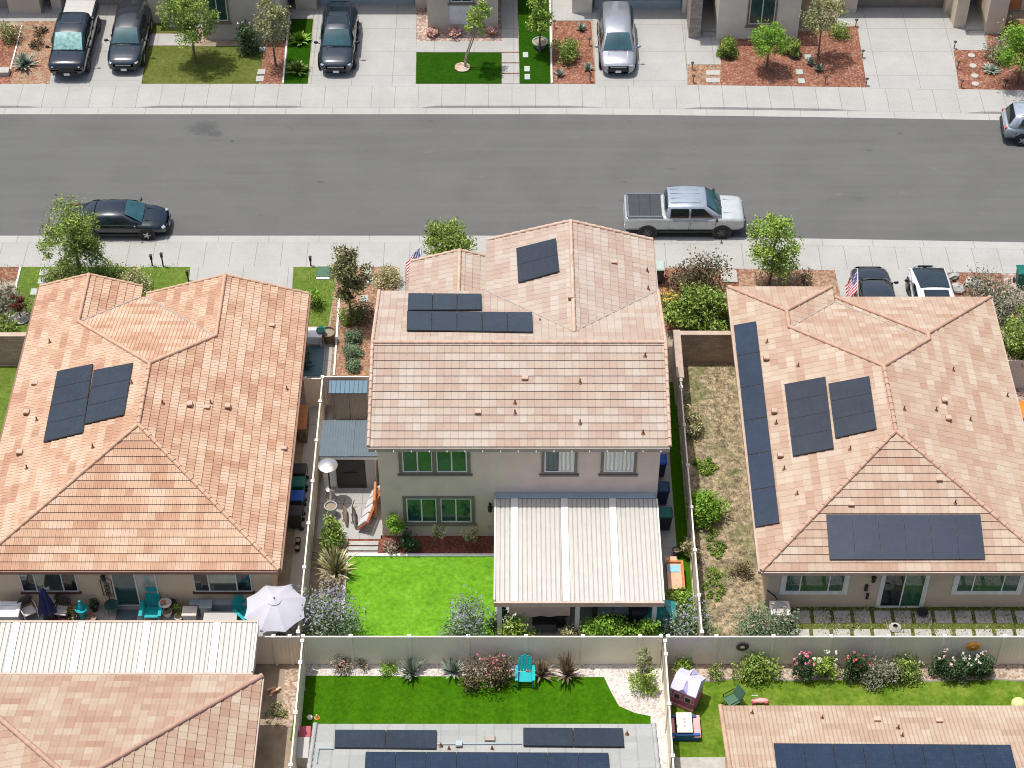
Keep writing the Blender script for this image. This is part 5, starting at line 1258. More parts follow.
shrub('low_shrub', 'low green shrub at the wall end of the wide driveway', 838, 34, .9, .7, 'mid', 500, .075, ('whitef', 6, .08))
for x, y, l in ((810, 65, 'small grey agave left of a pair beside stepping stones'), (818, 71, 'small grey agave right of a pair beside stepping stones')): spikes('agave', l, x, y, .5, .4, 'agave', 40, .05, .1, 'agaves beside the stepping stones')
tree('lime_tree', 'large lime green tree at the right edge of the brown mulch bed', 1017, 84, 3.7, 1.55, 'lime', 3200, .10, .06, .28)
shrub('grey_shrub', 'grey leaved shrub left of the large lime green tree', 998, 58, 1.3, .8, 'grey', 900, .08)
spikes('agave', 'flat grey agave lying on brown mulch below the lime tree', 992, 71, .3, .75, 'agave', 60, .06, .2)
shrub('round_shrub', 'small round clipped shrub at upper left corner of the mulch', 11, 40, 1.1, .62, 'olive', 900, .065)
spikes('agave', 'large grey spiky agave on orange mulch at upper left', 25, 66, .75, 1.0, 'agave', 90, .07, .15)
for x, y, l in ((38, 47, 'small dark tuft in orange mulch beside the pickup nose'), (41, 34, 'small dark tuft in orange mulch farther up beside the pickup')): shrub('dark_tuft', l, x, y, .45, .4, 'plum', 220, .07, group='tufts in the orange mulch', k=8)
for px_, py_, l in ((808, 57, 'upper'), (799.5, 72, 'middle'), (801.5, 81, 'lower')):
    q = at(px_, py_, .016); o = MB().box(q.x, q.y, .02, .36, .42, .05).build('stepping_stone', A['greenpaver'], loc=q, bevel=.015); tag(o, l+' pale green stepping stone by the grey agaves', 'stepping stone', 'pale green stepping stones')
for i, (px_, py_) in enumerate(((971.5, 55.5), (973, 66), (974.8, 76), (975.5, 84))):
    q = at(px_, py_, .016); o = MB().lathe([(.2, -.02), (.21, .03), (.18, .05), (0, .055)], q, 9).build('stepping_stone', A['paver'], loc=q); tag(o, ('first', 'second', 'third', 'fourth')[i]+' white round stepping stone from the porch path down the brown mulch', 'stepping stone', 'white round stepping stones')
for i, (px_, py_) in enumerate(((525.5, 55), (527, 69), (527.3, 77))):
    q = at(px_, py_, .016); o = MB().box(q.x, q.y, .03, .3, .48, .04).build('stepping_stone', A['greenpaver'], loc=q, bevel=.015); tag(o, ('farthest', 'middle', 'nearest')[i]+' pale square stone on the front turf beside the white edging', 'stepping stone', 'square stones on the front turf')
for i, (px_, py_) in enumerate(((713, 73), (713, 80.5))):
    q = at(px_, py_, .016); o = MB().box(q.x, q.y, .03, .75, .42, .05).build('stepping_stone', A['paver'], loc=q, bevel=.015); tag(o, ('upper', 'lower')[i]+' pale slab set in the orange mulch below the porch path', 'stepping stone', 'slabs below the porch path')
for i, (px_, py_) in enumerate(((261.5, 72), (260, 79))):
    q = at(px_, py_, .016); o = MB().box(q.x, q.y, .03, .42, .48, .05).build('utility_cover', A['paver'], loc=q, bevel=.015); tag(o, ('upper', 'lower')[i]+' pale rectangular ground cover in the dull lawn by the mulch strip', 'ground cover', 'ground covers in the lawn')
q = at(262.5, 50, .016); o = MB().box(q.x, q.y, .06, .34, .34, .12).build('utility_cover', A['greenpaver'], loc=q, bevel=.015); tag(o, 'pale green box below the dark shrub in the dull lawn', 'ground cover')
for px_, py_, l in ((432, 35, 'left'), (454, 35, 'middle'), (491.5, 33, 'right')):
    pot('bowl shaped planter, %s of three along the taupe wall' % l, px_, py_, .34, .28, A['terracotta'], name='bowl_planter')['group'] = 'bowl planters along the taupe wall'
    shrub('potted_succulent', 'pale succulents growing in the %s bowl planter by the taupe wall' % l, px_, py_, .5, .32, 'palepink', 130, .06, k=8, z=.2, cat='plant', group='succulents in bowl planters')
def path_light(label, px, py, h=.5):
    p = at(px, py, 0); t = thing('path_light', label, 'path light', (p.x, p.y, 0), 0, 'garden path lights')
    MB().tube([(p.x, p.y, -.05), (p.x, p.y, h)], .025, 6).build('stake', A['black'], t); MB().lathe([(.03, -.08), (.08, -.05), (.1, 0), (.03, .05)], (p.x, p.y, h), 8).build('lamp_head', A['black'], t, smooth=40)
for x, y, l in ((855.5, 27, 'path light at the top left corner of the wide driveway'), (862, 58, 'path light half way down the left side of the wide driveway'), (866, 86, 'path light at the pavement left of the wide driveway'), (825, 84, 'path light at the pavement below the grey agaves'),
                (954, 49, 'path light at the top of the brown mulch by the driveway'), (957.5, 69, 'path light half way down the brown mulch by the driveway'), (961, 88, 'path light at the pavement right of the wide driveway'), (1005, 88, 'path light at the pavement below the lime tree'),
                (692, 70, 'path light at the top of the small orange mulch bed'), (693, 83, 'path light at the bottom of the small orange mulch bed'), (589, 46, 'path light on pink rock beside the silver minivan'), (590, 82, 'path light on pink rock at the pavement'), (554, 28, 'path light at the wall end of the white edging')): path_light(l, x, y)
def post_box(label, px, py, h=.95):
    p = at(px, py, 0); t = thing('solar_post_light', label, 'post light', (p.x, p.y, 0))
    MB().box(p.x, p.y, h/2, .06, .06, h).build('post', A['black'], t); MB().box(p.x, p.y, h, .11, .11, .2).box(p.x, p.y, h+.14, .14, .14, .05).build('lamp_head', A['black'], t, bevel=.01)
post_box('dark post light on the lawn edge, left of two by the black sedan', 152.5, 266, .55); post_box('taller grey post light on the lawn edge, right of two by the black sedan', 163.3, 266.5, .7)
post_box('dark post light at the corner of driveway and small front lawn', 311, 266, .45); post_box('dark post light where the left lawn meets the driveway', 188.5, 281, .5)
o = MB().box(at(5, 74, 0).x, at(5, 74, 0).y, .14, .55, .5, .3).build('utility_pedestal', A['paver'], loc=at(5, 74, 0), bevel=.03); tag(o, 'pale concrete utility box in the mulch at upper left', 'utility box')

# near side of the street
tree('feathery_tree', 'tall feathery green tree in front of the black sedan', 82, 281, 5.1, 1.65, 'mid', 4600, .095, .10, .1, k=44, spread=.19)
shrub('yellow_shrub', 'low yellow green variegated shrub beside the orange gable', 132, 289, .9, .85, 'varieg', 900, .075)
shrub('hedge_shrub', 'dark green shrub behind the feathery tree along the pavement edge', 108, 276, .6, .9, 'mid', 600, .07)
shrub('hedge_shrub', 'olive shrub left of the feathery tree along the pavement edge', 60, 276, .55, .9, 'olive', 500, .07)
tree('red_sapling', 'small dark red sapling in a stone ring on the left lawn', 21, 318, 1.6, .4, 'redleaf', 420, .075, .03, .3, k=9)
o = MB().lathe([(.42, 0), (.45, .1), (.36, .11), (.33, .04), (0, .04)], at(21, 319, .015), 16).build('tree_ring', A['paver'], loc=at(21, 319, .015), smooth=40); tag(o, 'grey ring edging round the dark red sapling', 'tree ring')
shrub('grey_shrub', 'spreading grey flowering shrub at the left edge by the lawn', 2, 312, 1.2, 1.35, 'grey', 1700, .085)
shrub('green_shrub', 'small green shrub at the left edge above the block wall', 4, 330, .8, .6, 'mid', 450, .075)
for i, (px_, py_) in enumerate(((44, 272.5), (42.5, 281), (35, 292))):
    q = at(px_, py_, .016); o = MB().box(q.x, q.y, .03, .42, .45, .05).build('stepping_stone', A['greenpaver'], loc=q, bevel=.015); tag(o, ('first', 'second', 'third')[i]+' pale square stone from the pavement on the left lawn', 'stepping stone', 'square stones on the left lawn')
tree('grey_tree', 'tall narrow grey green tree with brown top in the mulch strip', 351, 322, 5.0, .95, 'olive', 2300, .10, .06, .26, k=26, flowers=('plum', .25, 1))
shrub('plum_shrub', 'dull purple shrub under the tall narrow grey green tree', 364, 318, .9, .65, 'plum', 700, .07)
shrub('green_shrub', 'low bright green shrub at the foot of the grey green tree', 350, 322, .75, .55, 'mid', 600, .07)
shrub('variegated_hedge', 'square cream and green variegated shrub at the walk edge', 385.5, 283, .75, .65, 'varieg', 1300, .06, ry=.7)
for i, (px_, py_) in enumerate(((354, 341), (352.5, 355), (353.5, 369))): shrub('round_shrub', ('farthest round blue green shrub of the row in the mulch strip', 'middle round blue green shrub of the row in the mulch strip', 'nearest round blue green shrub, smallest of the row in the mulch')[i], px_, py_, .62 if i < 2 else .5, (.42, .43, .34)[i], 'blue', 1700, .045, group='round shrubs in the mulch strip')
shrub('lime_sapling', 'small lime green sapling on the little front lawn', 315, 307, 1.3, .45, 'lime', 350, .075, k=9)
for i, (px_, py_) in enumerate(((367.5, 271), (369.5, 281), (364.5, 299))):
    q = at(px_, py_, .016); o = MB().box(q.x, q.y, .03, .34, .46, .05).build('stepping_stone', A['greenpaver'], loc=q, bevel=.015); tag(o, ('first', 'second', 'last')[i]+' pale stone from the pavement beside the variegated shrub', 'stepping stone', 'pale stones by the variegated shrub')
t = thing('utility_vault', 'dark green ground vault with white front lip on the little lawn', 'utility box', at(323.5, 273, 0)); q = at(323.5, 273, 0)
MB().box(q.x, q.y, .04, .62, .75, .12).build('lid', A['utilgreen'], t, bevel=.01); MB().box(q.x, q.y-.45, .03, .64, .12, .1).build('lip', A['white'], t)
tree('round_tree', 'dense round green tree beyond the low front gable', 449, 268, 2.75, 1.15, 'mid', 3000, .10, .07, .3)
shrub('plum_shrub', 'bushy purple brown shrub at the pavement by the red mulch', 698, 289, 2.1, 1.3, 'plum', 1900, .085, ry=1.0)
shrub('plum_shrub', 'dull olive shrub just below the purple brown one', 700, 300, 1.5, 1.1, 'olive', 900, .08)
shrub('big_bush', 'big leafy bright green bush hanging over the brown block wall', 699, 331, 2.5, 1.75, 'mid', 4600, .11, ry=1.3, k=34, spread=.13)
shrub('yellow_flowers', 'yellow flowering plant beside the roof edge and big bush', 668, 306, .7, .6, 'mid', 350, .07, ('yellowf', 26, .1), cat='plant')
tree('young_tree', 'light green upright tree at the pavement left of the flag', 769, 284, 4.4, 1.35, 'fresh', 3300, .10, .06, .06, k=34)
q = at(729, 277, 0); t = thing('utility_pad', 'square white utility cover in the red mulch beside the purple bush', 'utility box', q)
MB().box(q.x, q.y, .04, .78, .9, .1).build('slab', A['paver'], t, bevel=.015); MB().box(q.x, q.y, .1, .12, .05, .03).build('handle', A['black'], t)
shrub('dead_shrub', 'thin reddish twiggy shrub at the pavement right of the upright tree', 803, 283, .8, .5, 'plum', 200, .07)
for px_, py_, l in ((951, 276, 'pale boulder nearest the pavement beside the white car'), (957.5, 290, 'larger pale boulder beside the white car roof'), (972, 284, 'pale boulder beside the spreading grey shrub')):
    q = at(px_, py_, .02); m = MB(); m.ball((q.x, q.y, .12), .38, .34, .22, 9, 6)
    m.v = [(x+rnd.gauss(0, .04), y+rnd.gauss(0, .04), z+rnd.gauss(0, .03)) for x, y, z in m.v]
    o = m.build('boulder', A['paver'], loc=q); tag(o, l, 'boulder', 'boulders in the mulch by the white car')
shrub('grey_shrub', 'large spreading grey shrub beyond the corner of the peach roof', 993, 306, 1.5, 1.5, 'grey', 2600, .085, k=26)
tree('green_tree', 'tall loose green tree along the right side of the peach roof', 1018, 372, 4.6, 1.3, 'mid', 3600, .11, .07, .1, k=34)
for s_, (px_, py_, l) in enumerate(((1020, 286, 'green'),)):
    pass

# back yards
tree('small_tree', 'small bright tree in the brown bed left of the lower windows', 396, 546, 1.9, .48, 'lime', 520, .085, .03, .25, k=10, z=.03)
shrub('vase_shrub', 'dark blue green vase shaped shrub under the lower windows', 412, 548, 1.2, .38, 'dark', 420, .07, z=.03)
tree('thin_sapling', 'thin leaning sapling in the brown bed between the lower windows', 430.5, 550, 1.6, .32, 'varieg', 190, .07, .018, .35, k=7, lean=(.35, .1), z=.03)
tree('thin_sapling', 'thin cream leaved sapling in the brown bed nearest the patio cover', 465, 549, 1.4, .38, 'varieg', 230, .075, .018, .4, k=7, lean=(.2, 0), z=.03)
shrub('dry_tuft', 'dry tuft in the brown bed corner nearest the steps', 392, 550, .45, .35, 'straw', 200, .07, z=.03)
shrub('lavender_bush', 'large lavender bush spilling over the fence beside the white umbrella', 326, 637, 2.15, 1.4, 'blue', 2600, .075, ('lav', 230, .065), k=30, ry=1.0)
shrub('lavender_bush', 'lavender bush at the fence on the bright turf, nearest the patio cover', 469, 640, 2.0, 1.05, 'blue', 2000, .075, ('lav', 110, .06), k=24)
shrub('lavender_bush', 'lavender bush in front of the teal canopy by the fence corner', 684, 640, 1.75, 1.05, 'blue', 1900, .075, ('lav', 80, .06), k=24)
shrub('grey_green_bush', 'grey green bush behind the fence beside the white air conditioner', 766, 634, 1.3, 1.15, 'blue', 1700, .075, ('straw', 40, .09), k=22, ry=.7)
shrub('leafy_bush', 'leafy bush at the top of the narrow bed by the side fence', 331, 545, 1.5, .55, 'mid', 900, .085, ry=.75)
shrub('leafy_bush', 'dry brown shrub in the narrow bed above the lavender', 334, 590, 1.0, .5, 'straw', 420, .08, ry=.6)
spikes('strap_plant', 'tall pale green strap leaved plant in the narrow bed', 335, 574, 1.7, 1.25, 'varieg', 120, .045, .55)
spikes('strap_plant', 'sprawling olive strap leaved plant above the dry shrub in the narrow bed', 331, 560, 1.2, .9, 'olive', 80, .05, .5)
shrub('fruit_bush', 'rounded lime green bush in front of the patio cover post', 605, 648, 2.55, .85, 'lime', 2100, .085, ry=.4)
shrub('fruit_bush', 'small upright lime green bush second from the rounded one', 630, 648, 1.95, .5, 'lime', 900, .085, ry=.4)
shrub('fruit_bush', 'lime green bush nearest the teal canopy by the fence', 646, 648, 1.9, .55, 'lime', 900, .085, ry=.4)
shrub('fruit_bush', 'bright green shrub behind the fence at left end of patio cover', 517, 648, 2.1, .8, 'fresh', 1000, .085, ('whitef', 5, .07), ry=.4)
shrub('fruit_bush', 'small pale green shrub in the middle of the patio bed', 568, 648, 1.5, .5, 'varieg', 400, .085, ry=.4)
shrub('dark_climber', 'dark leafy climber at the left post of the patio cover', 499, 628, 1.5, .4, 'dark', 420, .08)
shrub('vine', 'yellow green vine on the fence beside the wooden play kitchen', 688, 558, 1.3, .42, 'varieg', 500, .085, ry=.6)
shrub('vine', 'trailing green plant below the wooden play kitchen', 678, 606, 1.1, .6, 'fresh', 600, .085, ('yellowf', 5, .05))
shrub('bright_bush', 'large bright green bush leaning on the weedy yard side of the fence', 706, 517, 1.4, .78, 'lime', 2600, .085, k=26)
shrub('weed_patch', 'flat patch of green weeds in the middle of the weedy yard', 705, 467, .14, .6, 'mid', 1300, .06, k=30, spread=.5)
shrub('weed_patch', 'long patch of green weeds below the bright bush', 716, 543, .12, .45, 'mid', 1000, .06, k=30, spread=.5, ry=1.0)
shrub('weed_patch', 'dull green weed patch low in the weedy yard by the fence', 714, 585, .12, .5, 'mid', 800, .06, k=30, spread=.5, ry=1.0)
shrub('fence_creeper', 'yellow flowering creeper on the fence at the top of the weedy yard', 690, 428, 1.2, .45, 'varieg', 600, .08, ('yellowf', 10, .05), ry=.9)
shrub('dead_shrub', 'dark dead shrub beside the wall of the peach roofed house', 742, 575, .5, .5, 'plum', 300, .07)
# weeds, uncountable
wd = MB()
for _ in range(4200):
    x, y = rnd.uniform(7.7, 10.25), rnd.uniform(47.3, 64.1)
    if noise.noise(Vector((x*.9, y*.9, 0))) < rnd.uniform(-.5, .35): continue
    a = rnd.uniform(0, 2*PI); hh = rnd.uniform(.05, .22); d = Vector((math.cos(a), math.sin(a), 0))*rnd.uniform(.03, .16); s_ = Vector((-d.y, d.x, 0))*.25
    b0 = Vector((x, y, .01)); q_ = noise.noise(Vector((x*1.3, y*1.3, 9))); wd.add([b0-s_*.4, b0+s_*.4, b0+d+Vector((0, 0, hh))], [(0, 1, 2)], 1 if q_ > .05 else (2 if q_ < -.3 else 0))
o = wd.build('weeds', [L['straw'], L['grey'], L['olive']]); o['kind'] = 'stuff'
gb = MB()
for x0, x1, y0, y1, n in ((-25.3, -16.5, 66.6, 71.05, 2600), (-9.9, -8.0, 66.2, 71.0, 900)):
    for _ in range(n):
        x, y = rnd.uniform(x0, x1), rnd.uniform(y0, y1)
        if noise.noise(Vector((x*.8, y*.8, 3))) < rnd.uniform(-.6, .3): continue
        a = rnd.uniform(0, 2*PI); d = Vector((math.cos(a), math.sin(a), 0))*rnd.uniform(.02, .07); s_ = Vector((-d.y, d.x, 0))*.35
        b0 = Vector((x, y, .015)); gb.add([b0-s_, b0+s_, b0+d+Vector((0, 0, rnd.uniform(.05, .12)))], [(0, 1, 2)])
o = gb.build('grass', L['fresh']); o['kind'] = 'stuff'
# gravel strip below the fence
shrub('round_shrub', 'small bright green ball shrub in the white gravel strip', 388, 672, .42, .36, 'lime', 380, .05)
spikes('agave', 'spiky grey green yucca in the white gravel, left of the pair', 412, 674, .95, .75, 'agave', 70, .045, .2, 'yuccas in the gravel strip')
spikes('agave', 'spiky grey green yucca in the white gravel beside the pink bush', 453, 673, .85, .7, 'agave', 60, .045, .2, 'yuccas in the gravel strip')
shrub('pink_bush', 'wide pink flowering bush with bronze leaves left of the turquoise chair', 488, 682, 1.2, .95, 'plum', 1500, .075, ('pinkf', 30, .06), ry=.7)
spikes('flax_plant', 'bronze flax plant just right of the turquoise chair', 541, 676, .95, .75, 'phorm', 60, .05, .4)
spikes('flax_plant', 'taller green and bronze flax plant second from the turquoise chair', 567, 676, 1.5, .85, 'phorm', 70, .05, .35)
tree('young_tree', 'very thin young tree with sparse dark leaves in the white gravel', 642, 686, 2.6, .42, 'olive', 330, .085, .022, .25, k=11)
shrub('low_shrub', 'low green shrub at the foot of the very thin young tree', 642, 687, .65, .6, 'fresh', 600, .07)
shrub('dead_shrub', 'withered brown shrub in the gravel at the left fence corner', 340, 668, .7, .5, 'straw', 220, .07, ('pinkf', 3, .06))
shrub('dead_shrub', 'thin withered tuft against the fence left of the ball shrub', 362, 668, .5, .3, 'straw', 90, .06)
# rose bed
shrub('green_shrub', 'green shrub in the corner behind the lilac playhouse roof', 682, 668, .7, .4, 'fresh', 350, .07)
shrub('thin_shrub', 'thin stalky plant on tan gravel between playhouse and roses', 715, 677, .75, .3, 'mid', 220, .06)
shrub('rose_bush', 'wide green rose bush with one pale bloom, leftmost by the oval ornament', 757, 676, 1.15, .9, 'mid', 1500, .075, ('whitef', 2, .07), ry=.5)
shrub('rose_bush', 'tall rose bush with bright pink blooms', 801, 677, 1.35, .42, 'dark', 650, .07, ('pinkf', 9, .11), ry=.4)
shrub('rose_bush', 'lime leaved rose bush with clusters of white blooms', 824, 677, 1.25, .5, 'fresh', 800, .07, ('whitef', 9, .10), ry=.4)
shrub('rose_bush', 'dark rose bush with large coral red blooms', 855, 678, 1.4, .55, 'dark', 950, .075, ('redf', 8, .12), ry=.4)
shrub('grey_green_bush', 'rounded dusty grey bush between red roses and spreading green shrub', 878, 679, .95, .8, 'grey', 1200, .07, ry=.5)
shrub('green_shrub', 'spreading dull green shrub right of the dusty grey bush', 907, 675, .8, .75, 'mid', 1000, .07, ('whitef', 2, .08), ry=.4)
shrub('rose_bush', 'dark green rose bush with few pale blooms, left neighbour of the whitest one', 941, 676, 1.2, .5, 'dark', 800, .07, ('palepink', 5, .1), ry=.4)
shrub('rose_bush', 'dark green rose bush covered in creamy white blooms', 962, 676, 1.2, .6, 'dark', 900, .07, ('whitef', 14, .09), ry=.4)
shrub('rose_bush', 'dark green bush with tiny pale buds, last in the rose bed', 983, 675, 1.25, .4, 'dark', 600, .07, ('palepink', 5, .05), ry=.4)
# paver row behind the fence
ORD = 'first second third fourth fifth sixth seventh eighth ninth tenth eleventh twelfth last'.split()
k = 0
for row, (ya, yb_) in enumerate(((49.1, 49.75), (48.1, 48.8))):
    for i in range(13):
        px_ = 802+i*20.2-(row*3)
        x = at(px_, 618, 0).x
        o = MB().b(x-.34, x+.34, ya, yb_, -.02, .035).build('stepping_stone', A['paver'], loc=(x, (ya+yb_)/2, .0), bevel=.01)
        tag(o, '%s slab from the left, row by the %s of the peach roofed house' % (ORD[i], ('back wall', 'back fence')[row]), 'stepping stone', 'stepping slabs behind the peach roofed house')
gw = MB()
for _ in range(7000):
    x, y = rnd.uniform(11.6, 23.5), rnd.uniform(47.9, 49.93)
    if noise.noise(Vector((x*1.1, y*1.6, 5))) < rnd.uniform(-.5, .35): continue
    if 48.8 > y > 48.1 and rnd.random() < .5: continue
    a = rnd.uniform(0, 2*PI); d = Vector((math.cos(a), math.sin(a), 0))*rnd.uniform(.02, .1); s_ = Vector((-d.y, d.x, 0))*.4
    b0 = Vector((x, y, .01)); gw.add([b0-s_, b0+s_, b0+d+Vector((0, 0, rnd.uniform(.04, .14)))], [(0, 1, 2)])
o = gw.build('grass', L['olive']); o['kind'] = 'stuff'

# ------------------------------------------------------------------ yard things
def bin_(label, px, py, body, lid, rz=0, h=1.05, z=.02, group='wheeled bins'):
    p = at(px, py, z); t = thing('wheeled_bin', label, 'bin', (p.x, p.y, z), rz, group)
    b = MB(); b.loft([[(x*a, y*a*1.05, zz) for x, y in ((-.27, -.3), (.27, -.3), (.27, .3), (-.27, .3))] for zz, a in ((.06, .78), (h*.86, 1.0), (h*.9, 1.04))]); b.build('body', body, t, local=True, bevel=.03)
    l_ = MB(); l_.loft([[(x*a, y*a+.02, zz) for x, y in ((-.31, -.36), (.31, -.36), (.31, .34), (-.31, .34))] for zz, a in ((h*.9, 1.0), (h*.95, 1.0), (h, .78))]); l_.build('lid', lid, t, local=True, bevel=.03)
    MB().tube([(-.22, .4, h*.88), (.22, .4, h*.88)], .022, 6).build('handle', lid, t, local=True)
    for s_ in (1, -1): MB().lathe([(0, -.03), (.11, -.03), (.12, 0), (.11, .03), (0, .03)], (s_*.27, .27, .12), 14, M=Matrix.Rotation(PI/2, 3, 'Y')).build('wheel', A['rubber'], t, local=True)
    return t
xb_ = -9.18
for (y, c, l_, lab) in ((56.75, 'bin_black', 'bin_black', 'black wheeled bin farthest along the orange roofed house'), (56.0, 'bin_green', 'bin_green', 'green wheeled bin between black and blue ones'), (55.2, 'bin_black', 'bin_blue', 'wheeled bin with bright blue lid, by the orange roof eave'), (54.35, 'bin_black', 'bin_black', 'dark wheeled bin nearest below the blue lidded one')):
    t = bin_(lab, 0, 700, A[c], A[l_], -PI/2); t.location = (xb_-.1, y, .02)
for y, lab in ((53.35, 'small dark pot first below the row of bins'), (52.95, 'small dark pot second below the row of bins')):
    pot(lab, 0, 700, .14, .26, A['black']).location = (-9.1, y, .02)
t = bin_('navy wheeled bin farthest up the side of the two storey house', 0, 700, A['bin_navy'], A['bin_blue'], PI/2); t.location = (6.42, 57.3, .02)
t = bin_('dark navy wheeled bin between blue and teal ones', 0, 700, A['bin_navy'], A['bin_navy'], PI/2); t.location = (6.45, 55.7, .02)
t = bin_('teal lidded wheeled bin at the corner of the two storey house', 0, 700, A['bin_black'], A['bin_green'], PI/2); t.location = (6.5, 54.25, .02)
t = thing('wood_crate', 'tall brown wooden box on the side yard by the tan gate', 'crate', (-9.3, 59.6, 0))
MB().b(-9.5, -9.15, 59.2, 60.6, .02, .9).build('boards', A['bark'], t); MB().b(-9.52, -9.13, 59.18, 60.62, .9, .95).build('lid', A['wood'], t)
# sheds
t = thing('metal_shed', 'narrow shed with pale blue ribbed metal roof and tan double doors', 'shed', (-7.3, 61.2, 0))
MB().b(-8.1, -6.5, 60.65, 61.05, 0, 1.9).build('wall', A['sheddoor'], t)
r = MB(); yy0, yy1, z0_, z1_ = 60.43, 61.15, 1.93, 2.0; r.add([(-8.15, yy0, z0_-.05), (-6.42, yy0, z0_-.05), (-6.42, yy1, z1_-.05), (-8.15, yy1, z1_-.05), (-8.15, yy0, z0_), (-6.42, yy0, z0_), (-6.42, yy1, z1_), (-8.15, yy1, z1_)], [(3, 2, 1, 0), (4, 5, 6, 7), (0, 1, 5, 4), (1, 2, 6, 5), (2, 3, 7, 6), (3, 0, 4, 7)])
for i in range(9): r.tube([(-8.05+i*.2, yy0, z0_+.005), (-8.05+i*.2, yy1, z1_+.005)], .02, 5)
r.build('roof', A['shedblue'], t)
for a, b in ((-7.95, -7.3), (-7.27, -6.6)):
    d = MB().b(a, b, 60.6, 60.645, .05, 1.85)
    for i in range(4): d.b(a+.06+i*.16, a+.1+i*.16, 60.585, 60.6, .08, 1.82)
    d.build('door', A['sheddoor'], t)
t = thing('garden_shed', 'larger shed with dark slate roof and open dark doorway by the patio heater', 'shed', (-7.1, 57.5, 0))
MB().b(-8.2, -5.9, 56.55, 58.45, 0, 1.95).build('wall', A['white'], t)
r = MB().b(-8.28, -5.72, 56.42, 57.5, 2.1, 2.16).b(-8.28, -5.72, 57.503, 58.55, 2.1, 2.155)
for i in range(22): r.b(-8.26+i*.117, -8.25+i*.117, 56.42, 58.55, 2.16, 2.168)
r.b(-6.88, -6.83, 56.42, 58.55, 2.16, 2.185)
r.build('roof', A['shedgrey'], t)
MB().b(-8.25, -5.75, 56.44, 56.54, 1.92, 2.09).build('door_track', A['white'], t)
MB().b(-7.62, -6.35, 56.5, 56.545, .02, 1.9).build('doorway', A['interior'], t); MB().b(-7.3, -6.7, 56.46, 56.497, 1.0, 1.06).build('door_bar', A['black'], t)
MB().b(-6.32, -5.95, 56.49, 56.54, .02, 1.9).build('sliding_door', A['greybox'], t)
# patio heater
p = at(331, 498, .03); t = thing('patio_heater', 'steel patio heater with round dome reflector in front of the slate shed', 'patio heater', (p.x, p.y, .03))
MB().lathe([(.24, 0), (.24, .05), (.2, .08), (.2, .62), (.06, .66)], p, 18).build('base', A['steel'], t, smooth=40)
MB().tube([p+Vector((0, 0, .6)), p+Vector((0, 0, 1.85))], .035, 8).build('post', A['darkmetal'], t)
MB().lathe([(.09, 1.75), (.12, 1.8), (.12, 2.05), (.05, 2.1)], p, 14).build('burner', A['darkmetal'], t, smooth=40)
MB().lathe([(.43, 2.12), (.42, 2.14), (.3, 2.19), (.17, 2.215), (.165, 2.24), (.09, 2.25), (0, 2.255)], p, 24).build('reflector', A['steel'], t, smooth=25)
pot('large pale urn of orange gravel below the patio heater', 331.5, 515, .27, .62, A['ceramic'], .03)
for px_, py_, l in ((345, 522, 'slim brown deer ornament lying left of the wooden lounger'), (354, 524, 'slim dark driftwood ornament next to the wooden lounger')):
    p = at(px_, py_, .04); m = MB(); pts = [p+Vector((-.12, .9, .12)), p+Vector((-.02, .5, .25)), p+Vector((.02, .1, .22)), p+Vector((.1, -.3, .1))]
    m.tube(pts, [.03, .09, .1, .04], 7)
    for q in pts[1:3]: m.tube([q, q+Vector((-.13, -.05, -.2))], .022, 5); m.tube([q, q+Vector((.13, -.1, -.2))], .022, 5)
    m.tube([pts[0], pts[0]+Vector((.1, .16, .25))], .018, 5)
    tag(m.build('garden_ornament', A['bark'] if px_ < 350 else A['darkmetal'], loc=p, smooth=50), l, 'garden ornament')
# folded wooden lounger standing on its side
a = at(357, 530, .1); b = at(372, 493, .1); t = thing('wooden_lounger', 'red wood lounger with pale slatted cushions leaning at the house corner', 'lounger', ((a.x+b.x)/2, (a.y+b.y)/2, 0))
d = (b-a); d.z = 0; L_ = d.length; d.normalize(); ang = math.atan2(d.y, d.x); nrm = Vector((-d.y, d.x, 0))
M = Matrix.Rotation(ang, 3, 'Z') @ Matrix.Rotation(math.radians(-52), 3, 'X')
c0 = (a+b)/2+Vector((.28, -.1, .42))
for k in range(4): MB().box(*(c0+M @ Vector(((k-1.5)*L_/4, 0, .06))), L_/4-.07, .62, .1, M=M).build('cushion', A['cushion'], t, bevel=.03)
f_ = MB()
for s_ in (-.36, .36): f_.box(*(c0+M @ Vector((0, s_, 0))), L_+.1, .06, .08, M=M)
for k in range(5): f_.box(*(c0+M @ Vector(((k-2)*L_/4, 0, -.02))), .06, .72, .06, M=M)
f_.build('frame', A['redwood'], t)
t = thing('orange_kayak_seat', 'rounded orange wooden back board standing between lounger and house wall', 'board', at(375, 512, .03)); p = at(376, 508, .03)
MB().box(p.x, p.y, .62, .14, 1.3, 1.1, taper=.85).build('board', A['wood'], t, bevel=.12)
for i in range(3):
    p = at(343, 540+i*5.2, .03); x0_, y0_ = -7.05, p.y
    o = MB().b(-6.95, -5.68, 53.22-i*.29, 53.44-i*.29, 0, .08).build('garden_step', A['paver'], loc=(-6.3, 53.3-i*.29, 0), bevel=.01); tag(o, ('upper', 'middle', 'lower')[i]+' long concrete slab between patio and bright turf', 'garden step', 'concrete slabs beside the turf')
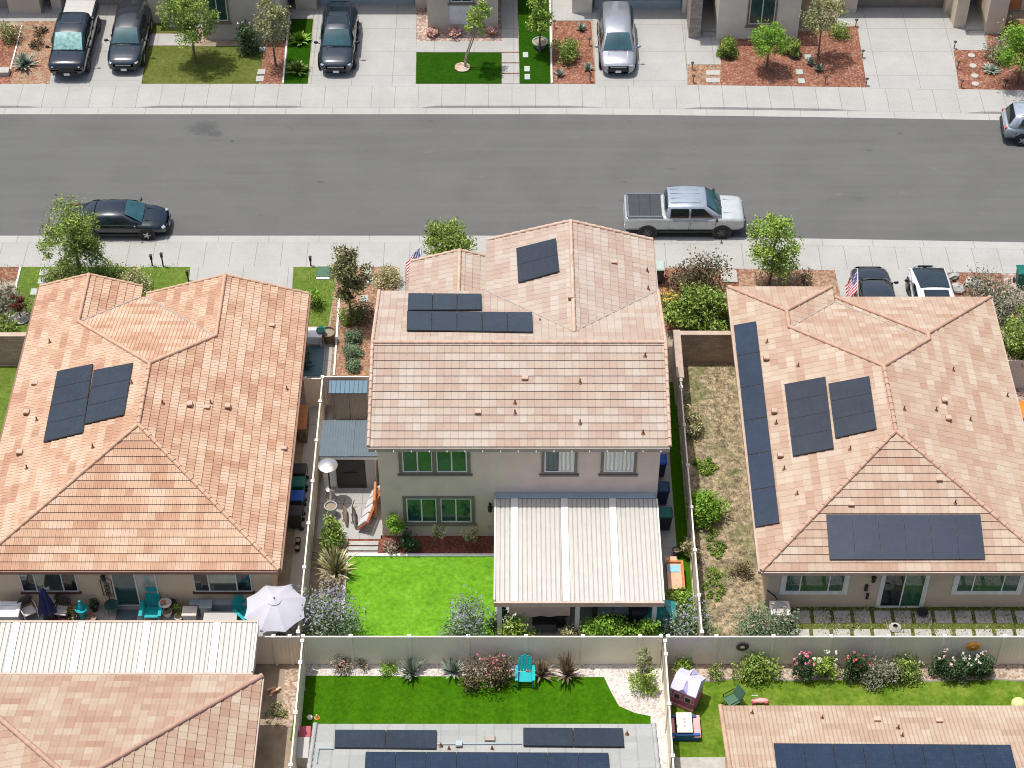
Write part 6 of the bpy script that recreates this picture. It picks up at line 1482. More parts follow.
# things under the patio cover
t = thing('shade_cloth', 'tan sagging shade cloth hung under the patio cover front', 'shade cloth', (1, 48.3, 0)); g_ = []
m = MB()
for i in range(13):
    x = at(509, 604, 2.2).x+ (at(570, 604, 2.2).x-at(509, 604, 2.2).x)*i/12
    zb = 1.62+.12*(i/12) + .03*math.sin(i*1.3)
    g_.append([(x, 48.07, 2.4), (x, 48.12+.02*math.sin(i*2), (2.4+zb)/2), (x, 48.16+.02*math.cos(i*2), zb)])
m.loft(g_, closed=False); m.build('cloth', A['shadecloth'], t, smooth=60); MB().tube([(g_[0][0][0], 48.07, 2.42), (g_[-1][0][0], 48.07, 2.42)], .03, 6).build('roller', A['tanbeam'], t)
def sofa(label, x0, x1, y0, y1, m=A['wickerdark']):
    t = thing('patio_sofa', label, 'sofa', ((x0+x1)/2, (y0+y1)/2, 0))
    MB().b(x0, x1, y0, y1, .06, .38).build('seat_base', m, t, bevel=.02); MB().b(x0, x1, y1-.18, y1, .385, .85).build('backrest', m, t, bevel=.03)
    for a, b in ((x0, x0+.16), (x1-.16, x1)): MB().b(a, b, y0, y1-.185, .385, .65).build('armrest', m, t, bevel=.02)
    n = max(1, int((x1-x0)/.8))
    for i in range(n): w_ = (x1-x0-.34)/n; MB().b(x0+.17+i*w_, x0+.17+(i+1)*w_-.02, y0+.02, y1-.19, .385, .52).build('cushion', A['bluegrey'], t, bevel=.03)
sofa('dark wicker sofa in the shade under the right half of the patio cover', 3.3, 5.0, 49.2, 50.1)
t = thing('round_bowl_table', 'dark round table holding a pale bowl under the patio cover', 'table', at(559, 622, .02)); p = at(559, 622, .02)
MB().lathe([(.3, 0), (.06, .05), (.06, .66), (.42, .68), (.42, .72)], p, 20).build('table', A['darkmetal'], t, smooth=35); MB().lathe([(.1, .72), (.2, .8), (.24, .86), (.2, .84), (0, .77)], p, 16).build('bowl', A['greybox'], t, smooth=50)
t = thing('storage_cabinet', 'low dark storage chest under the tan shade cloth', 'chest', (at(545, 625, 0).x, 48.8, 0)); xx = at(545, 625, 0).x
MB().b(xx-.5, xx+.45, 48.6, 49.2, .05, .6).build('box', A['shedgrey'], t, bevel=.02); MB().b(xx-.53, xx+.48, 48.57, 49.23, .6, .66).build('lid', A['black'], t, bevel=.01)
t = thing('barbecue', 'black covered barbecue at the right end of the patio', 'barbecue', (at(644, 612, 0).x, 49.0, 0)); xx = at(643, 612, .5).x
MB().b(xx-.5, xx+.5, 48.75, 49.3, .05, .85).build('cabinet', A['black'], t, bevel=.03); MB().lathe([(.42, -.5), (.42, .5)], (xx, 49.02, .86), 18, M=Matrix.Rotation(PI/2, 3, 'Y')).build('hood', A['black'], t, smooth=40)
# teal canopy by the fence corner
p = at(655, 629, .02); t = thing('teal_canopy', 'teal fabric canopy with sun bleached side panel behind the lavender', 'canopy', (p.x, p.y, 0))
z0, z1 = .8, 1.75
k = [Vector((p.x-.75, p.y-.35, z0)), Vector((p.x+.75, p.y-.5, z0)), Vector((p.x+.85, p.y+.75, z0+.1)), Vector((p.x-.65, p.y+.85, z0+.1))]; pk = Vector((p.x+.15, p.y+.25, z1))
m1 = MB(); m2 = MB()
m1.add([k[3], k[0], pk], [(0, 1, 2)]); m1.add([k[0], k[1], pk], [(0, 1, 2)]); m2.add([k[1], k[2], pk], [(0, 1, 2)]); m1.add([k[2], k[3], pk], [(0, 1, 2)])
for a, b in zip(k, k[1:]+k[:1]): m1.add([a, b, b-Vector((0, 0, .75)), a-Vector((0, 0, .75))], [(3, 2, 1, 0)])
m1.build('canopy_cloth', A['tealdark'], t); m2.build('bleached_panel', A['tealpale'], t)
fr = MB()
for q in k: fr.tube([q-Vector((0, 0, .8)), q, pk], .02, 5)
fr.build('frame', A['darkmetal'], t)
# wooden play kitchen / planter bench
p = at(676, 588, .02); t = thing('play_table', 'orange wooden sand table with sky blue tray beside the side fence', 'play table', (p.x, p.y, 0))
x0, x1, y0, y1 = at(667, 570, .5).x, at(683.5, 570, .5).x, at(675, 589, .5).y, at(675, 562, .5).y
MB().b(x0, x1, y0, y1, .44, .5).build('table_top', A['woodpale'], t)
MB().b(x1-.1, x1, y0, y1, .503, .62).b(x0, x1, y1-.08, y1+.01, .503, .6).build('rim', A['wood'], t)
MB().b(x0+.06, x1-.14, y1-.55, y1-.18, .503, .54).build('tray', A['skyblue'], t, bevel=.01)
for a in (x0+.06, x1-.06):
    for b in (y0+.06, y1-.06): MB().b(a-.05, a+.05, b-.05, b+.05, 0, .44).build('leg', A['wood'], t)
MB().b(x0-.02, x0+.45, y1+.05, y1+.42, .3, .36).build('side_shelf', A['woodpale'], t)
pot('dark pot on the shelf of the wooden sand table', 676, 554, .17, .3, A['black'], .1)
# air conditioner
p = at(772, 619, 0); t = thing('air_conditioner', 'white air conditioner box against the wall of the peach roofed house', 'air conditioner', (10.95, 49.2, 0))
MB().b(10.55, 11.35, 48.9, 49.65, .08, .82).build('casing', A['offwhite'], t, bevel=.02); MB().lathe([(.3, .83), (.32, .85), (.1, .87), (0, .87)], (10.95, 49.27, 0), 18).build('fan_grille', A['greybox'], t); MB().tube([(10.9, 49.66, .7), (10.8, 49.8, .9), (10.45, 49.92, 1.15)], .03, 6).build('hose', A['black'], t)
MB().b(10.5, 11.4, 48.85, 49.7, -.02, .07).build('pad', A['paver'], t)
# small things at the right house back door
p = at(922, 614, .04); m = MB().lathe([(.12, 0), (.22, .1), (.24, .15), (.2, .14), (0, .08)], p, 16); tag(m.build('dark_bowl', A['black'], loc=p, smooth=40), 'black dish on the stepping slabs before the sliding door', 'bowl')
p = at(895, 628, .04); m = MB()
for i in range(5): m.tube([p+Vector(((.24-.03*i)*math.cos(q*PI/8), (.24-.03*i)*math.sin(q*PI/8), .03+.025*i)) for q in range(17)], .02, 5)
tag(m.build('coiled_hose', A['greybox'], loc=p, smooth=40), 'coiled grey hose lying behind the fence below the sliding door', 'hose')
for px_, py_, m_, l in ((742, 641, A['darkmetal'], 'brown oval plaque hanging on the fence above the green roses'), (972, 641.5, A['sunorange'], 'orange sun ornament hanging on the fence above white roses')):
    p = at(px_, py_, 1.25); c = (p.x, YF-.06, 1.25+ (0)); R_ = Matrix.Rotation(PI/2, 3, 'X')
    t = thing('fence_ornament', l, 'ornament', c)
    MB().lathe([(.14, .0), (.23, .01), (.26, .03), (.22, .05)], c, 20, M=R_).build('ring', m_, t, smooth=40)
    MB().lathe([(.13, .01), (.1, .06), (0, .09)], c, 16, M=R_).build('face', A['terracotta'] if px_ > 900 else A['tanbeam'], t, smooth=50)
    if px_ > 900:
        s_ = MB()
        for i in range(14):
            a = 2*PI*i/14; s_.tube([(c[0]+.22*math.cos(a), c[1]-.02, c[2]+.2*math.sin(a)), (c[0]+.32*math.cos(a), c[1]-.02, c[2]+.29*math.sin(a))], [.03, .008], 5)
        s_.build('rays', A['sunorange'], t)
# turquoise adirondack chairs
def adirondack(label, loc, rz):
    t = thing('adirondack_chair', label, 'chair', loc, rz, 'turquoise slatted garden chairs')
    s = MB()
    for i in range(6): s.box(0, -.28+i*.1, .38-i*.025, .54, .085, .025)
    s.build('seat', A['teal'], t, local=True, bevel=.006)
    b = MB()
    for i in range(5):
        x = -.22+i*.11; h = .78-.12*abs(i-2)**1.3*.5
        M = Matrix.Rotation(math.radians(-24), 3, 'X'); c = M @ Vector((0, 0, h/2)); b.box(x, .30+c.y*1, .24+c.z, .098, .03, h, M=M)
    b.build('backrest', A['teal'], t, local=True, bevel=.012)
    for s_ in (1, -1):
        MB().box(s_*.34, -.03, .56, .13, .74, .03).build('armrest', A['teal'], t, local=True, bevel=.012)
        MB().box(s_*.3, -.33, .27, .05, .1, .54).build('leg', A['teal'], t, local=True); MB().box(s_*.3, .28, .27, .05, .12, .56).build('leg', A['teal'], t, local=True)
    return t
p = at(525, 688, .03); adirondack('turquoise slatted chair on the deep green lawn facing the grey roof', (p.x, p.y+.35, .03), 0)
p = at(153, 619, .03); c_ = adirondack('turquoise slatted chair with cushion by the pale patio door', (*at(152, 612, .38)[:2], .03), 0); c_.scale = (1.15, 1.15, 1.2); 
p = at(249, 618, .03); adirondack('turquoise slatted chair half hidden by the white umbrella', (*at(246, 613, .38)[:2], .03), .75)
t = thing('teal_cushion', 'teal cushion bag propped on top of the chair by the patio door', 'cushion', (at(151, 588, 1.15).x, 49.75, 0)); xx = at(151.5, 588, 1.15).x
MB().box(xx, at(151, 588, 1.15).y, 1.15, .5, .22, .3).build('cushion', A['teal'], t, bevel=.08)
# white market umbrella
p = at(274.5, 618, 2.55); cx, cy = at(274.5, 601, 2.5).x, at(274.5, 601, 2.5).y
t = thing('garden_umbrella', 'open white eight sided garden umbrella at the fence corner', 'umbrella', (cx, cy, 0))
m = MB(); n = 8; R1, zt, zb = 1.3, 2.62, 2.06
rings = []
for r_, z_ in ((.0, zt), (.22, zt-.07), (.55, zt-.19), (1.0, zt-.38), (R1, zb)):
    rings.append([])
    for j in range(n*4):
        a = 2*PI*(j/(n*4))+PI/8; u = (j % 4)/4; sag = 1-.05*math.sin(PI*u)*(r_/R1); rr = r_*math.cos(PI/8)/math.cos(((j % 4)/4)*PI/4-PI/8)
        rings[-1].append((cx+rr*sag*math.cos(a), cy+rr*sag*math.sin(a), z_-.03*math.sin(PI*u)*(r_/R1)))
m.loft(rings, closed=True); m.f = m.f[:-2]; m.mi = m.mi[:-2]
m.build('canopy', A['umbrella'], t, smooth=12)
m = MB(); m.lathe([(.27, zt-.06), (.1, zt+.0), (.02, zt+.05)], (cx, cy, 0), 16); m.build('vent_cap', A['umbrella'], t, smooth=30)
MB().tube([(cx, cy, .05), (cx, cy, zt+.12)], .028, 8).build('pole', A['darkmetal'], t); MB().lathe([(.28, 0), (.28, .06), (.05, .12)], (cx, cy, .03), 16).build('base', A['darkmetal'], t)
rb = MB()
for j in range(n):
    a = 2*PI*j/n+PI/8; rb.tube([(cx, cy, zt-.06), (cx+R1*.98*math.cos(a), cy+R1*.98*math.sin(a), zb+.0)], .012, 5)
rb.build('ribs', A['darkmetal'], t)
# closed navy umbrella, chairs, tub
p = at(41.5, 588.5, 2.1); p.z = .03; t = thing('closed_umbrella', 'closed navy umbrella standing among the wire patio chairs', 'umbrella', (p.x, p.y, 0))
MB().tube([(p.x, p.y, 0), (p.x, p.y, 2.15)], .022, 8).build('pole', A['darkmetal'], t)
m = MB(); secs = []
for z_, r_ in ((.55, .30), (.7, .31), (1.0, .25), (1.5, .17), (1.9, .12), (2.08, .04)):
    secs.append([(p.x+r_*(1+.28*math.cos(j*PI))*math.cos(2*PI*j/14), p.y+r_*(1+.28*math.cos(j*PI))*math.sin(2*PI*j/14), z_+(.1*(j % 2) if z_ < .6 else 0)) for j in range(14)])
m.loft(secs); m.build('canopy', A['navy'], t, smooth=25); MB().lathe([(.3, 0), (.3, .07), (.05, .1)], (p.x, p.y, 0), 14).build('base', A['darkmetal'], t)
def patio_chair(label, loc, rz):
    t = thing('patio_chair', label, 'chair', loc, rz, 'wire patio chairs')
    MB().box(0, 0, .43, .5, .48, .07).build('seat', A['cushion'], t, local=True, bevel=.03)
    b = MB(); 
    for i in range(7): x = -.26+i*.087; b.tube([(x, .25, .45), (x*1.05, .34, .45+.48*(1-.25*(abs(i-3)/3)**2))], .016, 5)
    b.tube([(-.29, .24, .45), (-.3, .33, .8), (-.15, .36, .93), (.15, .36, .93), (.3, .33, .8), (.29, .24, .45)], .022, 6)
    M = Matrix.Rotation(math.radians(-10), 3, 'X'); b.box(0, .315, .7, .5, .012, .36, M=M)
    b.build('backrest', A['wickerdark'], t, local=True)
    for s_ in (1, -1):
        MB().tube([(s_*.29, .3, .66), (s_*.31, -.1, .66), (s_*.29, -.24, .6), (s_*.27, -.25, 0)], .02, 6).build('arm_leg', A['offwhite'] if rz > .3 else A['darkmetal'], t, local=True)
        MB().tube([(s_*.27, .26, .5), (s_*.27, .3, 0)], .02, 6).build('leg', A['darkmetal'], t, local=True)
patio_chair('wire patio chair left of the closed navy umbrella, turned toward it', (*at(29, 611, .43)[:2], .03), .55)
patio_chair('wire patio chair with grey cushion right of the closed navy umbrella', (*at(62, 611, .43)[:2], .03), -.15)
patio_chair('wire patio chair partly behind the closed navy umbrella', (*at(51, 604.5, .43)[:2], .03), -.5)
p = at(7, 616, .03); t = thing('hot_tub', 'grey hot tub with white rim at the left edge of the patio', 'hot tub', (p.x, p.y, 0))
x0, x1, y0, y1 = at(-12, 612, .8).x, at(18.5, 612, .8).x, at(9, 616, .8).y, at(9, 601.5, .8).y
MB().b(x0, x1, y0, y1, 0, .72).build('cabinet', A['greybox'], t, bevel=.08)
MB().b(x0-.03, x1+.03, y0-.03, y0+.16, .723, .8).b(x0-.03, x1+.03, y1-.16, y1+.03, .723, .8).b(x1-.14, x1+.03, y0+.163, y1-.163, .723, .8).b(x0-.03, x0+.14, y0+.163, y1-.163, .723, .8).build('rim', A['tubwhite'], t, bevel=.03)
MB().b(x0+.143, x1-.143, y0+.163, y1-.163, .7, .75).build('water', A['tubwater'], t)
# turquoise fountain
p = at(81, 608, .8); p.z = .03; t = thing('turquoise_fountain', 'turquoise glazed fountain with round basin and small figure on top', 'fountain', (p.x, p.y, 0))
MB().lathe([(.2, 0), (.21, .05), (.15, .1), (.15, .5), (.17, .62)], p, 18).build('pedestal', A['tealdark'], t, smooth=40)
MB().lathe([(.15, .62), (.23, .7), (.26, .77), (.23, .77), (.19, .72), (0, .71)], p, 22).build('basin', A['teal'], t, smooth=40)
MB().lathe([(.11, .72), (.12, .85), (.1, 1.0), (.06, 1.1), (.075, 1.17), (.06, 1.24), (0, 1.27)], p, 14).build('figure', A['teal'], t, smooth=50)
pot('terracotta pot lying by the turquoise fountain', 92, 621.5, .22, .3, A['terracotta'], .03)
pot('dark pot with small plant standing against the wall near the patio door', 95, 610, .16, .3, A['black'], .03)
shrub('potted_plant', 'small dark plant in the pot near the patio door', 95, 609, .65, .2, 'dark', 120, .06, k=6, z=.1, cat='plant')
shrub('potted_plant', 'yellow green plant between wire chair and turquoise fountain', 72, 618, .8, .3, 'varieg', 240, .07, ('redf', 5, .06), k=9, z=.03, cat='plant')
shrub('potted_plant', 'low reddish plants at the patio edge behind the cream patio cover', 63, 622, .3, .5, 'redleaf', 200, .06, k=9, z=.03, cat='plant', ry=.2)
t = thing('wall_trellis', 'dark metal scroll trellis hanging on the wall beside the patio door', 'trellis', (wx(107, 1.2, YL), YL-.03, 0)); xx = wx(107.5, 1.2, YL)
m = MB().tube([(xx-.2, YL-.04, .75), (xx-.23, YL-.04, 1.75), (xx-.1, YL-.04, 1.85), (xx+.1, YL-.04, 1.85), (xx+.23, YL-.04, 1.75), (xx+.2, YL-.04, .7)], .018, 6); m.build('frame', A['darkmetal'], t)
m = MB()
for k_ in range(4): m.tube([(xx+.1*math.cos(q*PI/6), YL-.05, 1.5-k_*.22+.1*math.sin(q*PI/6)) for q in range(13)], .02, 5)
m.tube([(xx, YL-.05, .55), (xx, YL-.05, 1.8)], .018, 5); m.build('scrolls', A['darkmetal'], t)
t = thing('door_mat', 'dark grey mat lying before the patio door', 'mat', at(128, 610, .03)); xx = at(128, 610, .03).x
MB().b(xx-.45, xx+.42, 49.05, 49.8, .028, .045).build('mat', A['shedgrey'], t)
t = thing('glass_table', 'small round glass topped table near the patio door', 'table', at(113, 613, .03)); p = at(113, 612, .03)
MB().lathe([(.0, .48), (.3, .48), (.3, .5), (0, .5)], p, 20).build('table_top', A['glasswin'], t); lg = MB()
for a in range(3): lg.tube([p+Vector((.26*math.cos(a*2.1), .26*math.sin(a*2.1), 0)), p+Vector((.2*math.cos(a*2.1), .2*math.sin(a*2.1), .48))], .014, 5)
lg.build('legs', A['darkmetal'], t)
t = thing('fire_bowl', 'raised metal bowl of shells and an orange gourd beside the turquoise chair', 'bowl', at(162, 613, .03)); p = at(165, 603, .72); p.z = .03
MB().tube([p, p+Vector((0, 0, .55))], .05, 8).build('stand', A['darkmetal'], t); MB().lathe([(.08, .55), (.22, .62), (.27, .7), (.24, .7), (0, .62)], p, 20).build('bowl', A['potwhite'], t, smooth=40)
MB().ball((p.x-.08, p.y, .74), .11, .11, .1).build('gourd', A['terracotta'], t, smooth=60); MB().ball((p.x+.09, p.y+.04, .72), .08, .08, .07).build('shell', A['beigeplastic'], t, smooth=60)
pot('pale clay pot right of the raised bowl on the patio', 168, 616, .2, .32, A['potwhite'], .03)
pot('small pale pot at the patio edge below the green potted plant', 179, 620, .17, .25, A['potwhite'], .03)
shrub('potted_plant', 'green plant in the small pale pot at the patio edge', 177, 613, .5, .28, 'mid', 180, .06, k=7, z=.15, cat='plant')
shrub('potted_plant', 'dark plant in the shade by the wall above the clay pots', 172, 606, .7, .35, 'dark', 240, .07, k=8, z=.05, cat='plant')
t = thing('stone_planter', 'square grey planter block on the patio left of the blue grey box', 'planter', at(190, 612, .5)); p = at(189.5, 611, .53); p.z = 0
MB().box(p.x, p.y, .25, .55, .45, .5).build('body', A['ceramic'], t, bevel=.02); MB().box(p.x, p.y, .52, .6, .5, .06).build('top_slab', A['potwhite'], t)
t = thing('storage_box', 'pale blue grey plastic box against the wall under the right window', 'box', at(206, 612, .03)); p = at(206, 604, .65); p.z = .03; p.y -= .2
MB().box(p.x, p.y+.2, .33, .48, .4, .6).build('body', A['bluegrey'], t, bevel=.03); MB().box(p.x, p.y+.2, .655, .52, .44, .05).build('lid', A['bluegrey'], t, bevel=.015)
t = thing('storage_bench', 'long pale grey storage bench behind the cream patio cover', 'bench', at(221, 620, .03)); x0, x1 = at(204, 616, .6).x, at(236.5, 616, .6).x
yb0 = at(220, 621, .58).y; yb1 = at(220, 611.5, .58).y
MB().b(x0, x1, yb0+.03, yb1-.03, .05, .5).build('body', A['greybox'], t, bevel=.02); MB().b(x0-.02, x1+.02, yb0, yb1, .503, .58).build('lid', A['tubwhite'] if False else A['greybox'], t, bevel=.015)
m = MB().b(wx(190, .4, YL), wx(248, .4, YL), 49.7, 49.98, .03, .5); tag(m.build('wall_bench', A['bluegrey'], loc=(wx(219, .4, YL), 49.85, .0), bevel=.02), 'long grey ledge along the wall under the right window', 'bench')
# front: trailer bench and pots by left house
p = at(320, 338, .03); t = thing('potting_bench', 'white topped bench with clutter at the side of the orange roof', 'bench', (p.x, p.y, 0))
x0, x1 = at(301, 334, .8).x, at(322, 334, .8).x; yy = at(312, 340, .3).y
MB().b(x0, x1, yy-.3, yy+.35, .72, .78).build('table_top', A['tubwhite'], t, bevel=.01)
for a in (x0+.08, x1-.08):
    for b in (-.24, .28): MB().b(a-.04, a+.04, yy+b-.04, yy+b+.04, 0, .72).build('leg', A['greybox'], t)
MB().b(x0+.1, x1-.1, yy-.22, yy+.25, .2, .24).build('shelf', A['greybox'], t)
pot('brown barrel planter at the end of the white topped bench', 329, 341, .34, .62, A['bark'], .03)
t = thing('garden_hose_reel', 'green coiled hose on the white topped bench', 'hose', at(321, 331, .8)); p = at(321, 331, .8)
MB().lathe([(.16, 0), (.22, .02), (.22, .1), (.16, .12)], p, 16).build('coil', A['bin_green'], t, smooth=40)
x0, x1 = at(301, 358, .03).x, at(323.5, 358, .03).x
m = MB().b(x0, x1, at(312, 376, .03).y, at(312, 347, .03).y, .026, .06); tag(m.build('slate_mat', A['greyblue_mat'], loc=((x0+x1)/2, 62.9, 0)), 'slate blue rubber mat on the pad before the tan gate', 'mat')
shrub('dark_shrub', 'dark shrub in the shade of the orange roof on the slate mat', 303, 366, .9, .45, 'dark', 450, .08)
# flags
def flag_mat():
    k = NT('stars_and_stripes'); uv = k.n('ShaderNodeUVMap').outputs[0]; s = k.sep(uv)
    st = k.math('LESS_THAN', k.math('MODULO', k.math('MULTIPLY', s[1], 13.), 2.), 1.)
    c = k.mix(st, (.72, .70, .70), (.50, .03, .05))
    cant = k.math('MULTIPLY', k.math('LESS_THAN', s[0], .4), k.math('GREATER_THAN', s[1], 6/13))
    a = k.math('SUBTRACT', k.math('FRACT', k.math('MULTIPLY', s[0], 15.)), .5); b = k.math('SUBTRACT', k.math('FRACT', k.math('MULTIPLY', s[1], 13.)), .5)
    dot = k.math('LESS_THAN', k.math('ADD', k.math('MULTIPLY', a, a), k.math('MULTIPLY', b, b)), .06)
    c = k.mix(cant, c, k.mix(dot, (.03, .035, .14), (.75, .75, .75))); k.color(c); return k.rough(.85, .2)
A['flag'] = flag_mat()
def flag(label, base, tip, length, height, lean=.36):
    t = thing('flag_on_pole', label, 'flag', base); base, tip = Vector(base), Vector(tip)
    MB().tube([base, tip], .018, 6).ball(tip, .035, .035, .035, 8, 5).build('pole', A['offwhite'], t)
    d = (base-tip).normalized(); m = MB(); nx, ny = 14, 8; P_ = []; U = []
    for i in range(nx+1):
        for j in range(ny+1):
            u, v = i/nx, j/ny
            q = tip+d*(height*(1-v)*.95+.05)
            hang = Vector((-lean*u*length+.05*math.sin(u*7+v*2), .1*math.sin(u*5+v*3)*u, -.9*u*length*(1)+.02))
            P_.append(q+hang); U.append((u, v))
    for i in range(nx):
        for j in range(ny):
            a = i*(ny+1)+j; ids = (a, a+ny+1, a+ny+2, a+1); m.face([P_[q] for q in ids], [U[q] for q in ids])
    m.build('flag_cloth', A['flag'], t, smooth=80)
b1 = at(420, 246, 3.35); flag('stars and stripes flag hanging at the low front gable of the two storey house', (b1.x+.15, 67.6, 2.6), tuple(b1), 1.25, .8, .6)
b2 = at(857.5, 288, 2.7); flag('stars and stripes flag hanging above the dark suv behind the peach roof', (b2.x+.05, 66.2, 2.3), (b2.x+.05, 67.35, 3.1), 1.25, .95)
# green bin at the far right kerb, bins beside center roof
t = bin_('green wheeled bin at the pavement at the right edge', 1020, 285, A['bin_green'], A['bin_green'], 0)
t = bin_('pale green lidded bin beside the roof of the two storey house front', 657.5, 281, A['bin_black'], A['greenpaver'], 0)
p = at(1022, 410, 1.2); t = thing('orange_sunshade', 'bright orange cloth at the right edge beside the peach roof', 'cloth', (22.9, 60.3, 0))
MB().b(22.6, 23.6, 59.9, 60.9, .02, .7).build('stack_base', A['wood'], t, bevel=.02); MB().b(22.55, 23.65, 59.85, 60.95, .703, .95).build('cloth', A['orange'], t, bevel=.08)
# playhouse
p = at(687, 712, .03); rz = math.radians(-27); t = thing('playhouse', 'pink plastic playhouse with lilac roof on the mottled lawn', 'playhouse', (*at(686.5, 699, .03)[:2], .03), rz)
MB().box(0, 0, .56, .95, .95, 1.12).build('wall', A['pinkplastic'], t, local=True, bevel=.02)
MB().box(0, -.49, .08, .98, .06, .16).box(0, -.48, .52, .98, .04, .05).build('porch_trim', A['pinkpale'], t, local=True)
for x in (-.24, .22):
    f_ = MB().box(x, -.485, .68, .3, .035, .34).build('window', A['beigeplastic'], t, local=True); MB().box(x, -.505, .68, .22, .012, .26).build('pane', A['interior'], f_, local=True)
d_ = MB().box(.475, -.05, .42, .03, .5, .8).build('door', A['pinkplastic'], t, local=True, bevel=.01); MB().box(.495, .1, .42, .03, .05, .05).build('handle', A['beigeplastic'], d_, local=True)
r = MB(); r.add([(-.55, -.54, 1.1), (.55, -.54, 1.1), (.55, .54, 1.1), (-.55, .54, 1.1), (-.52, 0, 1.5), (.52, 0, 1.5), (-.55, -.54, 1.04), (.55, -.54, 1.04), (.55, .54, 1.04), (-.55, .54, 1.04)], [(0, 1, 5, 4), (2, 3, 4, 5), (1, 2, 5), (3, 0, 4), (6, 7, 1, 0), (7, 8, 2, 1), (8, 9, 3, 2), (9, 6, 0, 3), (9, 8, 7, 6)])
r.build('roof', A['lilac'], t, local=True)
m = MB()
for s_ in (-1, 1): m.add([(-.18, s_*.56, 1.12), (.18, s_*.56, 1.12), (0, s_*.56, 1.36), (-.02, s_*.12, 1.43), (.02, s_*.12, 1.43)], [(0, 1, 2), (0, 2, 3), (1, 4, 2)])
m.build('dormer', A['lilac'], t, local=True)
# play picnic table
p = at(685, 735, .03); t = thing('play_bench_table', 'toy table with cream top, pink benches and blue base below the playhouse', 'toy table', (at(684, 726, .3).x, at(684, 726, .3).y, .03))
MB().box(.0, 0, .5, .62, .95, .06).build('table_top', A['beigeplastic'], t, local=True, bevel=.1 if False else .025)
for s_ in (1, -1): MB().box(s_*.5, -.02, .28, .28, 1.05, .07).build('bench', A['pinkpale'], t, local=True, bevel=.03)
MB().box(0, -.46, .2, 1.2, .12, .4).box(0, .4, .2, 1.0, .1, .38).build('base', A['blueplastic'], t, local=True, bevel=.02)
for k_ in (-1, 0, 1): MB().lathe([(.06, .0), (.05, .01), (0, .01)], (0, k_*.16, .53), 10).build('cup_hollow', A['greybox'], t, local=True)
# dark folding chair
p = at(732, 708, .03); t = thing('folding_chair', 'dark green camp chair tipped on the lawn above the apricot roof', 'chair', (at(731, 706, .03).x, at(731, 706, .03).y, .03), math.radians(-60))
MB().box(0, 0, .4, .52, .5, .04).build('seat', A['utilgreen'], t, local=True, bevel=.015); MB().box(0, .34, .66, .52, .04, .55, M=Matrix.Rotation(math.radians(-22), 3, 'X')).build('backrest', A['utilgreen'], t, local=True, bevel=.015)
for s_ in (1, -1):
    MB().tube([(s_*.25, -.24, .4), (s_*.27, .28, 0)], .016, 6).build('leg', A['black'], t, local=True); MB().tube([(s_*.25, .24, .4), (s_*.27, -.28, 0)], .016, 6).build('leg', A['black'], t, local=True); MB().tube([(s_*.28, -.22, .42), (s_*.28, -.22, .6), (s_*.28, .3, .62)], .02, 6).build('armrest', A['black'], t, local=True)
p = at(760, 702, .05); t = thing('ride_on_toy', 'pale pink toy scooter lying on the lawn right of the camp chair', 'toy', (p.x, p.y, .03))
MB().ball((p.x, p.y, .14), .36, .12, .11, 12, 6).build('body', A['pinkpale'], t, smooth=60); MB().tube([(p.x-.22, p.y, .15), (p.x-.24, p.y+.05, .42)], .022, 6).tube([(p.x-.36, p.y+.05, .42), (p.x-.12, p.y+.05, .42)], .02, 6).build('handlebar', A['beigeplastic'], t)
for s_ in (-.25, .25): MB().lathe([(0, -.03), (.09, -.03), (.09, .03), (0, .03)], (p.x+s_, p.y-.12, .1), 12, M=Matrix.Rotation(PI/2, 3, 'X')).build('wheel', A['redcrate'], t)
p = at(1017, 709, .03); m = MB().ball((p.x, p.y, .33), .3, .3, .3, 20, 12); tag(m.build('play_ball', A['yellow'], loc=p, smooth=60), 'large pale yellow ball on the lawn at the right edge', 'ball')
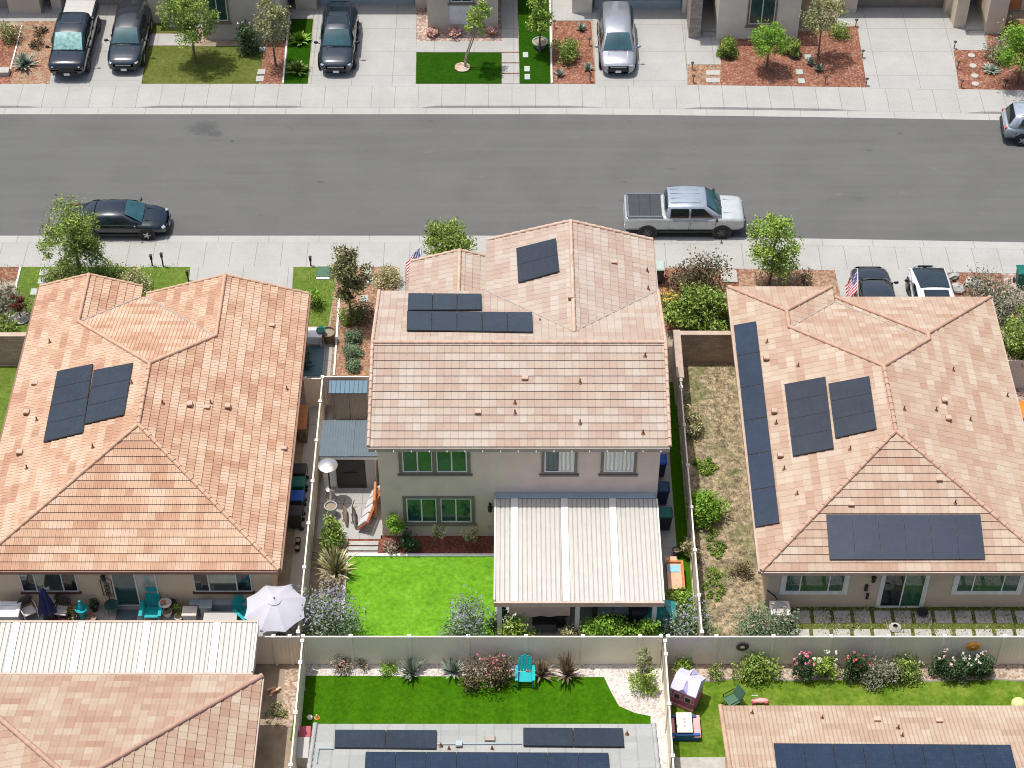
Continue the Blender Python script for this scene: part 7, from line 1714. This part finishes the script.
# left side of lower lawn
p = at(304, 741, .1); t = thing('toy_box', 'faded red plastic box at the corner of the grey roof', 'box', (p.x, p.y, 0)); MB().box(p.x, p.y, .3, .55, .6, .6).build('body', A['redcrate'], t, bevel=.03); MB().box(p.x, p.y, .63, .6, .65, .06).build('lid', A['redcrate'], t, bevel=.02)
p = at(303, 757, .1); t = thing('storage_locker', 'pale grey garden locker below the faded red box', 'locker', (p.x, p.y, 0)); MB().box(p.x+.0, p.y, .35, .5, .9, .7).build('body', A['greybox'], t, bevel=.02); MB().box(p.x, p.y, .73, .55, .95, .06).build('lid', A['greybox'], t, bevel=.01)
p = at(310, 719, .03); m = MB().ball((p.x, p.y, .13), .12, .12, .12, 12, 8); tag(m.build('white_ball', A['white'], loc=p, smooth=60), 'small white ball on the lawn corner by the grey roof', 'ball')
p = at(317, 718, .03); t = thing('toy_cone', 'small yellow and red toy cone beside the white ball', 'toy', (p.x, p.y, 0)); MB().lathe([(.09, 0), (.03, .22), (0, .24)], p, 10).build('cone', A['yellow'], t); MB().lathe([(.11, 0), (.11, .03), (.08, .03)], p, 12).build('foot', A['orange'], t)
p = at(274, 691, .03); m = MB()
for q in range(5): m.box(p.x+rnd.uniform(-.15, .15), p.y+rnd.uniform(-.12, .12), .05+.03*q, .35, .08, .05, rnd.uniform(0, 3))
tag(m.build('wood_scraps', A['woodpale'], loc=p), 'few pale wood scraps on the dirt beside the rose roof', 'wood scraps')
shrub('weed_patch', 'scrubby weeds on the dirt strip between rose roof and fence', 276, 716, .25, .5, 'olive', 260, .06, ry=.7)
# ------------------------------------------------------------------ light, sky, camera
w = bpy.data.worlds.new('World'); S.world = w; w.use_nodes = True
nt = w.node_tree; bg = nt.nodes['Background']; sky = nt.nodes.new('ShaderNodeTexSky'); sky.sky_type = 'NISHITA'; sky.sun_disc = False
to_sun = Vector((-.24, .115, 1)).normalized()
sky.sun_elevation = math.asin(to_sun.z); sky.sun_rotation = math.atan2(to_sun.x, to_sun.y)
nt.links.new(sky.outputs[0], bg.inputs[0]); bg.inputs[1].default_value = .13; sky.dust_density = 4.0; sky.air_density = .7; sky.ozone_density = 1.4
sl = bpy.data.lights.new('sun', 'SUN'); sl.energy = 3.0; sl.angle = math.radians(.55); sl.color = (1, .965, .91)
so_ = bpy.data.objects.new('sun', sl); COL.objects.link(so_); so_.rotation_euler = (-to_sun).to_track_quat('-Z', 'Y').to_euler(); so_.location = (0, 60, 40)
cd = bpy.data.cameras.new('camera'); cam = bpy.data.objects.new('camera', cd); COL.objects.link(cam)
cd.sensor_width = 36; cd.lens = CAM_F/1024*36; cd.clip_end = 2000; cd.clip_start = .5
cam.location = (0, 0, CAM_H); cam.rotation_euler = (PI/2-CAM_P, 0, 0); S.camera = cam
S.render.engine = 'CYCLES'
S.view_settings.view_transform = 'Standard'; S.view_settings.look = 'None'; S.view_settings.exposure = .5; S.view_settings.gamma = 1
S.cycles.use_denoising = True; S.cycles.filter_width = 1.0; S.cycles.max_bounces = 6
